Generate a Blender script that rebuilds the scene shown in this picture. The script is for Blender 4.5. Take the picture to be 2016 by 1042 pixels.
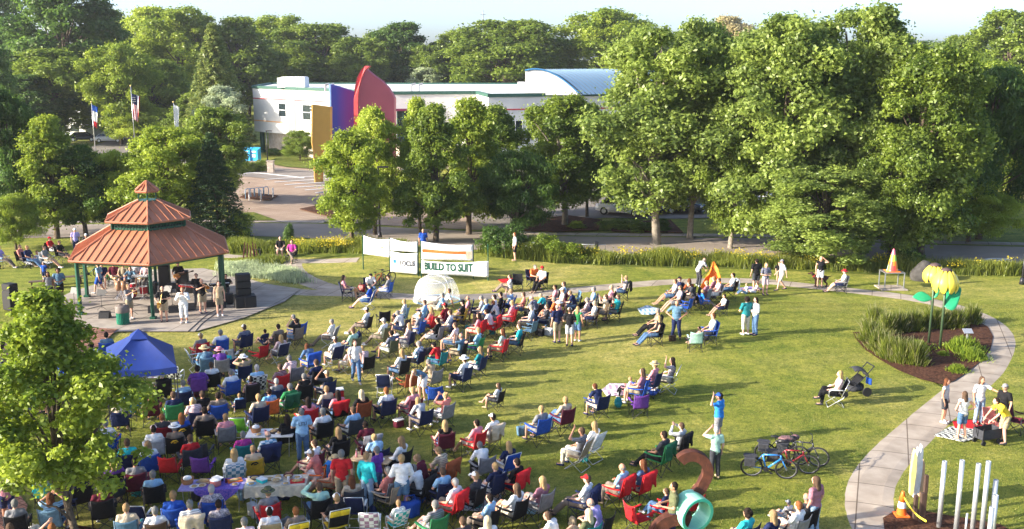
import bpy, bmesh, math, random
import numpy as np
from mathutils import Vector, Matrix
random.seed(7)
for _o in list(bpy.data.objects): bpy.data.objects.remove(_o)
SC = bpy.context.scene
COL = SC.collection
R = math.radians
# ---------------------------------------------------------------- camera, sky, sun, exposure
CAM_H, FPX, CX, CY = 13.0, 2000.0, 1008.0, 521.0
PITCH = math.atan(409.0/FPX)
cam = bpy.data.cameras.new('camera'); cam_o = bpy.data.objects.new('camera', cam); COL.objects.link(cam_o)
cam_o.location = (0, 0, CAM_H); cam_o.rotation_euler = (math.pi/2-PITCH, 0, 0)
cam.sensor_width = 36; cam.lens = 36*FPX/2016; cam.clip_end = 4000; cam.clip_start = .3
SC.camera = cam_o
SUN_EL, SUN_AZ = R(19.5), R(197)        # azimuth (math angle) of the direction TOWARDS the sun
W = bpy.data.worlds.new('World'); SC.world = W; W.use_nodes = True
nt = W.node_tree; nt.nodes.clear()
sky = nt.nodes.new('ShaderNodeTexSky'); sky.sky_type = 'NISHITA'; sky.sun_disc = False
sky.sun_elevation = SUN_EL; sky.sun_rotation = math.pi/2-SUN_AZ
sky.dust_density = 1.9; sky.air_density = .55; sky.ozone_density = 1.6
bg = nt.nodes.new('ShaderNodeBackground'); bg.inputs[1].default_value = .15
wo = nt.nodes.new('ShaderNodeOutputWorld')
nt.links.new(sky.outputs[0], bg.inputs[0]); nt.links.new(bg.outputs[0], wo.inputs[0])
sl = bpy.data.lights.new('sun', 'SUN'); sl.energy = 4.3; sl.angle = R(.6); sl.color = (1, .91, .77)
so = bpy.data.objects.new('sun', sl); COL.objects.link(so); so.location = (-60, -20, 60)
sdir = Vector((math.cos(SUN_EL)*math.cos(SUN_AZ), math.cos(SUN_EL)*math.sin(SUN_AZ), math.sin(SUN_EL)))
so.rotation_euler = sdir.to_track_quat('Z', 'Y').to_euler()
SC.cycles.max_bounces = 10; SC.cycles.diffuse_bounces = 4; SC.cycles.transmission_bounces = 6; SC.cycles.transparent_max_bounces = 12
SC.view_settings.view_transform = 'Standard'; SC.view_settings.look = 'None'
SC.view_settings.exposure = 1.62; SC.view_settings.gamma = 1
# ---------------------------------------------------------------- pixel <-> place
def hf(x, y):
    h = .75*math.exp(-(((x+4)/8.5)**2+((y-66)/4.6)**2))
    h += .35*math.exp(-(((x-11)/7)**2+((y-48)/6)**2))
    return h
def hfn(x, y):
    return .75*np.exp(-(((x+4)/8.5)**2+((y-66)/4.6)**2))+.35*np.exp(-(((x-11)/7)**2+((y-48)/6)**2))
def ray(px, py):
    a = (px-CX)/FPX; b = (CY-py)/FPX
    return Vector((a, math.cos(PITCH)+b*math.sin(PITCH), -math.sin(PITCH)+b*math.cos(PITCH)))
def G(px, py, z=0.0):
    """point on the ground (or z metres above it) that is seen at this place of the photograph"""
    d = ray(px, py); zz = z
    for _ in range(5):
        t = (CAM_H-zz)/(-d.z); x, y = d.x*t, d.y*t; zz = z+hf(x, y)
    return Vector((x, y, zz-z if z else zz))
def PT(px, py, Y):
    d = ray(px, py); t = Y/d.y
    return Vector((d.x*t, Y, CAM_H+d.z*t))
def proj(p):
    x, y, z = p[0], p[1], p[2]-CAM_H
    dep = y*math.cos(PITCH)-z*math.sin(PITCH); up = y*math.sin(PITCH)+z*math.cos(PITCH)
    return (CX+FPX*x/dep, CY-FPX*up/dep)
# ---------------------------------------------------------------- materials
MATS = {}
def mat(name, col, rough=.7, var=.12, scale=6, bump=0, bscale=40, metal=0, col2=None, trans=0, spec=.35, coord='Object'):
    if name in MATS: return MATS[name]
    m = bpy.data.materials.new(name); m.use_nodes = True; n = m.node_tree; b = n.nodes['Principled BSDF']
    b.inputs['Roughness'].default_value = rough; b.inputs['Metallic'].default_value = metal
    b.inputs['Specular IOR Level'].default_value = spec
    tc = n.nodes.new('ShaderNodeTexCoord'); no = n.nodes.new('ShaderNodeTexNoise')
    no.inputs['Scale'].default_value = scale; no.inputs['Detail'].default_value = 5
    n.links.new(tc.outputs[coord], no.inputs['Vector'])
    rp = n.nodes.new('ShaderNodeValToRGB'); n.links.new(no.outputs['Fac'], rp.inputs[0])
    c2 = col2 if col2 else tuple(c*(1+var) for c in col); c1 = col if col2 else tuple(c*(1-var) for c in col)
    rp.color_ramp.elements[0].position = .32; rp.color_ramp.elements[1].position = .68
    rp.color_ramp.elements[0].color = (*[min(1, max(0, c)) for c in c1], 1); rp.color_ramp.elements[1].color = (*[min(1, max(0, c)) for c in c2], 1)
    n.links.new(rp.outputs[0], b.inputs['Base Color'])
    if bump:
        n2 = n.nodes.new('ShaderNodeTexNoise'); n2.inputs['Scale'].default_value = bscale; n2.inputs['Detail'].default_value = 4
        n.links.new(tc.outputs[coord], n2.inputs['Vector'])
        bp = n.nodes.new('ShaderNodeBump'); bp.inputs['Strength'].default_value = bump; bp.inputs['Distance'].default_value = .05
        n.links.new(n2.outputs['Fac'], bp.inputs['Height']); n.links.new(bp.outputs[0], b.inputs['Normal'])
    if trans:
        o = n.nodes['Material Output']; t = n.nodes.new('ShaderNodeBsdfTransparent'); mx = n.nodes.new('ShaderNodeMixShader')
        mx.inputs[0].default_value = trans; n.links.new(b.outputs[0], mx.inputs[1]); n.links.new(t.outputs[0], mx.inputs[2]); n.links.new(mx.outputs[0], o.inputs[0])
    MATS[name] = m
    return m
def plaid(name, a, b_, c=None, sc=9.0):
    if name in MATS: return MATS[name]
    m = mat(name, a); n = m.node_tree; b = n.nodes['Principled BSDF']; b.inputs['Roughness'].default_value = .6
    tc = n.nodes.new('ShaderNodeTexCoord'); ck = n.nodes.new('ShaderNodeTexChecker'); ck.inputs['Scale'].default_value = sc
    mp = n.nodes.new('ShaderNodeMapping'); mp.inputs['Rotation'].default_value = (.9, 0, 0)
    n.links.new(tc.outputs['Object'], mp.inputs[0]); n.links.new(mp.outputs[0], ck.inputs['Vector'])
    ck.inputs['Color1'].default_value = (*a, 1); ck.inputs['Color2'].default_value = (*b_, 1)
    n.links.new(ck.outputs[0], b.inputs['Base Color'])
    return m
COLS = dict(white=(.78,.78,.76), cream=(.62,.55,.42), grey=(.22,.22,.23), light_grey=(.45,.46,.47), charcoal=(.045,.047,.055), black=(.012,.012,.014),
 navy=(.014,.022,.07), blue=(.02,.08,.38), bright_blue=(.03,.22,.62), light_blue=(.28,.48,.68), steel_blue=(.10,.19,.28), denim=(.08,.15,.27), pale_denim=(.25,.36,.48),
 turquoise=(.03,.50,.52), teal=(.02,.20,.22), mint=(.36,.58,.48), green=(.03,.20,.07), dark_green=(.015,.09,.045), lime=(.22,.62,.05), olive=(.11,.12,.06),
 red=(.52,.02,.025), dark_red=(.20,.012,.02), maroon=(.11,.015,.03), orange=(.75,.17,.04), rust=(.28,.07,.025), salmon=(.68,.22,.18), pink=(.62,.26,.30), pale_pink=(.72,.52,.52), magenta=(.42,.04,.25),
 mauve=(.34,.15,.19), lavender=(.38,.32,.62), purple=(.15,.05,.30), yellow=(.80,.56,.04), gold=(.60,.36,.03), tan=(.40,.30,.19), khaki=(.36,.29,.19), brown=(.09,.055,.035), taupe=(.20,.16,.13), beige=(.52,.43,.31), straw=(.55,.42,.22), blond=(.36,.24,.11), platinum=(.52,.42,.27), auburn=(.12,.045,.02), ginger=(.22,.085,.03), dark=(.02,.013,.01), silver=(.17,.168,.16), sandy=(.28,.18,.09))
def striped(c):
    n_ = 'fabric_striped_'+c
    if n_ in MATS: return MATS[n_]
    a = COLS[c]; m = mat(n_, a, rough=.85, spec=.15); n = m.node_tree; b = n.nodes['Principled BSDF']; tc = n.nodes.new('ShaderNodeTexCoord'); w = n.nodes.new('ShaderNodeTexWave'); w.bands_direction = 'Z'; w.inputs['Scale'].default_value = 7
    r = n.nodes.new('ShaderNodeValToRGB'); r.color_ramp.interpolation = 'CONSTANT'; dk = tuple(x*.35+.02 for x in a) if sum(a) > .5 else tuple(min(1, x+.35) for x in a)
    r.color_ramp.elements[0].color = (*a, 1); r.color_ramp.elements[1].color = (*dk, 1); r.color_ramp.elements[1].position = .72
    n.links.new(tc.outputs['Object'], w.inputs[0]); n.links.new(w.outputs['Fac'], r.inputs[0]); n.links.new(r.outputs[0], b.inputs['Base Color']); return m
def fab(c):
    if c.startswith('striped_'): return striped(c[8:])
    if c == 'plaid': return plaid('fabric_plaid', (.7,.7,.7), (.2,.25,.4))
    if c == 'green_plaid': return plaid('fabric_green_plaid', (.8,.8,.8), (.02,.45,.42), sc=7)
    if c == 'mauve_plaid': return plaid('fabric_mauve_plaid', (.8,.8,.8), (.35,.2,.3), sc=8)
    if c == 'black_plaid': return plaid('fabric_black_plaid', (.7,.72,.65), (.02,.02,.02), sc=10)
    if c == 'yellow_plaid': return plaid('fabric_yellow_plaid', (.7,.66,.35), (.35,.33,.2), sc=11)
    if c == 'blue_plaid': return plaid('fabric_blue_plaid', (.75,.78,.8), (.10,.28,.42), sc=9)
    if c == 'floral': return mat('fabric_floral', (.05,.05,.07), var=0, scale=28, col2=(.7,.6,.6))
    if c == 'tie_dye': return mat('fabric_tie_dye', (.01,.08,.45), scale=9, col2=(.2,.6,.75))
    return mat('fabric_'+c, COLS[c], rough=.85, var=.16, scale=9, bump=.5, bscale=22, spec=.15)
SKIN = [mat('skin_%s' % n, c, rough=.55, var=.06, scale=12) for n, c in (('fair', (.62,.36,.26)), ('light', (.56,.31,.21)), ('tanned', (.46,.23,.14)), ('brown', (.16,.075,.045)))]
FEAT = mat('eyes_and_lips', (.06,.02,.02), rough=.4)
STEEL = mat('painted_steel', (.32,.33,.34), rough=.35, metal=.6)
DSTEEL = mat('black_steel', (.03,.03,.035), rough=.4, metal=.3)
ALU = mat('aluminium', (.66,.67,.68), rough=.3, metal=.7)
WPLAST = mat('white_plastic', (.75,.75,.74), rough=.4)
BLACKP = mat('black_plastic', (.015,.015,.017), rough=.5)
GLASS = mat('dark_glass', (.02,.03,.035), rough=.08, spec=.8)
RUBBER = mat('tyre_rubber', (.02,.02,.02), rough=.8)
# ---------------------------------------------------------------- mesh building
class MB:
    def __init__(s): s.v, s.f, s.m = [], [], []
    def add(s, vs, fs, mi=0):
        o = len(s.v); s.v += [tuple(v) for v in vs]; s.f += [[i+o for i in f] for f in fs]; s.m += [mi]*len(fs); return s
    def box(s, c, d, mi=0, rot=None, ch=None):
        x, y, z = d[0]/2, d[1]/2, d[2]/2; c = Vector(c)
        e = min(x, y, z)*.28 if ch is None else ch
        e = min(e, .03) if ch is None else e
        vs = []; rings = [(-z, e), (-z+e, 0), (z-e, 0), (z, e)]
        for zz, k in rings:
            a, b = x-k, y-k; t = e
            vs += [(a-t, -b, zz), (a, -b+t, zz), (a, b-t, zz), (a-t, b, zz), (-a+t, b, zz), (-a, b-t, zz), (-a, -b+t, zz), (-a+t, -b, zz)]
        vs = [Vector(v) for v in vs]
        if rot is not None: vs = [rot @ v for v in vs]
        fs = [list(range(7, -1, -1)), list(range(24, 32))]
        for r in range(3):
            for i in range(8): fs.append([r*8+i, r*8+(i+1) % 8, r*8+8+(i+1) % 8, r*8+8+i])
        return s.add([c+v for v in vs], fs, mi)
    def tube(s, p0, p1, r0, r1=None, n=8, mi=0, cap=True, flat=1.0, dome=False):
        r1 = r0 if r1 is None else r1
        p0, p1 = Vector(p0), Vector(p1); d = p1-p0; L = d.length
        if L < 1e-6: d = Vector((0, 0, 1))
        d.normalize(); u = Vector((1, 0, 0)); u = u-d*u.dot(d)
        if u.length < .2: u = Vector((0, 1, 0)); u = u-d*u.dot(d)
        u.normalize(); w = d.cross(u); rings = []
        if dome:
            for a in (80, 50, 22): rings.append((p0-d*r0*math.sin(R(a))*.9, r0*math.cos(R(a))))
            rings += [(p0, r0), (p1, r1)]
            for a in (22, 50, 80): rings.append((p1+d*r1*math.sin(R(a))*.9, r1*math.cos(R(a))))
        else: rings = [(p0, r0), (p1, r1)]
        vs = []
        for c, r in rings:
            for i in range(n):
                a = 2*math.pi*i/n; vs.append(c+u*math.cos(a)*r+w*math.sin(a)*r*flat)
        fs = []
        for k in range(len(rings)-1):
            for i in range(n): fs.append([k*n+i, k*n+(i+1) % n, (k+1)*n+(i+1) % n, (k+1)*n+i])
        if cap or dome: fs += [list(range(n-1, -1, -1)), [(len(rings)-1)*n+i for i in range(n)]]
        return s.add(vs, fs, mi)
    def path(s, pts, r, n=6, mi=0, closed=False, rs=None):
        pts = [Vector(p) for p in pts]; N = len(pts); vs = []; prev = None
        for k, p in enumerate(pts):
            a = pts[(k-1) % N] if (closed or k > 0) else p; b = pts[(k+1) % N] if (closed or k < N-1) else p
            d = (b-a).normalized()
            if prev is None:
                u = d.orthogonal().normalized()
            else:
                u = prev-d*prev.dot(d); u = u.normalized() if u.length > 1e-4 else d.orthogonal().normalized()
            prev = u; w = d.cross(u); rr = rs[k] if rs else r
            for i in range(n):
                t = 2*math.pi*i/n; vs.append(p+u*math.cos(t)*rr+w*math.sin(t)*rr)
        fs = []
        for k in range(N if closed else N-1):
            k2 = (k+1) % N
            for i in range(n): fs.append([k*n+i, k*n+(i+1) % n, k2*n+(i+1) % n, k2*n+i])
        if not closed: fs += [list(range(n-1, -1, -1)), [(N-1)*n+i for i in range(n)]]
        return s.add(vs, fs, mi)
    def ell(s, c, r, n=12, k=8, mi=0, rot=None, fn=None):
        c = Vector(c); r = (r, r, r) if not hasattr(r, '__len__') else r; vs = [Vector((0, 0, -r[2]))]; fs = []
        for j in range(1, k):
            b = -math.pi/2+math.pi*j/k
            for i in range(n):
                a = 2*math.pi*i/n; vs.append(Vector((r[0]*math.cos(a)*math.cos(b), r[1]*math.sin(a)*math.cos(b), r[2]*math.sin(b))))
        vs.append(Vector((0, 0, r[2])))
        for i in range(n):
            fs.append([0, 1+(i+1) % n, 1+i]); t = 1+(k-2)*n; fs.append([t+i, t+(i+1) % n, len(vs)-1])
            for j in range(k-2): q = 1+j*n; fs.append([q+i, q+(i+1) % n, q+n+(i+1) % n, q+n+i])
        if fn: vs = [fn(v) for v in vs]
        if rot is not None: vs = [rot @ v for v in vs]
        return s.add([c+v for v in vs], fs, mi)
    def lathe(s, prof, n=16, c=(0, 0, 0), mi=0, closed=True):
        c = Vector(c); vs = []
        for r, z in prof:
            for i in range(n): a = 2*math.pi*i/n; vs.append(c+Vector((r*math.cos(a), r*math.sin(a), z)))
        fs = []
        for k in range(len(prof)-1):
            for i in range(n): fs.append([k*n+i, k*n+(i+1) % n, (k+1)*n+(i+1) % n, (k+1)*n+i])
        if closed: fs += [list(range(n-1, -1, -1)), [(len(prof)-1)*n+i for i in range(n)]]
        return s.add(vs, fs, mi)
    def prism(s, poly, off, mi=0):
        poly = [Vector(p) for p in poly]; off = Vector(off); n = len(poly)
        fs = [list(range(n-1, -1, -1)), [n+i for i in range(n)]]+[[i, (i+1) % n, n+(i+1) % n, n+i] for i in range(n)]
        return s.add(poly+[p+off for p in poly], fs, mi)
    def grid(s, fn, nu, nv, mi=0, thick=0):
        vs = [Vector(fn(i/nu, j/nv)) for j in range(nv+1) for i in range(nu+1)]; w = nu+1
        fs = [[j*w+i, j*w+i+1, (j+1)*w+i+1, (j+1)*w+i] for j in range(nv) for i in range(nu)]
        if thick:
            N = len(vs); a, b, c = vs[0], vs[nu], vs[nv*w]; nr = (b-a).cross(c-a); nr.normalize()
            vs = vs+[v-nr*thick for v in vs]; fs = fs+[[N+i for i in reversed(f)] for f in fs]
            bd = [(i, i+1) for i in range(nu)]+[((j)*w+nu, (j+1)*w+nu) for j in range(nv)]+[(nv*w+i+1, nv*w+i) for i in range(nu)]+[((j+1)*w, j*w) for j in range(nv)]
            fs += [[b_, a_, a_+N, b_+N] for a_, b_ in bd]
        return s.add(vs, fs, mi)
    def mesh(s, name, smooth=False):
        me = bpy.data.meshes.new(name); me.from_pydata(s.v, [], s.f)
        me.polygons.foreach_set('material_index', s.m)
        if smooth: me.polygons.foreach_set('use_smooth', [True]*len(s.f))
        me.update(); return me
    def build(s, name, mats, parent=None, smooth=False, loc=None, bevel=0):
        me = s.mesh(name, smooth)
        for m in (mats if isinstance(mats, (list, tuple)) else [mats]): me.materials.append(m)
        o = bpy.data.objects.new(name, me); COL.objects.link(o); o.parent = parent
        if loc is not None: o.location = loc
        return o
ALL = []
def tag(o, label, cat, group=None, kind=None):
    o['label'] = label; o['category'] = cat
    if group: o['group'] = group
    if kind: o['kind'] = kind
    ALL.append(o); return o
def thing(name, label, cat, loc=(0, 0, 0), rz=0, group=None, scale=1):
    o = bpy.data.objects.new(name, None); COL.objects.link(o); o.location = loc; o.rotation_euler = (0, 0, rz); o.empty_display_size = .2
    if scale != 1: o.scale = (scale,)*3 if not hasattr(scale, '__len__') else scale
    return tag(o, label, cat, group)
def struct(o, kind='structure'): o['kind'] = kind; return o
def inst(name, mesh, mats, parent=None, loc=None):
    """object on shared mesh data, its own materials in the object slots"""
    o = bpy.data.objects.new(name, mesh); COL.objects.link(o); o.parent = parent
    if loc is not None: o.location = loc
    for i, m in enumerate(mats):
        if m is not None: o.material_slots[i].link = 'OBJECT'; o.material_slots[i].material = m
    return o
def copy_tree(o, parent=None):
    c = o.copy(); COL.objects.link(c); c.parent = parent
    for ch in list(o.children): copy_tree(ch, c)
    return c
def remesh(mb, name, vox, smooth=4, fac=.5, nmat=1):
    me = mb.mesh(name); o = bpy.data.objects.new(name, me); COL.objects.link(o)
    md = o.modifiers.new('r', 'REMESH'); md.mode = 'VOXEL'; md.voxel_size = vox; md.use_smooth_shade = True
    ms = o.modifiers.new('s', 'SMOOTH'); ms.iterations = smooth; ms.factor = fac
    bpy.context.view_layer.update()
    out = bpy.data.meshes.new_from_object(o.evaluated_get(bpy.context.evaluated_depsgraph_get()))
    bpy.data.objects.remove(o); out.name = name
    out.polygons.foreach_set('use_smooth', [True]*len(out.polygons))
    while len(out.materials) < nmat: out.materials.append(None)
    return out
def text_mesh(txt, size, extrude=.004, bold=0):
    cu = bpy.data.curves.new('lettering', 'FONT'); cu.body = txt; cu.size = size; cu.extrude = extrude; cu.align_x = 'CENTER'; cu.align_y = 'CENTER'; cu.offset = bold
    cu.resolution_u = 3
    o = bpy.data.objects.new('lettering', cu); COL.objects.link(o); bpy.context.view_layer.update()
    me = bpy.data.meshes.new_from_object(o.evaluated_get(bpy.context.evaluated_depsgraph_get())); bpy.data.objects.remove(o)
    return me
# ---------------------------------------------------------------- people: skeleton poses, one continuous body per pose, clothes over it
def V(*a): return Vector(a)
def skel(k):
    S = k.startswith('sit'); Gd = k.startswith('ground')
    def sym(d):
        o = {}
        for n, p in d.items():
            if len(n) == 1: o[n+'l'] = V(-p[0], p[1], p[2]); o[n+'r'] = V(*p)
            else: o[n] = V(*p)
        return o
    if S: j = sym(dict(PP=(0,-.06,.50), BB=(0,-.10,.66), CC=(0,-.15,.86), NN=(0,-.17,1.02), HH=(0,-.13,1.185), S=(.175,-.16,.965), E=(.26,-.04,.71), W=(.15,.20,.63), T=(.09,-.04,.50), K=(.14,.40,.52), A=(.15,.42,.10)))
    elif Gd: j = sym(dict(PP=(0,0,.13), BB=(0,-.05,.29), CC=(0,-.06,.49), NN=(0,-.05,.65), HH=(0,-.01,.81), S=(.175,-.06,.59), E=(.25,.10,.38), W=(.17,.36,.40), T=(.09,.02,.12), K=(.17,.42,.36), A=(.12,.74,.07)))
    else: j = sym(dict(PP=(0,0,.96), BB=(0,.0,1.12), CC=(0,0,1.30), NN=(0,-.015,1.46), HH=(0,.02,1.625), S=(.18,-.01,1.405), E=(.245,-.03,1.13), W=(.25,.06,.88), T=(.09,0,.93), K=(.10,.02,.50), A=(.11,-.02,.09)))
    u = {
     'sitarm': dict(Wl=V(-.28,.20,.66), Wr=V(.28,.20,.66), El=V(-.31,-.08,.70), Er=V(.31,-.08,.70)),
     'situp': dict(El=V(-.37,.06,1.02), Wl=V(-.13,.06,1.24)),
     'sitboth': dict(El=V(-.34,.06,.98), Er=V(.34,.06,.98), Wl=V(-.08,.12,1.16), Wr=V(.08,.12,1.16)),
     'sitleg': dict(Kl=V(-.11,.41,.46), Kr=V(.10,.42,.48), Al=V(-.09,.74,.10), Ar=V(.06,.78,.11)),
     'sitcross': dict(Kl=V(-.10,.40,.53), Kr=V(.03,.40,.64), Al=V(-.12,.46,.10), Ar=V(-.22,.58,.36)),
     'sitfwd': dict(CC=V(0,.04,.87), NN=V(0,.12,1.01), HH=V(0,.20,1.13), BB=V(0,-.02,.68), Sl=V(-.175,.09,.96), Sr=V(.175,.09,.96), El=V(-.25,.22,.72), Er=V(.25,.22,.72), Wl=V(-.08,.42,.68), Wr=V(.08,.42,.68)),
     'walk': dict(Kl=V(-.09,.18,.53), Al=V(-.09,.26,.12), Kr=V(.09,.0,.50), Ar=V(.09,-.30,.14), Wl=V(-.25,-.16,.90), Wr=V(.24,.22,.94), El=V(-.25,-.12,1.14)),
     'hips': dict(El=V(-.40,-.10,1.15), Er=V(.40,-.10,1.15), Wl=V(-.20,.05,1.00), Wr=V(.20,.05,1.00), Al=V(-.16,-.02,.09), Ar=V(.16,-.02,.09)),
     'salute': dict(El=V(-.38,.12,1.44), Wl=V(-.13,.15,1.65)),
     'salute2': dict(El=V(-.36,.12,1.42), Wl=V(-.12,.15,1.64), Er=V(.36,.12,1.42), Wr=V(.12,.15,1.64)),
     'fold': dict(Wl=V(.05,.19,1.15), Wr=V(-.05,.20,1.10), El=V(-.27,.04,1.12), Er=V(.27,.04,1.12)),
     'hold': dict(Wl=V(-.12,.30,1.12), Wr=V(.12,.30,1.12), El=V(-.26,.03,1.12), Er=V(.26,.03,1.12)),
     'horn': dict(El=V(-.27,.17,1.24), Er=V(.27,.17,1.24), Wl=V(-.03,.34,1.47), Wr=V(.03,.44,1.44)),
     'sax': dict(El=V(-.29,.10,1.13), Wl=V(-.06,.24,1.16), Er=V(.31,.02,1.13), Wr=V(.16,.22,.92)),
     'sing': dict(El=V(-.27,.12,1.16), Er=V(.27,.12,1.16), Wl=V(-.10,.18,1.40), Wr=V(.10,.18,1.40)),
     'reach': dict(El=V(-.36,.16,1.30), Wl=V(-.42,.42,1.28)),
     'bend': dict(PP=V(0,-.12,.93), BB=V(0,.02,1.05), CC=V(0,.20,1.13), NN=V(0,.35,1.19), HH=V(0,.47,1.23), Sl=V(-.175,.28,1.17), Sr=V(.175,.28,1.17), El=V(-.22,.36,.90), Er=V(.22,.38,.90), Wl=V(-.16,.48,.68), Wr=V(.16,.50,.66), Tl=V(-.09,-.10,.90), Tr=V(.09,-.10,.90)),
     'lean': dict(PP=V(0,-.08,.95), BB=V(0,0,1.10), CC=V(0,.13,1.24), NN=V(0,.24,1.37), HH=V(0,.34,1.46), Sl=V(-.175,.19,1.33), Sr=V(.175,.19,1.33), El=V(-.22,.34,1.07), Er=V(.22,.36,1.07), Wl=V(-.16,.52,.88), Wr=V(.16,.54,.90), Tl=V(-.09,-.06,.92), Tr=V(.09,-.06,.92), Al=V(-.15,-.02,.09), Ar=V(.15,-.1,.09)),
     'dance': dict(PP=V(0,-.06,.90), CC=V(0,.10,1.22), BB=V(0,.02,1.06), NN=V(0,.20,1.35), HH=V(0,.28,1.50), Sl=V(-.175,.16,1.31), Sr=V(.175,.16,1.31), El=V(-.34,.34,1.20), Wl=V(-.36,.58,1.30), Er=V(.34,.0,1.12), Wr=V(.44,-.12,.95), Kl=V(-.14,.16,.50), Kr=V(.13,-.06,.48), Al=V(-.18,.04,.10), Ar=V(.18,-.30,.14)),
     'drum': dict(El=V(-.34,.06,.78), Er=V(.34,.06,.78), Wl=V(-.22,.34,.84), Wr=V(.22,.34,.84)),
     'groundleg': dict(Kl=V(-.10,.48,.16), Kr=V(.10,.48,.2), Al=V(-.10,.92,.08), Ar=V(.10,.92,.08), CC=V(0,-.14,.46), NN=V(0,-.2,.62), HH=V(0,-.19,.78), Sl=V(-.175,-.18,.56), Sr=V(.175,-.18,.56), El=V(-.24,-.3,.34), Er=V(.24,-.3,.34), Wl=V(-.24,-.38,.08), Wr=V(.24,-.38,.08)),
    }.get(k, {})
    j.update(u)
    if k == 'sitdrum':
        j.update(El=V(-.33,.04,.80), Er=V(.33,.04,.80), Wl=V(-.22,.32,.86), Wr=V(.22,.32,.86))
    return j
BODY = {}
def lerp(a, b, t): return a+(b-a)*t
def torso(m, j, g, top=1.0):
    m.tube(j['PP'], j['BB'], .158+g, .132+g, 14, flat=.74, dome=True)
    m.tube(j['BB'], j['CC'], .132+g, .160+g, 14, flat=.70, dome=True)
    m.tube(j['CC'], lerp(j['CC'], j['NN'], .55), .160+g, .115+g, 14, flat=.66, dome=True)
    m.tube(j['Sl'], j['Sr'], .056+g, .056+g, 10, dome=True)
def body_mesh(k):
    if k in BODY: return BODY[k]
    j = skel(k); m = MB(); torso(m, j, 0)
    m.tube(lerp(j['CC'], j['NN'], .6), j['HH']-V(0, .02, .03), .058, .05, 10, dome=True)
    H = j['HH']
    m.ell(H, (.076, .094, .112), 16, 12)
    m.ell(H+V(0, .030, -.052), (.052, .060, .062), 12, 8)
    m.tube(H+V(0, .088, .010), H+V(0, .108, -.022), .009, .016, 6, dome=True)
    for s in (-1, 1): m.ell(H+V(.078*s, -.004, -.008), (.012, .022, .032), 8, 6)
    m.tube(H+V(-.035, .085, .026), H+V(.035, .085, .026), .011, .011, 6, dome=True)
    for s in 'lr':
        m.tube(j['T'+s], j['K'+s], .086, .058, 12, dome=True); m.tube(j['K'+s], lerp(j['K'+s], j['A'+s], .35), .054, .058, 10, dome=True)
        m.tube(lerp(j['K'+s], j['A'+s], .35), j['A'+s], .056, .036, 10, dome=True)
        a = j['A'+s]; f = a+V(0, .15, -.035); m.tube(a-V(0, .03, .035), f, .036, .034, 8, dome=True)
        m.tube(j['S'+s], j['E'+s], .052, .040, 10, dome=True)
        d = (j['W'+s]-j['E'+s]).normalized(); m.tube(j['E'+s], j['W'+s], .040, .026, 10, dome=True)
        m.tube(j['W'+s], j['W'+s]+d*.075, .024, .034, 8, dome=True, flat=.6)
    me = remesh(m, 'person_body', .0155, 3, .4, 2)
    # five fingers on each hand, eyes and lips, in the same mesh
    b = bmesh.new(); b.from_mesh(me); x = MB()
    for s, sg in (('l', -1), ('r', 1)):
        w = j['W'+s]; d = (w-j['E'+s]).normalized(); u = V(1, 0, 0); u = (u-d*u.dot(d)).normalized() if abs(d.x) < .9 else V(0, 1, 0); n = d.cross(u)
        for i, (o, L) in enumerate(((-.027, .052), (-.009, .066), (.009, .070), (.027, .062))):
            r = w+d*.09+u*o; mid = r+d*L*.55+n*.006; x.tube(r, mid, .0095, .0085, 6, dome=True); x.tube(mid, mid+d*L*.4+n*.022, .0085, .0065, 6, dome=True)
        t = w+d*.04-u*sg*.03; x.tube(t, t+d*.035-u*sg*.03, .0115, .010, 6, dome=True); x.tube(t+d*.035-u*sg*.03, t+d*.065-u*sg*.028+n*.01, .010, .008, 6, dome=True)
    n0 = len(x.f)
    for s in (-1, 1): x.ell(H+V(.030*s, .086, .006), (.014, .008, .008), 8, 6, mi=1)
    x.ell(H+V(0, .093, -.058), (.024, .008, .007), 8, 6, mi=1)
    base = len(b.verts); vs = [b.verts.new(v) for v in x.v]
    for f, mi in zip(x.f, x.m):
        fc = b.faces.new([vs[i] for i in f]); fc.material_index = mi; fc.smooth = True
    b.to_mesh(me); b.free(); me.materials[1] = FEAT
    BODY[k] = me; return me
CL = {}
def fold(me, amp=.008, sc=18, seed=0):
    n = len(me.vertices); co = np.empty(n*3); me.vertices.foreach_get('co', co); co = co.reshape(-1, 3); no = np.empty(n*3); me.vertices.foreach_get('normal', no); no = no.reshape(-1, 3)
    w = np.sin(co[:, 0]*sc+co[:, 2]*sc*1.7+seed)*np.sin(co[:, 2]*sc*.9-co[:, 1]*sc*1.3)+.5*np.sin(co[:, 2]*sc*2.3+co[:, 0]*9)
    co += no*(w*amp)[:, None]; me.vertices.foreach_set('co', co.ravel()); me.update(); return me
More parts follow.
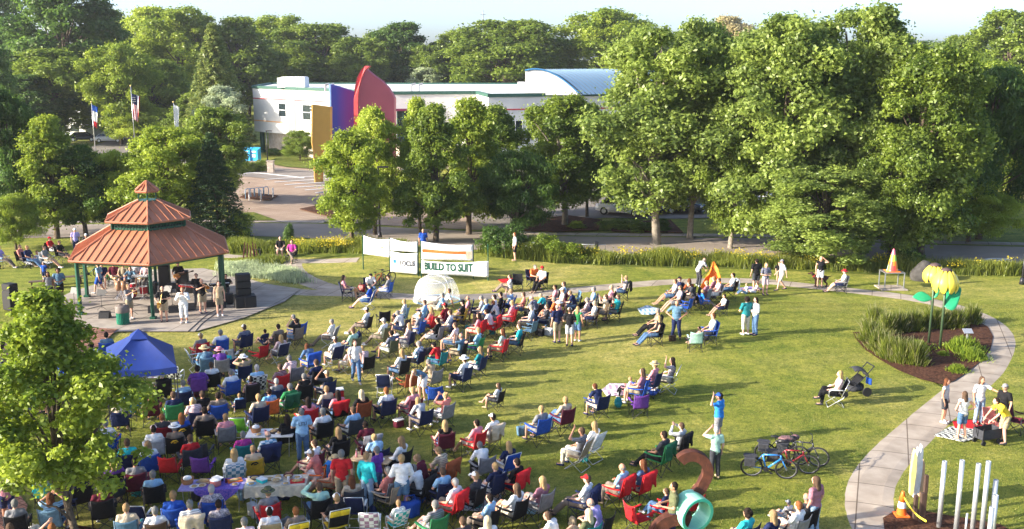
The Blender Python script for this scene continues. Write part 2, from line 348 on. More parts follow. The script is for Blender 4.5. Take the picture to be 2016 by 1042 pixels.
def cloth(k, what):
    key = (k, what)
    if key in CL: return CL[key]
    j = skel(k); m = MB()
    if what in ('shirt', 'sweater', 'tank', 'loose'):
        g = .017 if what != 'loose' else .032
        torso(m, j, g)
        if not k.startswith(('sit', 'ground')): m.tube(j['PP']+V(0, 0, -.06), j['BB'], .168+(g-.017), .15, 14, flat=.76)
        for s in 'lr':
            if what in ('shirt', 'loose'): e = lerp(j['S'+s], j['E'+s], .78); m.tube(j['S'+s], e, .070, .062, 12); m.ell(j['S'+s], .072, 10, 8)
            if what == 'sweater':
                m.tube(j['S'+s], j['E'+s], .070, .056, 12, dome=True); m.tube(j['E'+s], j['W'+s], .056, .040, 10)
        me = fold(remesh(m, what, .017, 2, .35), .006)
    elif what in ('trousers', 'shorts', 'capri', 'skirt'):
        q = dict(trousers=1, capri=.62, shorts=0, skirt=0)[what]
        m.tube(j['PP']+V(0, 0, -.02), j['PP']+(j['BB']-j['PP'])*.25, .172, .160, 14, flat=.78, dome=k.startswith(('sit', 'ground')))
        m.tube(j['Tl'], j['Tr'], .112, .112, 12, dome=True)
        for s in 'lr':
            if what in ('shorts',): m.tube(j['T'+s], lerp(j['T'+s], j['K'+s], .88), .106, .088, 12)
            elif what == 'skirt': m.tube(j['T'+s], lerp(j['T'+s], j['K'+s], 1.0), .12, .13, 12)
            else:
                m.tube(j['T'+s], j['K'+s], .106, .076, 12, dome=True); m.tube(j['K'+s], lerp(j['K'+s], j['A'+s], q), .076, .062, 12)
        if what == 'skirt' and not k.startswith(('sit', 'ground')): m.tube(j['PP'], V(0, 0, .56), .17, .23, 16, flat=.85)
        me = fold(remesh(m, what, .017, 2, .35), .005, 22, 2)
    elif what == 'shoes':
        for s in 'lr':
            a = j['A'+s]; m.tube(a+V(0, -.03, -.04), a+V(0, .17, -.05), .047, .044, 10, dome=True, flat=.8); m.tube(a+V(0, 0, .01), a+V(0, 0, -.04), .047, .047, 10)
        me = remesh(m, 'shoes', .016, 2, .3)
    CL[key] = me; return me
HAIR = {}
def lumps(v, a=.006, f=60): return v*(1+a/.1*math.sin(v.x*f+1)*math.sin(v.y*f*1.1+2)*math.sin(v.z*f*.9))
def hair_mesh(k):
    if k in HAIR: return HAIR[k]
    m = MB()
    if k in ('short', 'long', 'bun'):
        m.ell((0, -.022, .020), (.087, .098, .110), 18, 12, fn=lambda v: lumps(v, .004)); m.ell((0, -.05, -.03), (.080, .062, .075), 14, 10)
        if k == 'long':
            m.tube((0, -.055, .0), (0, -.10, -.20), .090, .078, 14, flat=.55, dome=True)
            for s in (-1, 1): m.tube((.068*s, -.01, .02), (.085*s, -.03, -.16), .030, .028, 8, dome=True)
            for i in range(7): x = -.06+.02*i; m.tube((x, -.09, -.15), (x*1.1, -.115, -.27-.02*(i % 3)), .016, .008, 6, dome=True)
        if k == 'bun': m.ell((0, -.10, .09), .042, 12, 8)
    elif k == 'curly':
        rr = random.Random(3)
        for i in range(70):
            a, b = rr.uniform(0, 6.28), rr.uniform(-.9, 1.5); d = V(math.cos(a)*math.cos(b), math.sin(a)*math.cos(b), math.sin(b))
            if d.y > .45 and d.z < .45: continue
            m.ell(V(0, -.03, .01)+V(d.x*.095, d.y*.095, d.z*.11), rr.uniform(.028, .04), 8, 6)
        m.ell((0, -.02, .02), (.085, .09, .105), 12, 8)
    elif k == 'fringe':
        for i in range(9):
            a = R(180+i*22.5); m.ell((math.cos(a)*.074, math.sin(a)*.085-.005, -.02), (.022, .022, .036), 8, 6)
    elif k == 'kid': m.ell((0, -.018, .024), (.084, .094, .102), 16, 12, fn=lambda v: lumps(v, .003))
    me = remesh(m, 'hair', .013, 2, .4); HAIR[k] = fold(me, .003, 70); return me
HAT = {}
def hat_mesh(k):
    if k in HAT: return HAT[k]
    m = MB()
    if k == 'cap':
        prof = [(.098*math.cos(R(a)), .035+.092*math.sin(R(a))) for a in (0, 20, 40, 60, 78, 88)]
        m.lathe([(.094, .03)]+prof, 18, closed=False); m.ell((0, 0, .128), .009, 8, 6)
        m.grid(lambda u, v: ((u-.5)*.15*(1-.25*v*v), .082+.09*v*(1-(2*u-1)**2*.3), .045-.012*v-.05*(u-.5)**2*4*.3), 8, 4, thick=.004)
    elif k == 'hat':
        m.lathe([(.19, .040), (.18, .048), (.11, .052), (.103, .056), (.098, .12), (.085, .145), (.05, .150), (.02, .142), (.001, .140)], 24, closed=False)
        m.lathe([(.19, .040), (.178, .040), (.10, .044)], 24, closed=False); m.lathe([(.1045, .056), (.1025, .080)], 24, mi=1, closed=False)
    elif k == 'helmet':
        m.lathe([(.10, .02), (.108, .05), (.10, .095), (.07, .135), (.03, .15), (.001, .152)], 18, closed=False)
    me = m.mesh(k, True)
    for _ in range(2): me.materials.append(None)
    me.materials[1] = fab('navy'); me.transform(Matrix.Translation((0, -.005, 0))); HAT[k] = me; return me
def person(loc, rz, pose, top, topkind, legs, legkind, head, skin=0, scale=1, wide=1, label='', group=None, shoes='white', name='person', height_only=None):
    j = skel(pose)
    o = inst(name, body_mesh(pose), [SKIN[skin]], None, loc); o.rotation_euler = (0, 0, rz); o.scale = (scale*wide, scale*wide, scale)
    tag(o, label, 'person', group)
    if top: inst('dress' if topkind == 'dress' else ('tank_top' if topkind == 'tank' else 'sweater' if topkind == 'sweater' else 'shirt'), cloth(pose, 'shirt' if topkind == 'dress' else topkind), [fab(top)], o)
    if legs: inst(legkind, cloth(pose, legkind), [fab(legs)], o)
    if shoes: inst('shoes', cloth(pose, 'shoes'), [fab(shoes)], o)
    k, c = head if isinstance(head, tuple) else (head, 'brown')
    H = j['HH']
    if k in ('cap', 'hat', 'helmet'):
        hc, lg = (c.split('/')+['sh'])[:2] if '/' in c else (c, None)
        h = inst('hat' if k == 'hat' else k, hat_mesh(k), [fab(hc)], o, H)
        hk = ('long', lg[3:]) if lg and lg.startswith('lg_') else ('short', lg if lg else random.choice(('brown', 'silver', 'dark', 'sandy')))
        inst('hair', hair_mesh(hk[0]), [fab(hk[1])], o, H)
    elif k == 'bald': inst('hair', hair_mesh('fringe'), [fab('silver')], o, H)
    else: inst('hair', hair_mesh({'sh': 'short', 'lg': 'long', 'bun': 'bun', 'curly': 'curly', 'kid': 'kid'}[k]), [mat('hair_white', (.33,.32,.30), rough=.8) if c == 'white' else fab(c)], o, H)
    return o
# ---------------------------------------------------------------- chairs
CH = {}
def sheet_cloth(a, b, c, d, sag, nu=8, nv=6, th=.012):
    a, b, c, d = map(Vector, (a, b, c, d)); n = (b-a).cross(d-a).normalized()
    def f(u, v):
        p = a*(1-u)*(1-v)+b*u*(1-v)+c*u*v+d*(1-u)*v
        return p-n*sag*math.sin(math.pi*u)*(.4+.6*math.sin(math.pi*min(1, v*.8+.2)))
    m = MB(); m.grid(f, nu, nv, thick=th); return m
def chair_parts(k):
    if k in CH: return CH[k]
    P = []
    def add(n, m, roles, sm=True):
        me = m.mesh(n, sm)
        for r in roles: me.materials.append(None)
        P.append((n, me, roles))
    if k in ('camp', 'highback', 'kidchair'):
        top = 1.08 if k == 'highback' else .95; tb = -.39 if k == 'highback' else -.365
        f = MB()
        for s in (-1, 1):
            f.path([(.29*s, .26, 0), (.25*s, -.24, .43)], .011); f.path([(.29*s, -.27, 0), (.25*s, .24, .43)], .011)
            f.path([(.27*s, -.22, .16), (.25*s, -.24, .43), (.265*s, tb, top)], .012); f.path([(.29*s, .26, 0.02), (.30*s, .25, .64)], .011)
            for yy in (.26, -.27): f.ell((.29*s, yy, .012), (.022, .022, .014), 8, 6)
        for y in (.26, -.26): f.path([(-.29, y, .02), (.25, y*.92, .42)], .010); f.path([(.29, y+.02, .02), (-.25, y*.92+.02, .42)], .010)
        add('frame', f, ['frame'])
        add('seat', sheet_cloth((-.25, -.24, .42), (.25, -.24, .42), (.25, .25, .44), (-.25, .25, .44), .05), ['fab'])
        b = MB(); tz = top+.01
        def bf(u, v):
            x = (u-.5)*.57; z = .38+(tz-.38)*v-(.05*math.sin(math.pi*u) if v > .8 else 0); y = -.235+(tb+.235)*v-.055*math.sin(math.pi*u)*(.5+.5*v)
            return (x, y, z)
        b.grid(bf, 10, 8, thick=.014); add('backrest', b, ['fab'])
        for s in (-1, 1):
            a = MB(); a.grid(lambda u, v: (.295*s+(u-.5)*.085, .30-.56*v, .645-.03*math.sin(math.pi*v)+(.012 if .1 < u < .9 else 0)), 4, 8, thick=.012)
            if s > 0: a.lathe([(.040, .56), (.044, .56), (.046, .655), (.040, .655)], 12, c=(.295, .20, 0), closed=False)
            add('armrest', a, ['arm'])
    elif k == 'lawn':
        f = MB()
        for s in (-1, 1):
            f.path([(.28*s, .26, 0), (.28*s, -.26, .36), (.28*s, -.30, .44)], .013); f.path([(.28*s, -.30, 0), (.28*s, .24, .40), (.28*s, .24, .60), (.28*s, .16, .64), (.28*s, -.26, .64)], .013)
            f.path([(.265*s, -.20, .40), (.265*s, -.44, .98)], .012)
        f.path([(-.28, .26, .012), (.28, .26, .012)], .012); f.path([(-.28, -.30, .012), (.28, -.30, .012)], .012); f.path([(-.265, -.44, .98), (.265, -.44, .98)], .012); f.path([(-.28, .24, .405), (.28, .24, .405)], .012)
        add('frame', f, ['frame'])
        add('seat', sheet_cloth((-.26, -.22, .40), (.26, -.22, .40), (.26, .24, .415), (-.26, .24, .415), .03, th=.006), ['fab'])
        b = MB(); b.grid(lambda u, v: ((u-.5)*.52, -.21-.225*v-.02*math.sin(math.pi*u), .43+.53*v), 8, 8, thick=.006); add('backrest', b, ['fab'])
        for s in (-1, 1): a = MB(); a.box((.28*s, -.03, .66), (.06, .40, .022)); add('armrest', a, ['arm'])
    elif k == 'duo':      # folding stadium chair: two coloured pads above a dark back
        CHd = chair_parts('lawn'); P += [p for p in CHd if p[0] != 'backrest']
        b = MB(); b.grid(lambda u, v: ((u-.5)*.52, -.21-.15*v-.02*math.sin(math.pi*u), .43+.33*v), 8, 8, thick=.01); add('backrest', b, ['dark'])
        for s in (-1, 1): a = MB(); a.box((.13*s, -.405, .86), (.25, .04, .17), rot=Matrix.Rotation(R(22)*1, 3, 'X')); add('back_pad', a, ['fab'])
    CH[k] = P; return P
FRAMES = {'camp': DSTEEL, 'highback': DSTEEL, 'lawn': ALU, 'duo': ALU, 'kidchair': STEEL}
def chair(kind, color, loc, rz, label, scale=1, frame=None, group='chairs set out on the lawn', cat='chair', arm=None):
    o = thing('lawn_chair' if kind in ('lawn', 'duo') else 'camp_chair', label, cat, loc, rz, group, scale)
    fr = frame or FRAMES[kind]
    mp = {'fab': fab(color), 'frame': fr, 'arm': arm or (WPLAST if kind in ('lawn', 'duo') else fab(color)), 'dark': fab('black')}
    for n, me, roles in chair_parts(kind): inst(n, me, [mp[r] for r in roles], o)
    return o
DR = {}
def drape(color, loc, rz, label, scale=1, cat='blanket', name='blanket'):
    if 'd' not in DR:
        m = MB()
        def f(u, v):
            x = (u-.5)*(.57+.05*math.sin(v*5))+.02*math.sin(v*9); w = .05*math.sin(u*13+1)*v
            if v < .2: return (x, -.26-.5*v, .92+.4*v)
            q = (v-.2)/.8; return (x, -.415-.05*math.sin(math.pi*u)+.03*q+w, .985-.04*math.sin(math.pi*u)-q*(.38+.10*math.sin(u*7+1)))
        m.grid(f, 14, 12, thick=.015); me = m.mesh('blanket', True); me.materials.append(None); DR['d'] = me
    o = inst(name, DR['d'], [fab(color)], None, loc); o.rotation_euler = (0, 0, rz); o.scale = (scale,)*3; tag(o, label, cat, 'blankets draped over chairs'); return o
# ---------------------------------------------------------------- ground, paths, roads
def ground_mat():
    m = bpy.data.materials.new('lawn_grass'); m.use_nodes = True; n = m.node_tree; L = n.links.new; b = n.nodes['Principled BSDF']
    b.inputs['Roughness'].default_value = .9; b.inputs['Specular IOR Level'].default_value = .15
    tc = n.nodes.new('ShaderNodeTexCoord')
    def noise(s, d=5, dist=0, rough=.5):
        x = n.nodes.new('ShaderNodeTexNoise'); x.inputs['Scale'].default_value = s; x.inputs['Detail'].default_value = d; x.inputs['Distortion'].default_value = dist; x.inputs['Roughness'].default_value = rough
        L(tc.outputs['Object'], x.inputs['Vector']); return x.outputs['Fac']
    def ramp(f, a, b_, ca, cb):
        r = n.nodes.new('ShaderNodeValToRGB'); e = r.color_ramp.elements; e[0].position = a; e[1].position = b_; e[0].color = (*ca, 1); e[1].color = (*cb, 1); L(f, r.inputs[0]); return r.outputs[0]
    def mix(f, a, c, bt='MIX'):
        x = n.nodes.new('ShaderNodeMix'); x.data_type = 'RGBA'; x.blend_type = bt
        if isinstance(f, float): x.inputs[0].default_value = f
        else: L(f, x.inputs[0])
        L(a, x.inputs[6]); L(c, x.inputs[7]); return x.outputs[2]
    g = ramp(noise(.9, 8, .4, .65), .3, .72, (.105, .150, .020), (.295, .295, .052))
    d = ramp(noise(2.2, 8, .2, .7), .3, .7, (.36, .30, .08), (.52, .44, .17))
    f = n.nodes.new('ShaderNodeValToRGB'); f.color_ramp.elements[0].position = .47; f.color_ramp.elements[1].position = .66; L(noise(.13, 8, .6, .62), f.inputs[0])
    # the worn, drier turf in front of the stage
    sx = n.nodes.new('ShaderNodeVectorMath'); sx.operation = 'DISTANCE'; L(tc.outputs['Object'], sx.inputs[0]); sx.inputs[1].default_value = (-6, 50, 0)
    mr = n.nodes.new('ShaderNodeMapRange'); mr.inputs[1].default_value = 6; mr.inputs[2].default_value = 17; mr.inputs[3].default_value = .8; mr.inputs[4].default_value = 0; L(sx.outputs['Value'], mr.inputs[0])
    ad = n.nodes.new('ShaderNodeMath'); ad.operation = 'MULTIPLY_ADD'; L(f.outputs[0], ad.inputs[0]); ad.inputs[1].default_value = .75; L(mr.outputs[0], ad.inputs[2]); ad.use_clamp = True
    nz = n.nodes.new('ShaderNodeMath'); nz.operation = 'MULTIPLY'; L(ad.outputs[0], nz.inputs[0]); L(ramp(noise(.55, 8, .5, .7), .35, .62, (.25, .25, .25), (1, 1, 1)), nz.inputs[1])
    c = mix(nz.outputs[0], g, d)
    fine = ramp(noise(24, 6, .3, .75), .3, .72, (.42, .44, .42), (1.5, 1.5, 1.5)); c = mix(1.0, c, fine, 'MULTIPLY'); c = mix(1.0, c, ramp(noise(5.5, 5, .4, .7), .34, .66, (.58, .68, .60), (1.38, 1.28, 1.2)), 'MULTIPLY')
    # mowing bands
    wv = n.nodes.new('ShaderNodeTexWave'); wv.inputs['Scale'].default_value = .28; wv.inputs['Distortion'].default_value = 2.2; wv.inputs['Detail'].default_value = 2; wv.inputs['Detail Scale'].default_value = .6
    mp = n.nodes.new('ShaderNodeMapping'); mp.inputs['Rotation'].default_value = (0, 0, R(75)); L(tc.outputs['Object'], mp.inputs[0]); L(mp.outputs[0], wv.inputs[0])
    c = mix(1.0, c, ramp(wv.outputs['Fac'], 0, 1, (.90, .92, .90), (1.08, 1.06, 1.06)), 'MULTIPLY')
    L(c, b.inputs['Base Color'])
    bp = n.nodes.new('ShaderNodeBump'); bp.inputs['Strength'].default_value = .8; bp.inputs['Distance'].default_value = .05; L(noise(26, 6, .3, .8), bp.inputs['Height'])
    L(bp.outputs[0], b.inputs['Normal']); return m
LAWN = ground_mat()
def axis(a, b, step, ext): return sorted(set([-e for e in ext]+list(np.arange(a, b+.01, step))+ext))
gx = np.array([-3000, -900, -300, -120]+list(np.arange(-60, 61, 1.0))+[120, 300, 900, 3000]); gy = np.array([-60, 0, 8]+list(np.arange(12, 131, 1.0))+[160, 250, 500, 1500, 3800])
X, Y = np.meshgrid(gx, gy); Z = hfn(X, Y); nv_ = np.stack([X, Y, Z], -1).reshape(-1, 3)
w_ = len(gx); fs_ = [[j*w_+i, j*w_+i+1, (j+1)*w_+i+1, (j+1)*w_+i] for j in range(len(gy)-1) for i in range(w_-1)]
me = bpy.data.meshes.new('ground'); me.from_pydata(nv_.tolist(), [], fs_); me.polygons.foreach_set('use_smooth', [True]*len(fs_)); me.materials.append(LAWN)
gr = bpy.data.objects.new('ground', me); COL.objects.link(gr); struct(gr)
def sheet(name, pts, m, lift=.02, step=.6, px=True, thick=.0, kind='structure', label=None, cat=None, group=None):
    P = [G(*p) if px else Vector((p[0], p[1], 0)) for p in pts]
    b = bmesh.new(); vs = [b.verts.new((p.x, p.y, 0)) for p in P]; b.faces.new(vs)
    x0, x1 = min(p.x for p in P), max(p.x for p in P); y0, y1 = min(p.y for p in P), max(p.y for p in P)
    st = max(step, (x1-x0)/60, (y1-y0)/60)
    for ax, a, c in ((0, x0, x1), (1, y0, y1)):
        t = a+st
        while t < c:
            co = [0, 0, 0]; co[ax] = t; no = [0, 0, 0]; no[ax] = 1
            bmesh.ops.bisect_plane(b, geom=b.verts[:]+b.edges[:]+b.faces[:], plane_co=co, plane_no=no); t += st
    for v in b.verts: v.co.z = hf(v.co.x, v.co.y)+lift
    bmesh.ops.recalc_face_normals(b, faces=b.faces[:])
    if sum(f.normal.z for f in b.faces) < 0: bmesh.ops.reverse_faces(b, faces=b.faces[:])
    if thick:
        r = bmesh.ops.extrude_face_region(b, geom=b.faces[:]); 
        for v in [g for g in r['geom'] if isinstance(g, bmesh.types.BMVert)]: v.co.z += thick
    me = bpy.data.meshes.new(name); b.to_mesh(me); b.free(); me.materials.append(m)
    o = bpy.data.objects.new(name, me); COL.objects.link(o)
    if label: tag(o, label, cat, group)
    elif kind: struct(o, kind)
    return o
def smoothpts(P, n=6):
    out = []
    for i in range(len(P)-1):
        p0, p1, p2, p3 = P[max(0, i-1)], P[i], P[i+1], P[min(len(P)-1, i+2)]
        for k in range(n):
            t = k/n; out.append(.5*((2*p1)+(p2-p0)*t+(2*p0-5*p1+4*p2-p3)*t*t+(3*p1-p0-3*p2+p3)*t**3))
    return out+[P[-1]]
def strip(name, px, width, m, lift=.025, world=False, jit=.012):
    P = smoothpts([p if world else G(*p) for p in px], 8); mb = MB(); vs = []; rr = random.Random(4)
    for i, p in enumerate(P):
        d = (P[min(i+1, len(P)-1)]-P[max(i-1, 0)]); d.z = 0; d.normalize(); n = Vector((-d.y, d.x, 0))
        for k in range(5):
            q = p+n*width*((k/4)-.5)+(n*rr.uniform(-jit, jit) if k in (0, 4) else Vector()); vs.append((q.x, q.y, hf(q.x, q.y)+lift-(.03 if k in (0, 4) else 0)))
    fs = [[i*5+k+1, i*5+k, (i+1)*5+k, (i+1)*5+k+1] for i in range(len(P)-1) for k in range(4)]
    mb.add(vs, fs); o = mb.build(name, m); return struct(o)
def paving(name, col, col2, joint=1.5, rot=0, jw=.012, scale=1.2):
    m = mat(name, col, col2=col2, scale=scale, rough=.85, spec=.2, bump=.2, bscale=30); n = m.node_tree; b = n.nodes['Principled BSDF']
    br = n.nodes.new('ShaderNodeTexBrick'); br.inputs['Scale'].default_value = 1; br.inputs['Brick Width'].default_value = joint; br.inputs['Row Height'].default_value = joint; br.offset = 0
    br.inputs['Mortar Size'].default_value = jw; br.inputs['Color1'].default_value = (1, 1, 1, 1); br.inputs['Color2'].default_value = (.93, .92, .90, 1); br.inputs['Mortar'].default_value = (.36, .33, .30, 1)
    tc = n.nodes.new('ShaderNodeTexCoord'); mp = n.nodes.new('ShaderNodeMapping'); mp.inputs['Rotation'].default_value = (0, 0, rot); n.links.new(tc.outputs['Object'], mp.inputs[0]); n.links.new(mp.outputs[0], br.inputs['Vector'])
    src = b.inputs['Base Color'].links[0].from_socket; mx = n.nodes.new('ShaderNodeMix'); mx.data_type = 'RGBA'; mx.blend_type = 'MULTIPLY'; mx.inputs[0].default_value = 1
    n.links.new(src, mx.inputs[6]); n.links.new(br.outputs['Color'], mx.inputs[7]); n.links.new(mx.outputs[2], b.inputs['Base Color']); return m
CONC = paving('concrete_walk', (.30, .25, .20), (.45, .385, .315), 1.5, R(20), .02)
SLAB = paving('concrete_slab', (.27, .235, .20), (.40, .35, .295), 2.6, R(12), .02)
BRICK = paving('brick_paving', (.26, .12, .08), (.36, .19, .13), .22, R(30), .02, 3)
ASPH = mat('street_concrete', (.25, .205, .165), col2=(.33, .275, .225), scale=.35, rough=.9, bump=.2, bscale=8, spec=.2)
PLAZA = paving('brown_plaza_paving', (.30, .215, .155), (.38, .285, .21), .8, R(40), .015, .5)
LOT = mat('parking_asphalt', (.17, .15, .135), col2=(.25, .22, .19), scale=.3, rough=.9, spec=.2)
MULCH = mat('bark_mulch', (.035, .016, .010), col2=(.12, .055, .032), scale=9, rough=.95, bump=1.0, bscale=14, spec=.1)
PAINT = mat('road_paint', (.62, .62, .60), rough=.7)
GRASS2 = mat('verge_grass', (.05, .085, .012), col2=(.16, .17, .03), scale=2.5, rough=.95, bump=.8, bscale=18, spec=.1)
strip('path', [(520, 570), (600, 576), (680, 578), (760, 582), (860, 586), (1000, 582), (1100, 575), (1200, 565), (1330, 555), (1480, 553), (1580, 562), (1700, 575), (1800, 588), (1880, 606), (1940, 632), (1967, 668), (1945, 722), (1890, 775), (1815, 840), (1752, 900), (1718, 950), (1712, 1000), (1735, 1060), (1780, 1130)], 1.5, CONC)
strip('path', [(440, 503), (520, 510), (580, 514), (640, 514), (705, 512)], 1.3, CONC, lift=.02)
strip('path', [(574, 515), (572, 528), (590, 545), (630, 562), (690, 577)], 1.5, CONC, lift=.03)
sheet('stage_slab', [(20, 690), (60, 615), (140, 577), (215, 553), (290, 533), (400, 530), (470, 545), (520, 560), (592, 571), (560, 596), (480, 628), (385, 655), (232, 655), (205, 668), (160, 700), (90, 760), (0, 830), (-60, 760)], SLAB, lift=.06)
sheet('brick_walk', [(232, 651), (160, 648), (120, 660), (60, 690), (-40, 740), (-90, 1010), (-60, 1200), (30, 1100), (55, 1000), (25, 960), (20, 880), (60, 780), (120, 720), (190, 690)], BRICK, lift=.09)
sheet('flower_bed', [(1679, 656), (1684, 668), (1702, 690), (1735, 712), (1770, 732), (1810, 748), (1852, 759), (1878, 752), (1905, 735), (1932, 712), (1950, 690), (1955, 664), (1945, 645), (1927, 636), (1890, 640), (1830, 645), (1760, 648), (1700, 655)], MULCH, lift=.05)
sheet('mulch_ring', [(1738, 1022), (1762, 1008), (1800, 1004), (1850, 1014), (1900, 1022), (1970, 1035), (2010, 1060), (2000, 1100), (1900, 1140), (1800, 1130), (1745, 1075)], MULCH, lift=.04)
sheet('mulch_ring', [(112, 1050), (150, 1035), (200, 1045), (215, 1070), (180, 1100), (120, 1095), (95, 1070)], MULCH, lift=.03)
sheet('street', [(-300, 455), (0, 446), (300, 440), (470, 440), (620, 441), (900, 455), (1100, 466), (1500, 470), (1800, 482), (2016, 487), (2500, 498), (2500, 548), (2016, 528), (1800, 523), (1500, 516), (1100, 504), (900, 491), (620, 470), (470, 464), (0, 470), (-300, 480)], ASPH, lift=.03, step=2)
for a in ([(1010, 457), (1100, 461), (1500, 465), (1800, 476), (2016, 481), (2500, 492)], [(-300, 450), (0, 441), (300, 435), (470, 435.5), (640, 437)]): 
    strip('sidewalk', a, 1.2, CONC, lift=.05, jit=0)
sheet('plaza', [(450, 437), (448, 395), (430, 335), (470, 318), (560, 316), (640, 325), (760, 338), (900, 360), (1020, 380), (1000, 455), (900, 452), (640, 438)], PLAZA, lift=.04, step=2)
sheet('parking_lot', [(1010, 378), (1160, 330), (1700, 325), (1780, 400), (1600, 425), (1330, 432), (1190, 430), (1120, 436), (1010, 455), (960, 453), (960, 400)], LOT, lift=.06, step=2)
sheet('driveway', [(440, 345), (600, 360), (770, 395), (900, 420), (960, 450), (1000, 440), (900, 395), (770, 365), (640, 340), (440, 322)], LOT, lift=.08, step=2)
sheet('driveway', [(150, 300), (215, 277), (300, 262), (380, 268), (470, 300), (500, 330), (440, 345), (380, 330), (300, 300), (240, 312)], LOT, lift=.05, step=3)
for p in ([(472, 392), (487, 382), (548, 388), (533, 397)], [(590, 415), (640, 405), (720, 418), (700, 434), (650, 430)], [(995, 455), (1030, 436), (1120, 428), (1186, 437), (1178, 456), (1090, 460)], [(1205, 459), (1198, 440), (1320, 437), (1345, 462)]):
    sheet('planting_bed', p, MULCH, lift=.12, step=1, thick=.06)
sheet('verge', [(455, 421), (500, 420), (545, 436), (455, 436)], GRASS2, lift=.10, step=1)
sheet('verge', [(520, 322), (560, 306), (640, 318), (640, 336), (560, 330)], GRASS2, lift=.12, step=1)
sheet('planted_verge', [(452, 506), (452, 488), (760, 488), (760, 500), (690, 507), (560, 507)], GRASS2, lift=.012, step=1)
sheet('planted_verge', [(960, 508), (960, 490), (1100, 506), (1500, 518), (1790, 526), (1790, 545), (1500, 531), (1100, 519)], GRASS2, lift=.012, step=1)
for k in range(5):
    a, b = G(522+k*24, 374-k*1.5+3*(k % 2)), G(600+k*45, 348+k*2.5)
for k in range(6):
    y0 = 350+k*5.2; strip('road_marking', [(520+k*20, y0+5), (640+k*12, y0-3+k*.6)], .28, PAINT, lift=.10, jit=0)
strip('road_marking', [(455, 346), (500, 342), (556, 347), (600, 352)], .35, PAINT, lift=.11, jit=0)
strip('road_marking', [(1938, 512), (1955, 510), (1985, 511), (1960, 514)], .35, PAINT, lift=.045, jit=0)
for x in range(1215, 1700, 42): strip('road_marking', [(x, 418), (x+22, 398)], .12, PAINT, lift=.08, jit=0)
# ---------------------------------------------------------------- trees
def leaf_mat(name, dark, light, tr=.55):
    if name in MATS: return MATS[name]
    m = bpy.data.materials.new(name); m.use_nodes = True; n = m.node_tree; L = n.links.new; n.nodes.remove(n.nodes['Principled BSDF'])
    at = n.nodes.new('ShaderNodeAttribute'); at.attribute_name = 'tone'
    r = n.nodes.new('ShaderNodeValToRGB'); r.color_ramp.elements[0].color = (*dark, 1); r.color_ramp.elements[1].color = (*light, 1); L(at.outputs['Fac'], r.inputs[0])
    d = n.nodes.new('ShaderNodeBsdfDiffuse'); t = n.nodes.new('ShaderNodeBsdfTranslucent'); g = n.nodes.new('ShaderNodeBsdfGlossy'); g.inputs['Roughness'].default_value = .45; g.inputs['Color'].default_value = (.9, .95, .8, 1)
    L(r.outputs[0], d.inputs[0]); L(r.outputs[0], t.inputs[0])
    a = n.nodes.new('ShaderNodeMixShader'); a.inputs[0].default_value = tr; L(d.outputs[0], a.inputs[1]); L(t.outputs[0], a.inputs[2])
    b = n.nodes.new('ShaderNodeMixShader'); b.inputs[0].default_value = .025; L(a.outputs[0], b.inputs[1]); L(g.outputs[0], b.inputs[2]); L(b.outputs[0], n.nodes['Material Output'].inputs[0])
    MATS[name] = m; return m
LEAF = dict(mid=leaf_mat('leaves_mid_green', (.072, .132, .022), (.290, .375, .048)), bright=leaf_mat('leaves_bright_green', (0.118, 0.199, 0.021), (0.408, 0.487, 0.051)),
  dark=leaf_mat('leaves_dark_green', (0.030, 0.081, 0.019), (0.135, 0.231, 0.034)), cotton=leaf_mat('leaves_cottonwood', (.095, .155, .036), (.385, .480, .095)),
  yellow=leaf_mat('leaves_yellow_green', (0.175, 0.266, 0.025), (0.524, 0.601, 0.074)), silver=leaf_mat('leaves_grey_green', (0.240, 0.300, 0.180), (0.609, 0.691, 0.423)), tan=leaf_mat('leaves_tan', (0.305, 0.254, 0.126), (0.654, 0.576, 0.295)), pine=leaf_mat('needles', (0.109, 0.172, 0.046), (0.372, 0.414, 0.106)), spruce=leaf_mat('needles_dark', (0.026, 0.065, 0.025), (0.098, 0.163, 0.060)))
BARK = mat('bark', (.07,.052,.038), col2=(.16,.125,.09), scale=5, rough=.95, bump=1, bscale=12, spec=.1)
PBARK = mat('pale_bark', (.17,.14,.11), col2=(.30,.26,.20), scale=4, rough=.95, bump=1, bscale=10, spec=.1)
def leaf_mesh(name, cen, nrm, size, tone, asp=.62, droop=0, rng=None):
    n = len(cen); r = rng.normal(size=(n, 3)); r[:, 2] -= droop*2
    u = r-nrm*np.sum(r*nrm, 1)[:, None]; u /= np.linalg.norm(u, axis=1)[:, None]+1e-9; w = np.cross(nrm, u); s = size[:, None]
    bend = nrm*s*.18
    P = np.stack([cen-u*s*.5, cen+w*s*asp*.5-u*s*.05+bend, cen+u*s*.55, cen-w*s*asp*.5-u*s*.05+bend], 1).reshape(-1, 3)
    me = bpy.data.meshes.new(name); me.vertices.add(4*n); me.vertices.foreach_set('co', P.astype(np.float32).ravel())
    me.loops.add(4*n); me.loops.foreach_set('vertex_index', np.arange(4*n, dtype=np.int32)); me.polygons.add(n)
    me.polygons.foreach_set('loop_start', np.arange(0, 4*n, 4, dtype=np.int32)); me.polygons.foreach_set('loop_total', np.full(n, 4, np.int32))
    me.update(calc_edges=True)
    at = me.attributes.new('tone', 'FLOAT', 'FACE'); at.data.foreach_set('value', tone.astype(np.float32)); me.materials.append(None); return me
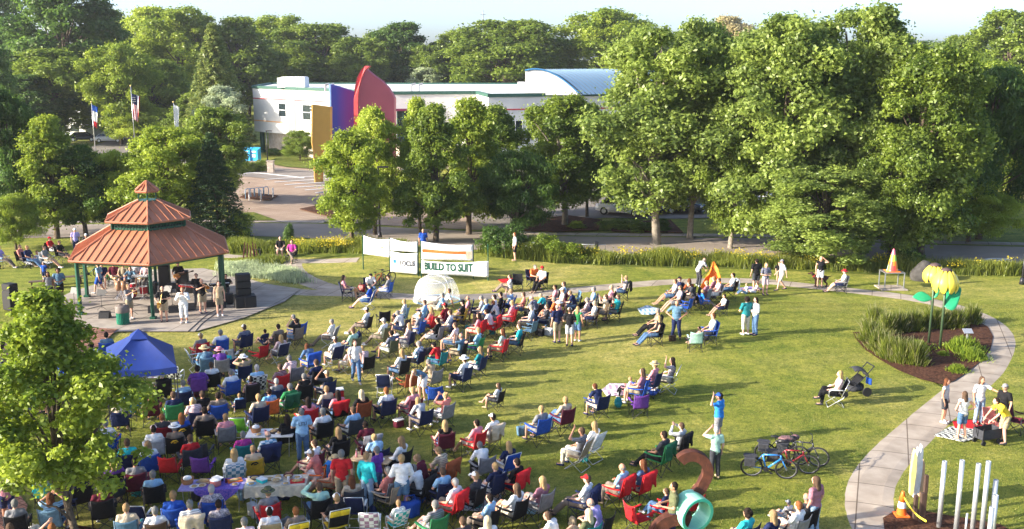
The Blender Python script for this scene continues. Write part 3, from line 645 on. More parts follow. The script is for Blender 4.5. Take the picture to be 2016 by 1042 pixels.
PROF = dict(oval=lambda t: np.sin(np.pi*np.clip(t*.86+.10, 0, 1))**.6, wide=lambda t: np.sqrt(np.clip(1-(1.7*t-.75)**2, .04, 1)), cone=lambda t: (1-t)**.75*.95+.06, tall=lambda t: .45+.55*np.sin(np.pi*np.clip(t*.9+.05, 0, 1)), leader=lambda t: np.where(t < .55, .75+.25*np.sin(np.pi*t/.55), np.clip(1-(t-.55)/.45, 0, 1)**.8*.95+.08), upright=lambda t: np.clip(np.where(t < .25, .78+.9*t, 1.05*(1-(t-.22)/.80)**.75), .05, 1), young=lambda t: np.where(t < .5, .80+.20*np.sin(np.pi*t/.5), np.where(t < .62, .80-(t-.5)*3.6, .37-.55*(t-.62))))
TP = {}
def tree_proto(key, seed, H, Rr, z0, ncl, nleaf, leaf, prof='oval', kind='leaf', clr=(.16, .30), trunk=.16, fill=.45, nstem=1):
    rng = np.random.default_rng(seed)
    if kind != 'conifer' and key != 'shrub': ncl = int(ncl*2.3); clr = (clr[0]*.42, clr[1]*.78)
    if key.startswith('far'): leaf *= .74; nleaf = int(nleaf*1.6)
    t = rng.uniform(0, 1, ncl)**.9; a = rng.uniform(0, 2*np.pi, ncl); rad = PROF[prof](t)*Rr*(fill+(1-fill)*rng.uniform(0, 1, ncl)**.5)*rng.uniform(.78, 1.08, ncl)*(1+.26*np.sin(2*a+seed)*np.cos(5*t+seed*2)+.12*np.sin(5*a+9*t))
    cz = z0+(H-z0)*(.05+.90*t); cc = np.stack([np.cos(a)*rad*.82, np.sin(a)*rad*.82, cz], 1)
    cr = Rr*rng.uniform(clr[0], clr[1], ncl)*(.75+.35*PROF[prof](t))
    wts = cr**2; k = rng.choice(ncl, nleaf, p=wts/wts.sum())
    d = rng.normal(size=(nleaf, 3)); d /= np.linalg.norm(d, axis=1)[:, None]; d[:, 2] = np.where(rng.uniform(size=nleaf) < .45, np.abs(d[:, 2]), d[:, 2])
    rr = (rng.uniform(.35, 1, nleaf)**.6)*(1+.30*np.sin(d[:, 0]*7+k)*np.sin(d[:, 1]*6+k*2))
    rr *= np.where(rng.uniform(size=nleaf) < .20, rng.uniform(1.05, 1.75, nleaf), 1)
    cen = cc[k]+d*(cr[k]*rr)[:, None]*np.array([1, 1, .78])
    nrm = d*.7+rng.normal(size=(nleaf, 3))*.6+np.array([0, 0, .25])
    tone = np.clip(rng.uniform(0, 1, ncl)[k]*.55+rng.uniform(0, .5, nleaf), 0, 1); asp = .62; droop = 0; size = leaf*rng.uniform(.6, 1.35, nleaf)
    if kind == 'feather': asp = .22; droop = 1.2; cen[:, 2] -= rng.uniform(0, 1, nleaf)**2*cr[k]*.8; size *= 1.5
    if kind == 'conifer':
        nl = ncl; lay = rng.integers(0, nl, nleaf); tt = (lay+.5)/nl; rad = Rr*((1-tt)**.85*.95+.05); a = rng.uniform(0, 2*np.pi, nleaf)
        nb = 9; ab = np.round(a/(2*np.pi)*nb+lay*.37)*(2*np.pi/nb)+rng.normal(size=nleaf)*.11-lay*.2; q = rng.uniform(0, 1, nleaf)**.7
        cen = np.stack([np.cos(ab)*rad*q, np.sin(ab)*rad*q, z0+(H-z0)*tt-rad*q*.16+rng.normal(size=nleaf)*.10*H/12], 1); nrm = rng.normal(size=(nleaf, 3))*.6+np.array([0, 0, .7]); asp = .3; tone = np.clip(rng.uniform(0, 1, nleaf), 0, 1)
    nrm /= np.linalg.norm(nrm, axis=1)[:, None]
    crown = leaf_mesh('crown', cen, nrm, size, tone, asp, droop, rng)
    m = MB(); rr_ = random.Random(seed)
    for s in range(nstem):
        ox, oy = (0, 0) if nstem == 1 else (rr_.uniform(-.5, .5), rr_.uniform(-.4, .4)); lean = rr_.uniform(-.04, .04)*H
        pts = [(ox+lean*f+.02*H*math.sin(f*5+seed+s), oy+.015*H*math.sin(f*4+s), H*.88*f) for f in [i/9 for i in range(10)]]
        m.path([(ox, oy, -.15)]+[(p[0], p[1], p[2]+.05) for p in pts], trunk, 9, rs=[trunk*1.5]+[trunk*(1.12 if i == 0 else (1-i/9.5)**.8) for i in range(10)])
    for i in range(min(ncl, 26)):
        c = cc[i]; f = max(.12, min(.8, (c[2]-z0*.35)/H*.62)); b = Vector((.02*H*math.sin(f*5+seed), 0, H*.88*f)); e = Vector(c)
        if kind == 'conifer': continue
        mid = b.lerp(e, .5)+Vector((0, 0, .06*H*rr_.uniform(-.3, 1)))
        m.path([b, b.lerp(mid, .55)+Vector((0, 0, .02*H)), mid, mid.lerp(e, .6), e], .05, 5, rs=[trunk*.42, trunk*.34, trunk*.25, trunk*.16, trunk*.05])
    tm = m.mesh('trunk', True); tm.materials.append(None); TP[key] = (crown, tm, H, Rr)
tree_proto('maple', 1, 8, 2.7, 1.0, 50, 44000, .15, 'oval', clr=(.18, .32), fill=.35)
tree_proto('maple_b', 12, 8, 2.7, .8, 62, 40000, .15, 'upright', clr=(.14, .27), fill=.25)
tree_proto('cotton', 2, 16, 4.6, 2.2, 60, 62000, .25, 'tall', clr=(.16, .32), trunk=.26, fill=.35)
tree_proto('cotton_b', 5, 16, 5.2, 1.4, 66, 62000, .26, 'wide', clr=(.15, .30), trunk=.28, fill=.4)
tree_proto('near', 3, 7, 2.5, 1.7, 60, 36000, .115, 'young', clr=(.13, .24), trunk=.085, fill=.25)
tree_proto('far', 4, 18, 6.5, 1.5, 62, 26000, .52, 'wide', clr=(.17, .30), trunk=.3)
tree_proto('far_b', 6, 18, 5.5, 1.5, 50, 24000, .50, 'oval', clr=(.18, .32), trunk=.3)
tree_proto('far_c', 9, 18, 6.0, 1.5, 42, 24000, .48, 'tall', clr=(.2, .36), trunk=.3)
tree_proto('feather', 7, 8, 3.0, 1.5, 44, 46000, .17, 'wide', 'feather', clr=(.18, .30), trunk=.12, fill=.3)
tree_proto('conifer', 8, 16, 3.6, 1.5, 22, 26000, .50, 'cone', 'conifer', trunk=.2)
tree_proto('spruce', 10, 9, 2.6, .3, 20, 22000, .26, 'cone', 'conifer', trunk=.12)
tree_proto('shrub', 11, 1.2, .8, .05, 18, 5000, .09, 'wide', clr=(.3, .5), trunk=.02)
NT = 0
def tree(kind, px, pyb, pyt, wpx, leaf, label, group=None, name='broadleaf_tree', bark=None, rz=None, cat='tree', dx=0, sq=1.0):
    """base pixel, top pixel and crown width in the photograph give the place and the real size"""
    global NT; NT += 1
    crown, tr, H0, R0 = TP[kind]; b = G(px, pyb); top = PT(px, pyt, b.y); s = FPX/(b.y*math.cos(PITCH)+CAM_H*math.sin(PITCH))
    H = (top.z-b.z)*1.03; Rr = wpx/2/s*1.14
    if name == 'broadleaf_tree' and kind in ('conifer', 'spruce'): name = 'conifer_tree'
    o = thing(name, label, cat, b, rz if rz is not None else (NT*2.4) % 6.28, group, (Rr/R0, Rr/R0*sq, H/H0))
    inst('crown', crown, [LEAF[leaf]], o); inst('trunk', tr, [bark or BARK], o); return o
FGs = 'trees along the street'
tree('maple', 697, 487, 262, 142, 'bright', 'small round bright green maple with thin trunk between the benches and the white banners', FGs)
tree('maple_b', 858, 478, 203, 165, 'mid', 'tall pointed green tree directly behind the white banners', FGs)
tree('maple_b', 925, 462, 192, 165, 'bright', 'light green tree right behind the banner tree, reaching up to the white wall', FGs)
tree('feather', 1020, 476, 300, 155, 'dark', 'low feathery dark green tree right of the banners by the boy in white', FGs)
tree('maple', 1107, 446, 192, 185, 'mid', 'dense green tree on the brown mulch island in front of the white wall', FGs, bark=PBARK)
tree('feather', 1212, 400, 250, 95, 'dark', 'dark feathery tree leaning over the parked white car', FGs)
tree('maple', 740, 462, 215, 120, 'yellow', 'thin yellow green tree in front of the red sail wall', FGs)
tree('cotton', 1284, 482, 58, 262, 'cotton', 'tall pale green cottonwood left of the big tree mass', FGs, bark=PBARK)
tree('cotton', 1365, 470, 45, 190, 'cotton', 'pale green cottonwood with a bare grey trunk beside the street', FGs, bark=PBARK)
tree('cotton_b', 1440, 490, 130, 150, 'mid', 'slimmer green cottonwood with twin pale stems by the street', FGs, bark=PBARK)
tree('cotton_b', 1535, 500, 35, 290, 'cotton', 'broad cottonwood in the middle of the big tree mass', FGs)
tree('cotton', 1660, 488, 18, 240, 'cotton', 'highest cottonwood above the cone sculpture', FGs)
tree('cotton_b', 1612, 524, 330, 255, 'cotton', 'low leafy cottonwood behind the brown dog', FGs)
tree('cotton_b', 1805, 512, 95, 250, 'mid', 'dark trunked large tree behind the yellow flower sculpture', FGs, bark=BARK)
tree('feather', 1925, 470, 140, 270, 'dark', 'wide spreading dark tree at the right edge above the street', FGs)
tree('feather', 1905, 478, 350, 190, 'yellow', 'light yellow green willow hanging over the right part of the street', FGs)
tree('cotton_b', 1745, 520, 250, 150, 'mid', 'leafy green tree between the cone sculpture and the dark trunk', FGs)
tree('far_b', 1560, 440, 60, 200, 'mid', 'dark green tree behind the broad cottonwood over the parked cars', FGs)
tree('near', 156, 1078, 566, 400, 'bright', 'young leafy tree in the lower left corner, standing among the chairs', None, sq=1.0, rz=0).rotation_euler = (0, R(-4.5), 0)
for a in ((826, 458, 190, 95, 'yellow', 'maple_b', 'light green tree between the red sail wall and the banner tree'), (968, 432, 212, 150, 'mid', 'maple', 'mid green tree before the middle of the white building'), (1158, 428, 205, 95, 'mid', 'maple', 'green tree right of the island tree, before the right end of the white wall')):
    tree(a[5], a[0], a[1], a[2], a[3], a[4], a[6], FGs)
LFs = 'trees behind the bandstand'
tree('maple_b', 112, 470, 225, 165, 'bright', 'bright green tree left of the bandstand roof under the left flagpole', LFs)
tree('feather', 30, 492, 385, 110, 'bright', 'low light green tree at the far left above the seated group', LFs)
tree('maple', 25, 468, 175, 120, 'dark', 'dark green birch at the left edge of the picture', LFs)
tree('feather', 222, 462, 300, 130, 'yellow', 'loose yellow green tree just left of the bandstand cupola', LFs)
tree('maple', 335, 470, 254, 185, 'bright', 'bright green round tree right behind the bandstand cupola', LFs)
tree('spruce', 425, 472, 268, 130, 'spruce', 'dark spruce right of the bandstand roof', LFs)
tree('maple', 165, 466, 290, 140, 'dark', 'dark green tree close behind the left slope of the bandstand roof', LFs)
tree('maple', 432, 400, 215, 150, 'mid', 'mid green tree above the dark spruce, left of the blue donation boxes', LFs)
tree('feather', 590, 318, 258, 66, 'mid', 'small ornamental tree on the lawn under the white facade', LFs)
for x, y, h, r, k, w in ((-36, 23, 12.5, 3.8, 'cotton', 'nearer'), (-42, 34, 13.5, 4.0, 'cotton_b', 'farther')):
    crown, tr, H0, R0 = TP[k]; o = thing('broadleaf_tree', f'tall tree standing just outside the left edge, {w} one', 'tree', (x, y, 0), x, None, (r/R0, r/R0, h/H0))
    inst('crown', crown, [LEAF['mid']], o); inst('trunk', tr, [BARK], o)
BGs = 'trees beyond the building'
BG = [  # px, base, top, width, kind, leaf, words
 (5, 250, -12, 130, 'far', 'dark', 'dark tree in the top left corner'), (140, 262, -22, 205, 'far', 'dark', 'huge dark oak towering over the left flagpole'),
 (110, 280, 100, 165, 'far_b', 'mid', 'rounded willow like tree left of the flags'), (240, 285, 92, 120, 'far_c', 'bright', 'light green tree behind the striped flag'), (300, 275, 118, 150, 'far', 'mid', 'mid green tree between the striped and the white flag'),
 (228, 222, 22, 110, 'far_b', 'mid', 'pale far tree right of the huge dark oak'), (310, 232, 18, 120, 'far_b', 'yellow', 'yellow green tall tree left of the pine'), (372, 238, 22, 140, 'far_c', 'bright', 'tall light tree beside the pine'),
 (432, 300, 55, 120, 'conifer', 'pine', 'tall yellowish pine left of the white building'), (478, 236, 38, 140, 'far_b', 'mid', 'tree behind the left corner of the white building'),
 (440, 305, 172, 80, 'far_b', 'silver', 'grey green shrubby tree at the left foot of the building'), (555, 222, 36, 130, 'far_c', 'bright', 'light green tree above the roof box'),
 (630, 225, 48, 170, 'far', 'mid', 'broad tree above the blue and purple wall'), (715, 228, 75, 120, 'far', 'mid', 'tree right behind the red sail wall'), (800, 225, 48, 125, 'far_b', 'dark', 'dark round tree right of the red sail tip'),
 (842, 228, 92, 90, 'far_b', 'mid', 'lower dark tree right of the dark round one'), (838, 230, 135, 80, 'far_b', 'silver', 'grey leaved tree low above the entrance roof'), (905, 222, 66, 100, 'far_c', 'bright', 'light tree in the dip of the tree line'),
 (1000, 232, 40, 210, 'far', 'mid', 'wide dark green tree behind the barrel roof left'), (960, 226, 75, 100, 'far_b', 'mid', 'smaller tree tucked left of the wide one'), (1100, 224, 82, 90, 'far_c', 'dark', 'dark tree right above the white gable'),
 (1188, 230, 24, 170, 'far_c', 'bright', 'tall light green tree above the blue roof'), (1290, 225, 62, 120, 'far_b', 'mid', 'tree behind the pale cottonwood tops'), (1425, 214, 35, 100, 'far_b', 'tan', 'tan half bare tree sticking out of the tree line'),
 (1350, 210, 62, 110, 'far', 'mid', 'tree left of the tan one'), (1480, 212, 60, 120, 'far', 'mid', 'tree right of the tan one'), (1730, 210, 60, 150, 'far_b', 'dark', 'dark tree right behind the highest cottonwood'),
 (1800, 208, 98, 90, 'far', 'mid', 'low far tree in the right gap of the tree line'), (1880, 250, 70, 140, 'far', 'mid', 'mid green tree left of the big right one'), (1975, 262, 22, 175, 'far', 'mid', 'big rounded tree at the upper right corner'),
 (1950, 330, 128, 170, 'far_c', 'bright', 'bright green tree under the big right corner tree'), (1850, 330, 160, 130, 'far_b', 'mid', 'tree behind the yellow flowers up to the skyline'), (2030, 400, 200, 150, 'far_b', 'bright', 'half cut bright tree at the right edge'),
 (1690, 345, 120, 190, 'far', 'mid', 'dark filler tree behind the cottonwood trunks'), (1400, 350, 110, 170, 'far_b', 'mid', 'tree behind the car park, seen between cottonwoods'), (60, 286, 150, 130, 'far_b', 'dark', 'dark tree over the white far house'),
 (265, 286, 200, 110, 'feather', 'yellow', 'umbrella shaped pale tree right of the striped flag'), (395, 292, 185, 110, 'far_b', 'mid', 'bushy tree right of the white flag'), (490, 232, 110, 110, 'far', 'dark', 'dark tree touching the roof corner'), (1600, 280, 90, 200, 'far', 'mid', 'wide tree hidden behind the cottonwood mass'),
 (680, 222, 85, 110, 'far_b', 'dark', 'dark tree left of the red sail tip'), (-30, 320, 60, 120, 'far', 'dark', 'dark tree cut by the left edge'), (760, 215, 60, 90, 'far_c', 'mid', 'tree peeking out over the red sail slope'), (1050, 216, 60, 100, 'far_c', 'mid', 'tree right behind the wide dark one'), (190, 268, 150, 90, 'far_c', 'dark', 'dark tree between the left and the striped flag'), (350, 268, 160, 100, 'far', 'dark', 'dark tree behind the white flag')]
for px, b, t, w, k, lf, words in BG: tree(k, px, b, t, w*1.12, lf, words, BGs)
# far wood that closes the horizon: one mass
rng = np.random.default_rng(21); cs, ts = [], []
for i in range(150):
    x = -330+660*rng.uniform(); y = rng.uniform(250, 330); h = rng.uniform(9.5, 13.5)+(2.5 if x < -60 else 0); r = rng.uniform(4, 7); n = 520
    d = rng.normal(size=(n, 3)); d /= np.linalg.norm(d, axis=1)[:, None]; d[:, 2] = np.abs(d[:, 2])
    cs.append(np.array([x, y, h*.35])+d*np.array([r, r, h*.65])*rng.uniform(.7, 1.05, n)[:, None]); ts.append(np.clip(rng.uniform(0, .6)+rng.uniform(0, .4, n), 0, 1))
cs = np.concatenate(cs); ts = np.concatenate(ts); nn = rng.normal(size=cs.shape)+np.array([0, -.4, .5]); nn /= np.linalg.norm(nn, axis=1)[:, None]
me = leaf_mesh('far_wood', cs, nn, rng.uniform(.9, 2.0, len(cs)), ts, .7, 0, rng); o = inst('far_wood', me, [LEAF['mid']]); tag(o, 'far off woodland closing the horizon behind all the trees', 'wood', kind='stuff')
# ---------------------------------------------------------------- tall grass verges and ornamental grasses
def blades(name, pts, h, wd, leaf, label, cat, n, spread, rng, flowers=None):
    P = np.array(pts)
    k = rng.integers(0, len(P), n); c = P[k]+np.stack([rng.normal(size=n)*spread, rng.normal(size=n)*spread*(.6 if label else 1), np.zeros(n)], 1); c[:, 2] = hfn(c[:, 0], c[:, 1])
    hh = h*rng.uniform(.45, 1.15, n)*(0.75+.35*np.sin(c[:, 0]*1.1)*np.sin(c[:, 0]*.37+c[:, 1])); a = rng.uniform(0, np.pi, n); le = rng.normal(size=(n, 2))*.22
    if label is None: q = np.hypot(c[:, 0], c[:, 1])/spread; hh *= np.clip(1.12-.22*q**2, .3, 1.2); le = le*.6+c[:, :2]/spread*.22
    dx = np.stack([np.cos(a), np.sin(a), np.zeros(n)], 1)*wd; tip = c+np.stack([le[:, 0]*hh, le[:, 1]*hh, hh], 1); md = c+(tip-c)*.55+np.stack([-le[:, 0]*hh*.15, -le[:, 1]*hh*.15, hh*.03], 1)
    V4 = np.stack([c-dx*.5, c+dx*.5, md+dx*.45, tip, md-dx*.45], 1).reshape(-1, 3); me = bpy.data.meshes.new(name); me.vertices.add(5*n); me.vertices.foreach_set('co', V4.astype(np.float32).ravel())
    me.loops.add(5*n); me.loops.foreach_set('vertex_index', np.arange(5*n, dtype=np.int32)); me.polygons.add(n); me.polygons.foreach_set('loop_start', np.arange(0, 5*n, 5, dtype=np.int32)); me.polygons.foreach_set('loop_total', np.full(n, 5, np.int32)); me.update(calc_edges=True)
    at = me.attributes.new('tone', 'FLOAT', 'FACE'); at.data.foreach_set('value', np.clip(rng.uniform(0, 1, n)*.7+.3*np.sin(c[:, 0]*.8)**2, 0, 1).astype(np.float32)); me.materials.append(None)
    if label is None: return me
    o = inst(name, me, [LEAF[leaf]]); return tag(o, label, cat, kind='stuff')
rng = np.random.default_rng(5)
def band(a, b, n, rng):
    out = []
    for i in range(n):
        t = rng.uniform()*(len(a)-1); k = int(t); f = t-k; q = rng.uniform(); pa = [a[k][j]*(1-f)+a[k+1][j]*f for j in (0, 1)]; pb = [b[k][j]*(1-f)+b[k+1][j]*f for j in (0, 1)]
        p = G(pa[0]*(1-q)+pb[0]*q, pa[1]*(1-q)+pb[1]*q); out.append((p.x, p.y, 0))
    return out
LEAF['flower'] = leaf_mat('yellow_flowers', (.50, .40, .02), (.75, .62, .05)); LEAF['seed'] = leaf_mat('grass_seed_heads', (.24, .24, .10), (.50, .46, .24)); LEAF['grass'] = leaf_mat('tall_grass', (.075, .12, .016), (.32, .35, .05)); LEAF['lawnblade'] = leaf_mat('lawn_blades', (.085, .12, .016), (.42, .38, .10))
bandR = ([(960, 492), (1100, 506), (1300, 512), (1500, 517), (1790, 526), (2040, 534)], [(960, 505), (1100, 517), (1300, 524), (1500, 529), (1790, 538), (2040, 545)])
bandL = ([(452, 490), (560, 488), (690, 484), (790, 490)], [(452, 499), (560, 500), (690, 498), (790, 500)])
blades('tall_grass', band(*bandR, 900, rng), .95, .035, 'grass', 'tall rough green grass along the near side of the street', 'tall grass', 42000, .25, rng)
blades('tall_grass', band(*bandL, 500, rng), .85, .035, 'grass', 'tall grass strip behind the two people sitting by the round maple', 'tall grass', 20000, .25, rng)
blades('meadow_plants', band([(440, 524), (500, 522), (560, 532)], [(440, 545), (520, 548), (600, 560)], 300, rng), .5, .04, 'silver', 'pale meadow plants on the bank behind the speaker tower', 'meadow plants', 9000, .3, rng)
blades('meadow_plants', band([(450, 512), (560, 514)], [(450, 520), (540, 524)], 120, rng), .4, .04, 'grass', 'low green plants beside the rusty metal figures', 'meadow plants', 5000, .3, rng)
def flowers(pts, n, h, label):
    P = np.array(pts); k = rng.integers(0, len(P), n); c = P[k]+rng.normal(size=(n, 3))*np.array([.25, .2, 0]); c[:, 2] = hfn(c[:, 0], c[:, 1])+h*rng.uniform(.6, 1.1, n); nn = rng.normal(size=(n, 3))*.5+np.array([0, -.5, .8]); nn /= np.linalg.norm(nn, axis=1)[:, None]
    o = inst('wild_flowers', leaf_mesh('wild_flowers', c, nn, rng.uniform(.06, .13, n), rng.uniform(0, 1, n), .9, 0, rng), [LEAF['flower']]); tag(o, label, 'flowers', kind='stuff')
flowers(band(*bandR, 60, rng), 1500, .85, 'yellow wildflowers scattered in the tall grass by the street')
flowers(band([(575, 490), (690, 488)], [(575, 500), (690, 500)], 60, rng), 800, .8, 'dense yellow wildflowers left of the round maple trunk')
# short turf blades over the lawn nearest the camera: one mass
n = 260000; yy = rng.uniform(0, 1, n)**1.6; py_ = 600+yy*520; px_ = rng.uniform(-60, 2080, n); cp, sp = math.cos(PITCH), math.sin(PITCH)
a_ = (px_-CX)/FPX; b_ = (CY-py_)/FPX; dz = -sp+b_*cp; t_ = CAM_H/(-dz); gxx = a_*t_; gyy = (cp+b_*sp)*t_
def inpoly(x, y, P):
    r = np.zeros(len(x), bool); j = len(P)-1
    for i in range(len(P)):
        c = ((P[i][1] > y) != (P[j][1] > y)) & (x < (P[j][0]-P[i][0])*(y-P[i][1])/(P[j][1]-P[i][1]+1e-9)+P[i][0]); r ^= c; j = i
    return r
bad = np.zeros(n, bool)
for o in COL.objects:
    if o.get('kind') == 'structure' and o.name.split('.')[0] in ('path', 'stage_slab', 'brick_walk', 'flower_bed', 'mulch_ring'):
        if o.name.startswith('path'):
            co = np.array([v.co[:2] for v in o.data.vertices]).reshape(-1, 5, 2); poly = np.concatenate([co[:, 0], co[::-1, 4]])
        else:
            poly = None; src = {'stage_slab': [(20, 690), (60, 615), (140, 577), (215, 553), (290, 533), (400, 530), (470, 545), (520, 560), (592, 571), (560, 596), (480, 628), (385, 655), (232, 655), (205, 668), (160, 700), (90, 760), (0, 830), (-60, 760)]}.get(o.name)
            if src: poly = [G(*p)[:2] for p in src]
            elif o.name == 'flower_bed': poly = [G(*p)[:2] for p in [(1679, 656), (1735, 712), (1810, 748), (1852, 759), (1905, 735), (1950, 690), (1955, 664), (1927, 636), (1760, 648)]]
            elif o.name == 'brick_walk': poly = [G(*p)[:2] for p in [(232, 651), (160, 648), (60, 690), (-40, 740), (-90, 1010), (-60, 1200), (30, 1100), (55, 1000), (20, 880), (60, 780), (120, 720), (190, 690)]]
            elif o.name == 'mulch_ring': poly = [G(*p)[:2] for p in [(1738, 1022), (1800, 1004), (1970, 1035), (2010, 1060), (1900, 1140), (1800, 1130)]]
        if poly is not None: bad |= inpoly(gxx, gyy, poly)
gxx, gyy = gxx[~bad], gyy[~bad]; n = len(gxx); c = np.stack([gxx, gyy, hfn(gxx, gyy)+.01], 1); nn = rng.normal(size=(n, 3)); nn[:, 2] = np.abs(nn[:, 2])*.3; nn /= np.linalg.norm(nn, axis=1)[:, None]
me = leaf_mesh('lawn_blades', c, nn, rng.uniform(.035, .085, n), np.clip(rng.uniform(0, 1, n), 0, 1), .22, -1.5, rng); o = inst('lawn_blades', me, [LEAF['lawnblade']]); tag(o, 'short mown turf blades covering the near lawn', 'grass', kind='stuff')
# ornamental grass clumps of the flower bed, each a plant
r2 = np.random.default_rng(9); GC = [blades('foliage', [(0, 0, 0)], 1.15, .028, None, None, None, 1500, .20, r2)]
SD = [blades('seed_heads', [(0, 0, 0)], 1.4, .03, None, None, None, 120, .22, r2)]
for me in GC+SD:
    pass
for i, (px, py, sc, w) in enumerate([(1722, 642, 1, 'back row, leftmost clump'), (1745, 655, 1, 'front of the back row at left'), (1768, 652, 1, 'back row, second clump'), (1798, 650, 1, 'back row, third clump'), (1836, 645, 1, 'right behind the flower stems'), (1880, 644, 1, 'right of the flower stems'), (1912, 636, .95, 'rightmost of the back row'), (1712, 672, 1, 'left tip of the bed'), (1730, 690, 1, 'left edge, lower clump'), (1752, 705, 1.05, 'lower left edge'), (1775, 712, 1.05, 'lowest of the left edge'), (1800, 716, 1.05, 'next to the dark mulch in front'), (1858, 645, .9, 'between both flower stems')]):
    o = thing('ornamental_grass', 'tall ornamental grass clump in the flower bed, '+w, 'ornamental grass', G(px, py)+Vector((0, 0, .05)), i*1.3, 'ornamental grasses of the flower bed', sc)
    inst('foliage', GC[0], [LEAF['grass']], o); inst('seed_heads', SD[0], [LEAF['seed']], o)
r3 = np.random.default_rng(10); HG = blades('foliage', [(0, 0, 0)], .6, .06, None, None, None, 900, .30, r3)
for i, (px, py, sc, w) in enumerate([(1898, 690, 1.25, 'large bright green leafy plant by the little sign in the flower bed'), (1915, 706, .9, 'bright leafy plant lower right of the little sign'), (1806, 688, .8, 'small green plant left of the flower stems'), (1884, 732, .6, 'small green plant at the lower corner of the flower bed'), (1856, 700, .35, 'tiny plant below the flower stems')]):
    o = inst('leafy_plant', HG, [LEAF['bright']], None, G(px, py)+Vector((0, 0, .05))); o.scale = (sc,)*3; o.rotation_euler.z = i; tag(o, w, 'plant', 'leafy plants of the flower bed')
SHR = [(1010, 500, 60, 50, 'dark', 'dark round bush behind the boy in white'), (975, 497, 70, 45, 'dark', 'dark bush right of the banners'), (1062, 506, 50, 40, 'mid', 'bush right of the white bollards'), (1085, 508, 60, 38, 'bright', 'bright yellow green bush left of the black sign'), (1120, 512, 60, 30, 'bright', 'low bright bush at the street'),
 (1215, 452, 60, 18, 'mid', 'low hedge under the white car'), (1260, 456, 60, 18, 'mid', 'low hedge right of the white car'), (1300, 458, 40, 24, 'dark', 'dark shrub left of the slim white trunk'), (1135, 452, 34, 14, 'bright', 'tiny shrub on the mulch island'), (570, 306, 40, 16, 'dark', 'clipped dark hedge under the white facade'), (600, 308, 50, 14, 'bright', 'light hedge under the white facade'), (540, 306, 34, 12, 'dark', 'clipped hedge by the green column'), (480, 340, 40, 20, 'mid', 'shrub left of the stone pillar'), (512, 338, 34, 20, 'mid', 'shrub right next to the stone pillar'), (640, 312, 40, 14, 'bright', 'low hedge behind the yellow wall'), (570, 486, 22, 40, 'dark', 'dark pointed shrub behind the two people on chairs'),
 (1790, 528, 60, 34, 'dark', 'dark bush behind the cone sculpture'), (470, 470, 50, 50, 'yellow', 'yellow green bush at the foot of the dark spruce')]
for px, py, w, h, lf, lb in SHR: tree('shrub', px, py, py-h, w, lf, lb, 'shrubs', 'shrub', cat='shrub')
def part(mb, name, mats, root, smooth=False):
    """mb in world coordinates, made a child mesh of root"""
    me = mb.mesh(name, smooth); M = Matrix.Translation(root.location) @ Matrix.Rotation(root.rotation_euler.z, 4, 'Z'); me.transform(M.inverted())
    for m in (mats if isinstance(mats, (list, tuple)) else [mats]): me.materials.append(m)
    o = bpy.data.objects.new(name, me); COL.objects.link(o); o.parent = root; return o
def pz(px, py, z):
    """point at height z seen at this pixel"""
    d = ray(px, py); t = (CAM_H-z)/(-d.z); return Vector((d.x*t, d.y*t, z))
def facade_box(m, a, b, z0, z1, t0, t1, out, depth=.15, mi=0):
    """box lying on the wall a->b, from t0 to t1 metres along it"""
    d = (b-a); d.z = 0; d.normalize(); n = Vector((d.y, -d.x, 0))
    if n.y > 0: n = -n
    p, q = a+d*t0, a+d*t1
    m.prism([(p.x+n.x*out, p.y+n.y*out, z0), (q.x+n.x*out, q.y+n.y*out, z0), (q.x+n.x*out, q.y+n.y*out, z1), (p.x+n.x*out, p.y+n.y*out, z1)], -n*depth, mi)
# ---------------------------------------------------------------- white building
WHITE = mat('white_render', (.64, .63, .60), rough=.8, var=.07, scale=.5, bump=.08, bscale=20, spec=.2)
ROOFW = mat('white_roof', (.72, .72, .70), rough=.9, var=.06, scale=.4)
TRIMG = mat('dark_green_trim', (.035, .10, .075), rough=.5)
GREENP = mat('green_paint', (.012, .075, .045), rough=.4, var=.1)
REDL = mat('red_stripe_paint', (.45, .05, .06), rough=.6); ORL = mat('orange_stripe_paint', (.75, .42, .20), rough=.6)
STONE = mat('tan_stone', (.36, .30, .24), col2=(.48, .42, .35), scale=3, rough=.9, bump=.4)
zt, zb = 8.9, 2.9
A, B, C, D, E, F = pz(497, 172, zt), pz(655, 178, zt), pz(775, 184, zt), pz(938, 183, zt), pz(962, 189, zt), pz(1491, 183.5, zt)
Ab, Fb = pz(532, 166, zt), pz(1480, 167, zt)
bl = thing('white_building', 'long white two storey building with green roof edge and red stripe behind the trees', 'building', (C.x, C.y, 0))
def zz(p, z): return Vector((p.x, p.y, z))
m = MB(); m.prism([zz(p, zb) for p in (A, B, C, D, E, F, Fb, Ab)], (0, 0, zt-zb)); 
part(m, 'wall', WHITE, bl)
ctr = sum((A, B, C, D, E, F, Fb, Ab), Vector())/8
def inset(p, f): return ctr+(p-ctr)*f
m = MB(); m.prism([zz(inset(p, .93), 0) for p in (A, B, C, D, E, F, Fb, Ab)], (0, 0, zb-.02)); part(m, 'ground_floor_wall', STONE, bl)
m = MB(); m.prism([zz(inset(p, .985), zt+.003) for p in (A, B, C, D, E, F, Fb, Ab)], (0, 0, .03)); part(m, 'roof', ROOFW, bl)
m = MB()
loop = [A, B, C, D, E, F, Fb, Ab]
for i in range(8):
    a, b = loop[i], loop[(i+1) % 8]; d = (b-a).normalized(); n = Vector((d.y, -d.x, 0))
    m.prism([a-d*.1+n*.12+Vector((0, 0, -.14)), b+d*.1+n*.12+Vector((0, 0, -.14)), b+d*.1-n*.25+Vector((0, 0, -.14)), a-d*.1-n*.25+Vector((0, 0, -.14))], (0, 0, .36+.004*i))
part(m, 'roof_edge', TRIMG, bl)
AB = (B-A).length
m = MB()
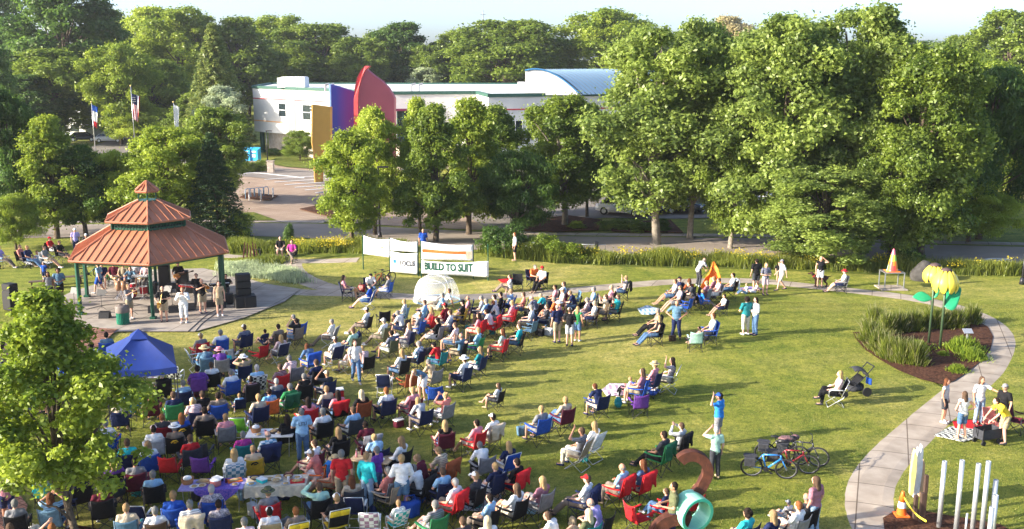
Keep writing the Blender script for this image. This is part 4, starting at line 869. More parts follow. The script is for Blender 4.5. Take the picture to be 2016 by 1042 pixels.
for a, b in ((A, B), (B, C), (D, E), (E, F)): m = MB(); facade_box(m, a, b, 7.35, 7.5, .02, (b-a).length-.02, .03, .05); part(m, 'red_stripe', REDL, bl)
m = MB(); facade_box(m, A, B, 4.35, 4.5, .02, AB-.02, .03, .05); part(m, 'orange_stripe', ORL, bl)
m = MB(); t = AB*.50; facade_box(m, A, B, zb-.03, zt-.3, t-.95, t+.95, .05, .1); part(m, 'grey_wall_bay', mat('grey_render', (.20,.20,.21), var=.05), bl)
for t0, t1, z0, z1 in ((AB*.34, AB*.425, 5.2, 6.9), (AB*.64, AB*.73, 5.0, 6.9), (AB*.735, AB*.80, 6.1, 6.9)):
    m = MB(); facade_box(m, A, B, z0, z1, t0, t1, .04, .08); w = part(m, 'window', GLASS, bl)
    m = MB(); zm = (z0+z1)/2
    for q in (z0-.05, zm-.03, z1): facade_box(m, A, B, q, q+.07, t0-.05, t1+.05, .09, .05)
    f = part(m, 'window_frame', WPLAST, bl); f.parent = w
EFl = (F-E).length
for k in range(7):
    t0 = 1.2+k*4.2; m = MB(); facade_box(m, E, F, 3.6, 6.2, t0, t0+2.6, .04, .08); w = part(m, 'window', GLASS, bl)
    m = MB()
    for q in (0, .86, 1.72, 2.54): facade_box(m, E, F, 3.6, 6.2, t0+q, t0+q+.07, .08, .05)
    f = part(m, 'window_frame', WPLAST, bl); f.parent = w
CD = (D-C).length
m = MB(); facade_box(m, C, D, 2.9, 6.9, .3, CD*.52, .04, .08); w = part(m, 'entrance_window', GLASS, bl)
m = MB()
for k in range(8): facade_box(m, C, D, 2.9, 6.9, .3+k*CD*.072, .38+k*CD*.072, .09, .06)
for q in (3.9, 4.9, 5.9): facade_box(m, C, D, q, q+.07, .3, CD*.52, .095, .05)
f = part(m, 'window_frame', TRIMG, bl); f.parent = w
m = MB(); facade_box(m, C, D, 6.9, 7.15, .1, CD*.55, .45, .6); part(m, 'entrance_canopy', mat('plum_paint', (.16,.02,.06)), bl)
cb = pz(518, 300, 0); m = MB(); m.tube(cb, (cb.x, cb.y, zb), .32, .32, 16); m.tube(cb, (cb.x, cb.y, .3), .45, .42, 16); part(m, 'column', GREENP, bl, True)
m = MB(); p = pz(573, 170, 9.2); m.box((p.x, p.y+1.5, 9.65), (3.6, 3.0, 1.3)); m.box((p.x+.2, p.y+1.4, 10.35), (3.1, 2.4, .12)); part(m, 'roof_box', ROOFW, bl)
m = MB()
for px in (622, 632, 800, 815): p = pz(px, 179, 9.2)+Vector((0, 6, 0)); m.tube((p.x, p.y, 8.9), (p.x, p.y, 9.7), .12, .12, 8); m.tube((p.x, p.y, 9.7), (p.x+.5, p.y, 9.85), .14, .12, 8)
part(m, 'vent_pipe', STEEL, bl)
m = MB(); p = pz(1027, 180, 9.0); m.box((p.x, p.y+2, 9.5), (.9, .6, 1.1)); part(m, 'roof_unit', ROOFW, bl)
# barrel roof hall
g0 = pz(1034, 187, zt+.05); s_ = FPX/(g0.y*math.cos(PITCH)+4); 
pr = [(1034, 187), (1034, 141), (1048, 138.5), (1064, 139), (1080, 143), (1097, 151), (1113, 162), (1128, 174.5), (1142, 187.5)]
gp = [PT(x, y, g0.y) for x, y in pr]; off = Vector((17, 9, 0))
m = MB(); m.prism(gp, Vector((.3, .16, 0))); part(m, 'gable_wall', WHITE, bl)
BLUER = mat('blue_metal_roof', (.50, .68, .78), rough=.55, var=.04, spec=.5)
m = MB(); N = 34
cur = gp[1:]
cur = [cur[0].lerp(cur[1], .5)]+cur[1:]
cur2 = smoothpts([Vector(c)+Vector((0, 0, .06)) for c in gp[1:]], 3)
for k in range(N):
    a0, a1, a2 = k/N, (k+.12)/N, (k+1)/N
    for u, v, li in ((a0, a1, .09), (a1, a2, 0)):
        pl = [p+Vector((.3, .16, 0))+off*u+Vector((.3*li, 0, li)) for p in cur2]; qr = [p+Vector((.3, .16, 0))+off*v+Vector((.3*li, 0, li)) for p in cur2]; n = len(pl)
        m.add(pl+qr, [[i, n+i, n+i+1, i+1] for i in range(n-1)])
part(m, 'barrel_roof', BLUER, bl)
m = MB(); m.path([p+Vector((-.02, -.04, .05)) for p in cur2], .09, 6); part(m, 'gable_trim', mat('blue_edge_paint', (.05,.2,.4)), bl)
m = MB(); bk = [gp[0]+Vector((.3, .16, 0)), gp[1]+Vector((.3, .16, 0))]; m.add([bk[0], bk[1], bk[1]+off, bk[0]+off], [[0, 1, 2, 3]]); part(m, 'hall_back_wall', WHITE, bl)
# coloured sail walls in front of the entrance
def fin(name, pts, Y, dY, m_, edge, label, th=.45, cat='wall', curve=0.0):
    """free standing wall: outline in the photograph at distance Y, turned so that its right end is dY further away"""
    x0 = min(p[0] for p in pts); x1 = max(p[0] for p in pts)
    W3 = [PT(x, y, Y+dY*((x-x0)/(x1-x0))+curve*math.sin(math.pi*(x-x0)/(x1-x0))) for x, y in pts]
    zmin = min(p.z for p in W3); W3 = [Vector((p.x, p.y, 0 if p.z < zmin+.4 else p.z)) for p in W3]
    o = thing(name, label, cat, (W3[0].x, W3[0].y, 0)); nrm = Vector((dY, -(W3[-1].x-W3[0].x) or 1, 0)); nrm = Vector((.35, .94, 0))
    mm = MB(); mm.prism(W3, nrm*th)
    me = part(mm, 'panel', m_, o); ed = MB(); ed.prism([Vector((p.x-.03, p.y-.05, p.z)) for p in edge_poly(W3, edge)], nrm*(th+.1)); part(ed, 'edge', MATS[edge[2]], o); return o
def edge_poly(W3, e):
    ids = e[0]; w = e[1]; a = [W3[i] for i in ids]; return a+[Vector((p.x+w, p.y, p.z-.02)) for p in reversed(a)]
YEL = mat('ochre_yellow_paint', (.62, .34, .06), rough=.5, var=.05, scale=1); YEL2 = mat('yellow_edge_paint', (.70, .42, .10), rough=.5)
BLU = mat('blue_violet_paint', (.05, .06, .36), rough=.5)
n_ = BLU.node_tree; t_ = n_.nodes.new('ShaderNodeTexCoord'); x_ = n_.nodes.new('ShaderNodeSeparateXYZ'); r_ = n_.nodes.new('ShaderNodeValToRGB'); n_.links.new(t_.outputs['Generated'], x_.inputs[0]); n_.links.new(x_.outputs['X'], r_.inputs[0]); r_.color_ramp.elements[0].position = .25; r_.color_ramp.elements[1].position = .7; r_.color_ramp.elements[0].color = (.03, .07, .42, 1); r_.color_ramp.elements[1].color = (.17, .035, .27, 1); n_.links.new(r_.outputs[0], n_.nodes['Principled BSDF'].inputs['Base Color']); BLU2 = mat('light_blue_edge_paint', (.25, .42, .75), rough=.5)
SAIL = mat('red_sail_paint', (.46, .10, .12), rough=.5, var=.05, scale=.5); SAIL2 = mat('red_edge_paint', (.60, .07, .07), rough=.5)
fin('sail_wall', [(614, 206), (650, 211), (650, 280), (632, 300), (632, 352), (619, 349), (617, 300), (613, 280)], 106, 1.0, YEL, ([0, 7, 6, 5], .12, 'yellow_edge_paint'), 'ochre yellow sail wall, lowest and leftmost of the coloured walls')
fin('sail_wall', [(648, 166), (660, 169), (680, 175), (700, 182), (703, 330), (652, 330)], 110, 1.6, BLU, ([0, 5], .16, 'light_blue_edge_paint'), 'tall blue and violet sail wall between the yellow and the red one')
fin('sail_wall', [(698, 330), (697, 225), (697, 195), (699, 172), (704, 152), (711, 138), (719, 130), (724, 139), (738, 150), (752, 160), (765, 174), (776, 193), (776, 330)], 108, 1.8, SAIL, ([0, 1, 2, 3, 4, 5, 6], .42, 'red_edge_paint'), 'tall pointed red sail wall shaped like a shark fin')
o = thing('entrance_portal', 'dark blue and red entrance posts right under the red sail wall', 'portal', pz(768, 330, 0)); q = o.location
m = MB(); m.box((q.x, q.y, 4.1), (.5, .5, 8.2)); part(m, 'post', SAIL2, o); m = MB(); m.box((q.x-1.6, q.y, 6.4), (2.6, .3, 1.5)); part(m, 'lintel_panel', fab('navy'), o)
m = MB(); [m.box((q.x-1.5+k*.9, q.y-.4, 2.4), (.22, .22, 4.8)) for k in range(3)]; part(m, 'yellow_post', YEL, o)
# far houses
GREYR = mat('grey_shingle', (.12, .12, .13), rough=.9); PALEW = mat('pale_siding', (.62, .62, .60), rough=.8)
def house(px, pyb, w, d, h, rh, rz, label, wm=PALEW, rm=GREYR):
    b = pz(px, pyb, 0); o = thing('house', label, 'house', b, rz)
    m = MB(); m.box((0, 0, h/2), (w, d, h), ch=.01); m.build('wall', wm, o)
    m = MB(); e = .5; m.prism([(-w/2-e, -d/2-e, h-.1), (-w/2-e, d/2+e, h-.1), (-w/2-e, 0, h+rh)], (w+2*e, 0, 0)); m.build('roof', rm, o)
    for k in range(3):
        m = MB(); m.box((-w/3+k*w/3, -d/2-.03, h*.55), (w*.12, .1, h*.35), ch=.01); wi = m.build('window', GLASS, o)
    return o
house(85, 262, 16, 9, 3.2, 2.6, R(20), 'pale house with grey roof seen through the trees at the far left'); house(140, 268, 12, 8, 3.0, 2.2, R(-15), 'white roofed far house just above the white car', rm=ROOFW)
house(915, 205, 14, 9, 3.2, 2.6, R(10), 'dark roofed house behind the white roof'); house(948, 204, 8, 8, 3.5, 3.2, R(80), 'small white gabled house behind the building', rm=ROOFW); house(1905, 235, 12, 9, 3.2, 2.2, R(-20), 'house with a terracotta roof among the right far trees', rm=mat('terracotta', (.5, .2, .1)))
# radio masts and flags
for px, t, b, lb in ((952, 20, 222, 'thin far radio mast over the middle tree line'), (1791, 66, 205, 'thin far radio mast over the right gap')):
    p = pz(px, b, 0); top = PT(px, t, p.y); o = thing('radio_mast', lb, 'mast', p, group='radio masts'); m = MB(); m.tube((0, 0, 0), (0, 0, top.z), .22, .12, 5); m.build('mast', STEEL, o); m = MB(); [m.box((0, 0, top.z-1-2.2*k), (1.3, .12, .12)) for k in range(3)]; m.build('antenna', STEEL, o)
def flag_pole(px, pyb, pyt, fy0, fy1, w, kind, label, flab):
    b = G(px, pyb); top = PT(px, pyt, b.y); H = top.z; o = thing('flagpole', label, 'flagpole', b, group='flagpoles')
    m = MB(); m.tube((0, 0, 0), (0, 0, H), .07, .04, 10); m.build('pole', ALU, o, True); m = MB(); m.ell((0, 0, H+.08), .12, 10, 8); m.build('finial', mat('gold_ball', (.6,.45,.15), metal=.8, rough=.3), o, True)
    z1, z0 = PT(px, fy0, b.y).z, PT(px, fy1, b.y).z; hgt = z1-z0
    def cloth_(a, c, u0, u1, mi, mb, v0=0, v1=1):
        mb.grid(lambda u, v: (.06+(u0+(u1-u0)*u)*w*(.4+.6*(v0+(v1-v0)*v))**.7-.0, .10*math.sin((u0+(u1-u0)*u)*9+(v0+(v1-v0)*v)*4), z0+hgt*(v0+(v1-v0)*v)-(u0+(u1-u0)*u)*hgt*.12), 4, 8, mi)
    fr = thing('flag', flab, 'flag', b, group='flags'); mb = MB()
    if kind == 'stripes':
        for k in range(9): cloth_(0, 0, k/9, (k+1)/9, k % 2, mb, 0, .60 if k < 7 else 1)
        mb2 = MB(); cloth_(0, 0, 0, 7/9, 0, mb2, .60, 1); mb2.build('canton', fab('navy'), fr, True)
        st = MB(); [st.box((.16+.13*(k % 4), -.13, z0+hgt*(.68+.08*(k//4))), (.05, .01, .05)) for k in range(12)]; st.build('star', fab('white'), fr)
        mb.build('striped_field', [fab('red'), fab('white')], fr, True)
    elif kind == 'tricolour':
        cloth_(0, 0, 0, 1, 0, mb, .72, 1); cloth_(0, 0, 0, 1, 1, mb, .26, .72); cloth_(0, 0, 0, 1, 2, mb, 0, .26); mb.build('cloth', [fab('blue'), fab('white'), fab('red')], fr, True)
    else: cloth_(0, 0, 0, 1, 0, mb); mb.build('cloth', fab('white'), fr, True)
flag_pole(188, 300, 202, 206, 248, .75, 'tricolour', 'left of the three metal flagpoles, holding the blue, white and red flag', 'blue, white and red flag hanging limp on the left pole')
flag_pole(267, 302, 170, 184, 234, 1.1, 'stripes', 'tallest metal flagpole, in the middle', 'red and white striped flag with a blue starred corner on the tallest pole')
flag_pole(348, 300, 202, 206, 250, .7, 'plain', 'right of the three metal flagpoles, holding the white flag', 'plain white flag hanging on the right pole')
# donation boxes, pillar, racks, lamps, bollards
for i, (px, w) in enumerate(((488, 'left'), (503, 'right'))):
    p = G(px, 317); o = thing('donation_box', f'bright blue donation container by the building, {w} of the pair', 'container', p, R(-10), 'blue donation containers')
    m = MB(); m.box((0, 0, .75), (1.15, 1.0, 1.4)); m.prism([(-.575, -.5, 1.45), (-.575, .5, 1.45), (-.575, .5, 1.7)], (1.15, 0, 0)); m.build('body', mat('container_blue', (.03, .36, .68)), o); m = MB(); m.box((0, -.51, 1.2), (.6, .04, .2)); m.build('hatch', fab('white'), o); m = MB(); m.box((0, -.51, .7), (.5, .02, .4)); m.build('notice', WPLAST, o)
p = G(534, 341); o = thing('stone_pillar', 'square tan stone pillar near the white crosswalk', 'pillar', p); m = MB(); m.box((0, 0, .65), (.7, .7, 1.3)); m.build('shaft', STONE, o); m = MB(); m.box((0, 0, 1.36), (.8, .8, .12)); m.build('cap', CONC, o)
for i, (px, py, w) in enumerate(((489, 392, 'leftmost'), (497, 391, 'second'), (506, 390, 'third'), (515, 389, 'fourth'), (524, 388, 'fifth'))):
    p = G(px, py); o = thing('bike_rack', f'light metal bicycle hoop on the mulch near the crosswalk, {w} from the left', 'bicycle rack', p, R(60), 'bicycle hoops'); m = MB(); m.path([(-.35, 0, 0), (-.35, 0, .8), (-.28, 0, .93), (0, 0, .97), (.28, 0, .93), (.35, 0, .8), (.35, 0, 0)], .035, 8); m.build('hoop', mat('pale_blue_steel', (.25,.42,.6), metal=.3, rough=.4), o, True)
for px, py, w in ((491, 396, 'left of the bicycle hoops'), (514, 396, 'in front of the bicycle hoops'), (538, 392, 'right of the bicycle hoops')):
    o = thing('bollard', 'thin white bollard '+w, 'bollard', G(px, py), group='white bollards at the plaza'); m = MB(); m.tube((0, 0, 0), (0, 0, 1.0), .06, .06, 10); m.ell((0, 0, 1.0), .06, 10, 6); m.build('post', WPLAST, o, True)
def lamp(px, pyb, pyt, lb):
    b = G(px, pyb); H = PT(px, pyt, b.y).z; o = thing('street_lamp', lb, 'street lamp', b, group='street lamps'); m = MB(); m.tube((0, 0, 0), (0, 0, .4), .17, .12, 10); m.tube((0, 0, .3), (0, 0, H), .07, .05, 10); m.build('pole', DSTEEL, o, True); m = MB(); m.box((.35, 0, H), (.8, .3, .12)); m.build('lamp_head', DSTEEL, o)
lamp(527, 320, 258, 'dark lamp pole in front of the white facade'); lamp(464, 330, 240, 'dark lamp pole left of the blue donation containers'); lamp(748, 468, 330, 'dark lamp pole behind the round maple'); lamp(2012, 560, 500, 'thick grey blue post cut by the right edge beyond the path'); lamp(1462, 300, 150, 'dark lamp pole hidden in the cottonwoods')
for px, py, h, w in ((991, 508, 26, 'left of the boy in white'), (1050, 508, 26, 'right of the boy in white')):
    o = thing('bollard', 'square pale wooden bollard '+w, 'bollard', G(px, py), group='wooden bollards'); m = MB(); m.box((0, 0, .48), (.18, .18, .96)); m.build('post', PBARK, o); m = MB(); m.box((0, 0, .99), (.2, .2, .05)); m.build('cap', STEEL, o)
for px, py, w in ((1036, 509, 'left'), (1046, 510, 'right')):
    o = thing('hoop_rail', f'thin steel hoop beside the right wooden bollard, {w} one', 'rail', G(px, py), group='steel hoops'); m = MB(); m.path([(-.12, 0, 0), (-.12, 0, .7), (0, 0, .8), (.12, 0, .7), (.12, 0, 0)], .025, 6); m.build('hoop', ALU, o, True)
o = thing('utility_post', 'dark square post with a wire frame at the near street edge', 'post', G(1174, 499)); m = MB(); m.box((0, 0, .4), (.25, .25, .8)); m.build('post', DSTEEL, o); m = MB(); m.path([(-1, 0, 0), (-1, 0, .6), (.6, 0, .6), (.6, 0, 0)], .025, 6); m.build('frame', STEEL, o, True)
o = thing('guard_rail', 'pale tubular railing behind the round maple near the yellow posts', 'railing', G(770, 352)); m = MB()
for k in range(7): m.tube((-2+k*.7, 0, 0), (-2+k*.7, 0, 1), .03, .03, 6)
m.tube((-2, 0, 1), (2.2, 0, 1), .035, .035, 6); m.build('rails', ALU, o)
# ---------------------------------------------------------------- cars
CARP = {}
def car(px, py, deg, paint, label, s=1.0):
    o = thing('parked_car', label, 'car', G(px, py)+Vector((0, 0, .06)), R(deg), 'parked cars', s)
    if not CARP:
        sec = [(-2.22, .42, .60, .72), (-2.15, .36, .82, .82), (-1.7, .30, .93, .88), (-1.0, .28, .96, .90), (0, .28, .95, .91), (.9, .28, .93, .90), (1.6, .30, .83, .86), (2.05, .34, .70, .80), (2.25, .42, .58, .62)]
        m = MB(); vs = []
        for x, zl, zh, w in sec:
            for y, z in ((-w, zl), (-w*1.02, (zl+zh)/2), (-w*.93, zh), (-w*.5, zh+.03), (w*.5, zh+.03), (w*.93, zh), (w*1.02, (zl+zh)/2), (w, zl)): vs.append((x, y, z))
        fs = [[i*8+k, i*8+(k+1) % 8, i*8+8+(k+1) % 8, i*8+8+k] for i in range(8) for k in range(8)]+[list(range(8)), list(range(71, 63, -1))]
        m.add(vs, fs); CARP['body'] = m.mesh('body', True)
        m = MB(); lo = [(-1.75, .92, .80), (1.05, .92, .84), (.35, 1.40, .62), (-1.15, 1.42, .60)]
        m.add([(x, -w, z) for x, z, w in lo]+[(x, w, z) for x, z, w in lo], [[0, 1, 2, 3], [7, 6, 5, 4], [1, 5, 6, 2], [3, 7, 4, 0]]); CARP['windows'] = m.mesh('windows')
        m = MB(); m.box((-.4, 0, 1.43), (1.5, 1.24, .05)); 
        for s_ in (-1, 1):
            for a, b in (((1.08, .84*s_, .92), (.37, .63*s_, 1.42)), ((-.4, .83*s_, .93), (-.4, .63*s_, 1.42)), ((-1.78, .80*s_, .92), (-1.17, .61*s_, 1.43))): m.tube(a, b, .035, .03, 6)
        CARP['roof'] = m.mesh('roof')
        m = MB(); m.tube((0, -.11, 0), (0, .11, 0), .33, .33, 20); CARP['tyre'] = m.mesh('tyre', False)
        m = MB(); m.tube((0, -.12, 0), (0, .12, 0), .20, .20, 10); CARP['rim'] = m.mesh('rim')
        m = MB(); m.box((0, 0, 0), (.14, .34, .13)); CARP['headlight'] = m.mesh('headlight'); CARP['taillight'] = CARP['headlight'].copy()
        m = MB(); m.box((2.24, 0, .45), (.08, 1.1, .22)); CARP['grille'] = m.mesh('grille'); m = MB(); m.box((0, 0, 0), (.22, .16, .13)); CARP['mirror'] = m.mesh('mirror')
        for k in CARP: CARP[k].materials.append(None)
    inst('body', CARP['body'], [paint], o); inst('windows', CARP['windows'], [GLASS], o); inst('roof', CARP['roof'], [paint], o); inst('grille', CARP['grille'], [BLACKP], o)
    for x in (-1.35, 1.40):
        for y in (-.80, .80): w = inst('wheel_tyre', CARP['tyre'], [RUBBER], o, (x, y, .33)); inst('rim', CARP['rim'], [ALU], w)
    for y in (-.6, .6): inst('headlight', CARP['headlight'], [mat('lamp_glass', (.8,.8,.8), rough=.1)], o, (2.12, y, .66)); inst('taillight', CARP['taillight'], [mat('red_lamp', (.5,.02,.02), rough=.2)], o, (-2.14, y, .74)); inst('mirror', CARP['mirror'], [paint], o, (.75, y*1.6, 1.0))
    return o
def paint(n, c): return mat('car_paint_'+n, c, rough=.2, var=.02, spec=.6)
PW, PB, PR, PS = paint('white', (.75, .75, .75)), paint('dark', (.02, .025, .035)), paint('red', (.30, .02, .02)), paint('silver', (.40, .42, .44))
car(1226, 424, -28, PW, 'white car parked nose to the right behind the feathery tree'); car(1262, 420, -28, PB, 'dark car parked right beside the white one', 1.02); car(1298, 418, -28, PB, 'black car half hidden by the pale cottonwood')
car(216, 281, 8, PW, 'white saloon on the far road left of the tall flagpole'); car(165, 279, 8, PB, 'dark car behind the left flagpole')
for px, py, pt, w in ((1390, 412, PB, 'dark car between the pale cottonwood stems'), (1425, 408, PS, 'silver car between the pale cottonwood stems'), (1452, 404, PW, 'light car right of the twin stems'), (1480, 400, PW, 'white car low behind the tree mass'), (1590, 352, PS, 'silver car in the gap under the broad cottonwood'), (1600, 334, PW, 'white car farther back in the same gap'), (1500, 372, PR, 'red car in the car park behind the leaves'), (1360, 392, PS, 'silver car in the second row of the car park'), (1395, 386, PW, 'white car in the second row of the car park'), (1340, 418, PB, 'dark car behind the slim white trunk')): car(px, py, -32, pt, w)
# ---------------------------------------------------------------- bandstand
ROOF = mat('copper_red_metal_roof', (.37, .135, .065), rough=.42, var=.05, scale=1, spec=.4, col2=(.46, .18, .095))
gc = G(305, 594); gc.z = .06; gz = thing('bandstand', 'open hexagonal bandstand with two tiered copper red metal roof and green posts', 'bandstand', gc)
VA = [R(-72+60*k) for k in range(6)]
def hexr(r, z): return [Vector((r*math.cos(a), r*math.sin(a), z)) for a in VA]
def tier(r0, z0, r1, z1, name, par, th=.07, nrib=9):
    a, b = hexr(r0, z0), hexr(r1, z1); m = MB()
    for i in range(6):
        j = (i+1) % 6; m.add([a[i], a[j], b[j], b[i]], [[0, 1, 2, 3]]); m.add([a[i]-Vector((0, 0, th)), a[j]-Vector((0, 0, th)), b[j]-Vector((0, 0, th)), b[i]-Vector((0, 0, th))], [[3, 2, 1, 0]]); m.add([a[i], a[j], a[j]-Vector((0, 0, th)), a[i]-Vector((0, 0, th))], [[1, 0, 3, 2]])
    o = m.build(name, ROOF, par)
    m = MB()
    for i in range(6):
        j = (i+1) % 6; e = (a[j]-a[i]).normalized(); mid0 = (a[i]+a[j])/2; up = ((b[i]+b[j])/2-mid0); L0 = (a[j]-a[i]).length; L1 = (b[j]-b[i]).length; nr = e.cross(up).normalized()
        n = int(L0/.42)
        for k in range(-n//2, n//2+1):
            x = k*.42
            if abs(x) > L0/2-.05: continue
            f = 1.0 if abs(x) < L1/2 else (L0/2-abs(x))/((L0-L1)/2)
            p = mid0+e*x; q = p+up*f; m.prism([p-e*.018, p+e*.018, q+e*.018, q-e*.018], nr*.05)
        m.tube(a[i]+Vector((0, 0, .03)), b[i]+Vector((0, 0, .03)), .05, .05, 6); m.tube(a[i], a[j], .045, .045, 6)
    r = m.build('standing_seam', ROOF, o); return o
tier(4.50, 2.85, 2.1, 4.14, 'lower_roof', gz); tier(2.42, 4.60, .52, 5.48, 'upper_roof', gz); tier(.66, 6.0, .02, 6.48, 'cupola_roof', gz)
m = MB(); ri = hexr(2.08, 4.16)
for i in range(6):
    p, q = ri[i], ri[(i+1) % 6]; m.tube(p, p+Vector((0, 0, .4)), .07, .07, 8); m.prism([p, q, q+Vector((0, 0, .1)), p+Vector((0, 0, .1))], (p+q)*-.02); m.prism([p+Vector((0, 0, .33)), q+Vector((0, 0, .33)), q+Vector((0, 0, .42)), p+Vector((0, 0, .42))], (p+q)*-.02)
    for k in range(1, 12): t = p.lerp(q, k/12); m.tube(t, t+Vector((0, 0, .38)), .018, .018, 5)
m.build('clerestory', GREENP, gz)
m = MB(); m.prism(hexr(2.0, 4.15), (0, 0, .40)); m.build('clerestory_screen', mat('dark_mesh', (.012, .02, .018)), gz)
m = MB()
for p in hexr(.5, 5.46): m.tube(p, p+Vector((0, 0, .56)), .035, .035, 6)
m.prism(hexr(.55, 5.42), (0, 0, .1)); m.prism(hexr(.5, 5.94), (0, 0, .06)); m.build('cupola_frame', GREENP, gz)
for p in hexr(4.1, 0):
    m = MB(); m.box((p.x, p.y, 1.42), (.17, .17, 2.84), rot=Matrix.Rotation(math.atan2(p.y, p.x), 3, 'Z')); m.box((p.x, p.y, .06), (.3, .3, .12)); m.build('post', GREENP, gz)
m = MB(); hh = hexr(4.1, 2.72)
for i in range(6): m.tube(hh[i], hh[(i+1) % 6], .09, .09, 4); m.tube(hh[i], Vector((0, 0, 4.15)), .08, .07, 4)
m.build('beams', GREENP, gz)
# ---------------------------------------------------------------- stage gear
SPK = mat('speaker_cabinet', (.012, .012, .014), rough=.6, var=.3, scale=20)
def cabinet(px, py, dims, rz, label, z=0.0, name='speaker', grp='stage speakers'):
    p = G(px, py); p.z = .06+z; o = thing(name, label, 'speaker', p, R(rz), grp); w, d, h = dims
    m = MB(); m.box((0, 0, h/2), dims); m.build('cabinet', SPK, o); m = MB(); m.box((0, -d/2-.012, h/2), (w*.9, .03, h*.88)); m.build('grille', BLACKP, o)
    for sx in (-1, 1): m = MB(); m.box((sx*(w/2+.01), 0, h*.6), (.03, .16, .05)); m.build('handle', DSTEEL, o)
    return o
cabinet(474, 606, (.62, .8, .62), 22, 'black subwoofer at the right end of the stage, left of the bottom pair'); cabinet(492, 605, (.62, .8, .62), 22, 'black subwoofer at the right end of the stage, right of the bottom pair')
for k in range(3): cabinet(481, 604, (.74, .55, .37), 22, ('black line speaker right on the subwoofers', 'middle black line speaker of the tower', 'topmost black line speaker of the tower')[k], .62+k*.375)
cabinet(24, 612, (.62, .55, 1.05), -25, 'tall black loudspeaker at the far left of the stage, beside the tree')
cabinet(24, 612, (.62, .5, .35), -25, 'small black cabinet on the far left loudspeaker', 1.055)
for px, py, rz, w in ((207, 628, 0, 'left of the trash can'), (343, 617, 15, 'at the feet of the singer in white, left'), (375, 612, 12, 'right of the singer in white'), (416, 606, 20, 'right of the trombone player'), (435, 608, 20, 'behind the right front post'), (303, 617, 8, 'behind the saxophone player')):
    p = G(px, py); p.z = .06; o = thing('stage_monitor', 'black wedge monitor on the slab '+w, 'speaker', p, R(rz), 'wedge monitors'); m = MB(); m.prism([(-.26, -.2, 0), (-.26, .22, 0), (-.26, .10, .34), (-.26, -.12, .30)], (.52, 0, 0)); m.build('cabinet', SPK, o); m = MB(); m.prism([(-.23, .17, .12), (-.23, .115, .32), (-.23, .125, .32), (-.23, .185, .12)], (.46, 0, 0)); m.build('grille', BLACKP, o)
def stand(px, py, h, label, kind='music'):
    p = G(px, py); p.z = .06; o = thing('music_stand' if kind == 'music' else 'microphone_stand', label, 'stand', p, R(random.uniform(-30, 30)), 'stands on the stage'); m = MB(); m.tube((0, 0, .12), (0, 0, h), .014, .010, 6)
    for k in range(3): a = k*2.094; m.tube((0, 0, .2), (.26*math.cos(a), .26*math.sin(a), .01), .010, .010, 5)
    m.build('tripod', DSTEEL, o)
    if kind == 'music': m = MB(); m.prism([(-.25, 0, h-.05), (.25, 0, h-.05), (.25, .14, h+.26), (-.25, .14, h+.26)], (0, .015, -.005)); m.build('desk', BLACKP, o)
    else: m = MB(); m.tube((0, 0, h), (0, .3, h+.12), .010, .010, 6); m.tube((0, .3, h+.12), (0, .42, h+.16), .022, .028, 8); m.build('microphone', BLACKP, o)
    return o
stand(201, 612, .8, 'music stand right of the left front post'); stand(148, 612, .9, 'music stand left of the left front post'); stand(340, 608, 1.05, 'music stand between saxophone player and singer'); stand(331, 616, 1.1, 'second music stand behind the singer')
for px, py, h, w in ((262, 622, 1.35, 'before the trumpet player'), (325, 618, 1.3, 'before the saxophone player'), (418, 605, 1.4, 'right of the trombone player'), (286, 590, 1.2, 'behind the trumpet player'), (232, 590, 1.1, 'left of the drum kit'), (430, 590, 1.6, 'behind the right front post')): stand(px, py, h, 'thin black microphone stand '+w, 'mic')
# drum kit
dk = G(260, 590); dk.z = .06; o = thing('drum_kit', 'red drum kit with cymbals under the bandstand roof', 'drums', dk, R(-10)); RD = mat('red_drum_shell', (.30, .01, .02), rough=.2, spec=.6); SKN = mat('drum_skin', (.7,.7,.68)); CYMB = mat('cymbal_brass', (.6,.45,.2), metal=.8, rough=.3)
def drum(nm, c, r, h, ax='Z'):
    m = MB(); d = Vector((0, 0, 1)) if ax == 'Z' else Vector((0, 1, 0)); c = Vector(c); m.tube(c-d*h/2, c+d*h/2, r, r, 20); x = m.build(nm, RD, o); m = MB(); m.tube(c+d*(h/2-.01), c+d*(h/2+.012), r*.98, r*.98, 20); m.tube(c-d*(h/2+.012), c-d*(h/2-.01), r*.98, r*.98, 20); s = m.build('skin', SKN, o); s.parent = x
drum('bass_drum', (0, -.1, .30), .29, .42, 'Y'); drum('tom_drum', (-.2, -.15, .78), .15, .2); drum('tom_drum', (.2, -.15, .78), .15, .2); drum('floor_drum', (.58, .25, .45), .21, .38); drum('snare_drum', (-.45, .3, .62), .18, .13)
for c, r in (((-.75, -.1, 1.15), .24), ((.75, -.15, 1.2), .25), ((-.8, .4, .85), .18)):
    m = MB(); m.lathe([(r, 0), (.04, .02), (.02, .03)], 18, c=c); x = m.build('cymbal', CYMB, o, True); m = MB(); m.tube((c[0], c[1], 0), c, .012, .012, 6); [m.tube((c[0], c[1], .2), (c[0]+.2*math.cos(k*2.1), c[1]+.2*math.sin(k*2.1), 0), .01, .01, 5) for k in range(3)]; s = m.build('cymbal_stand', ALU, o)
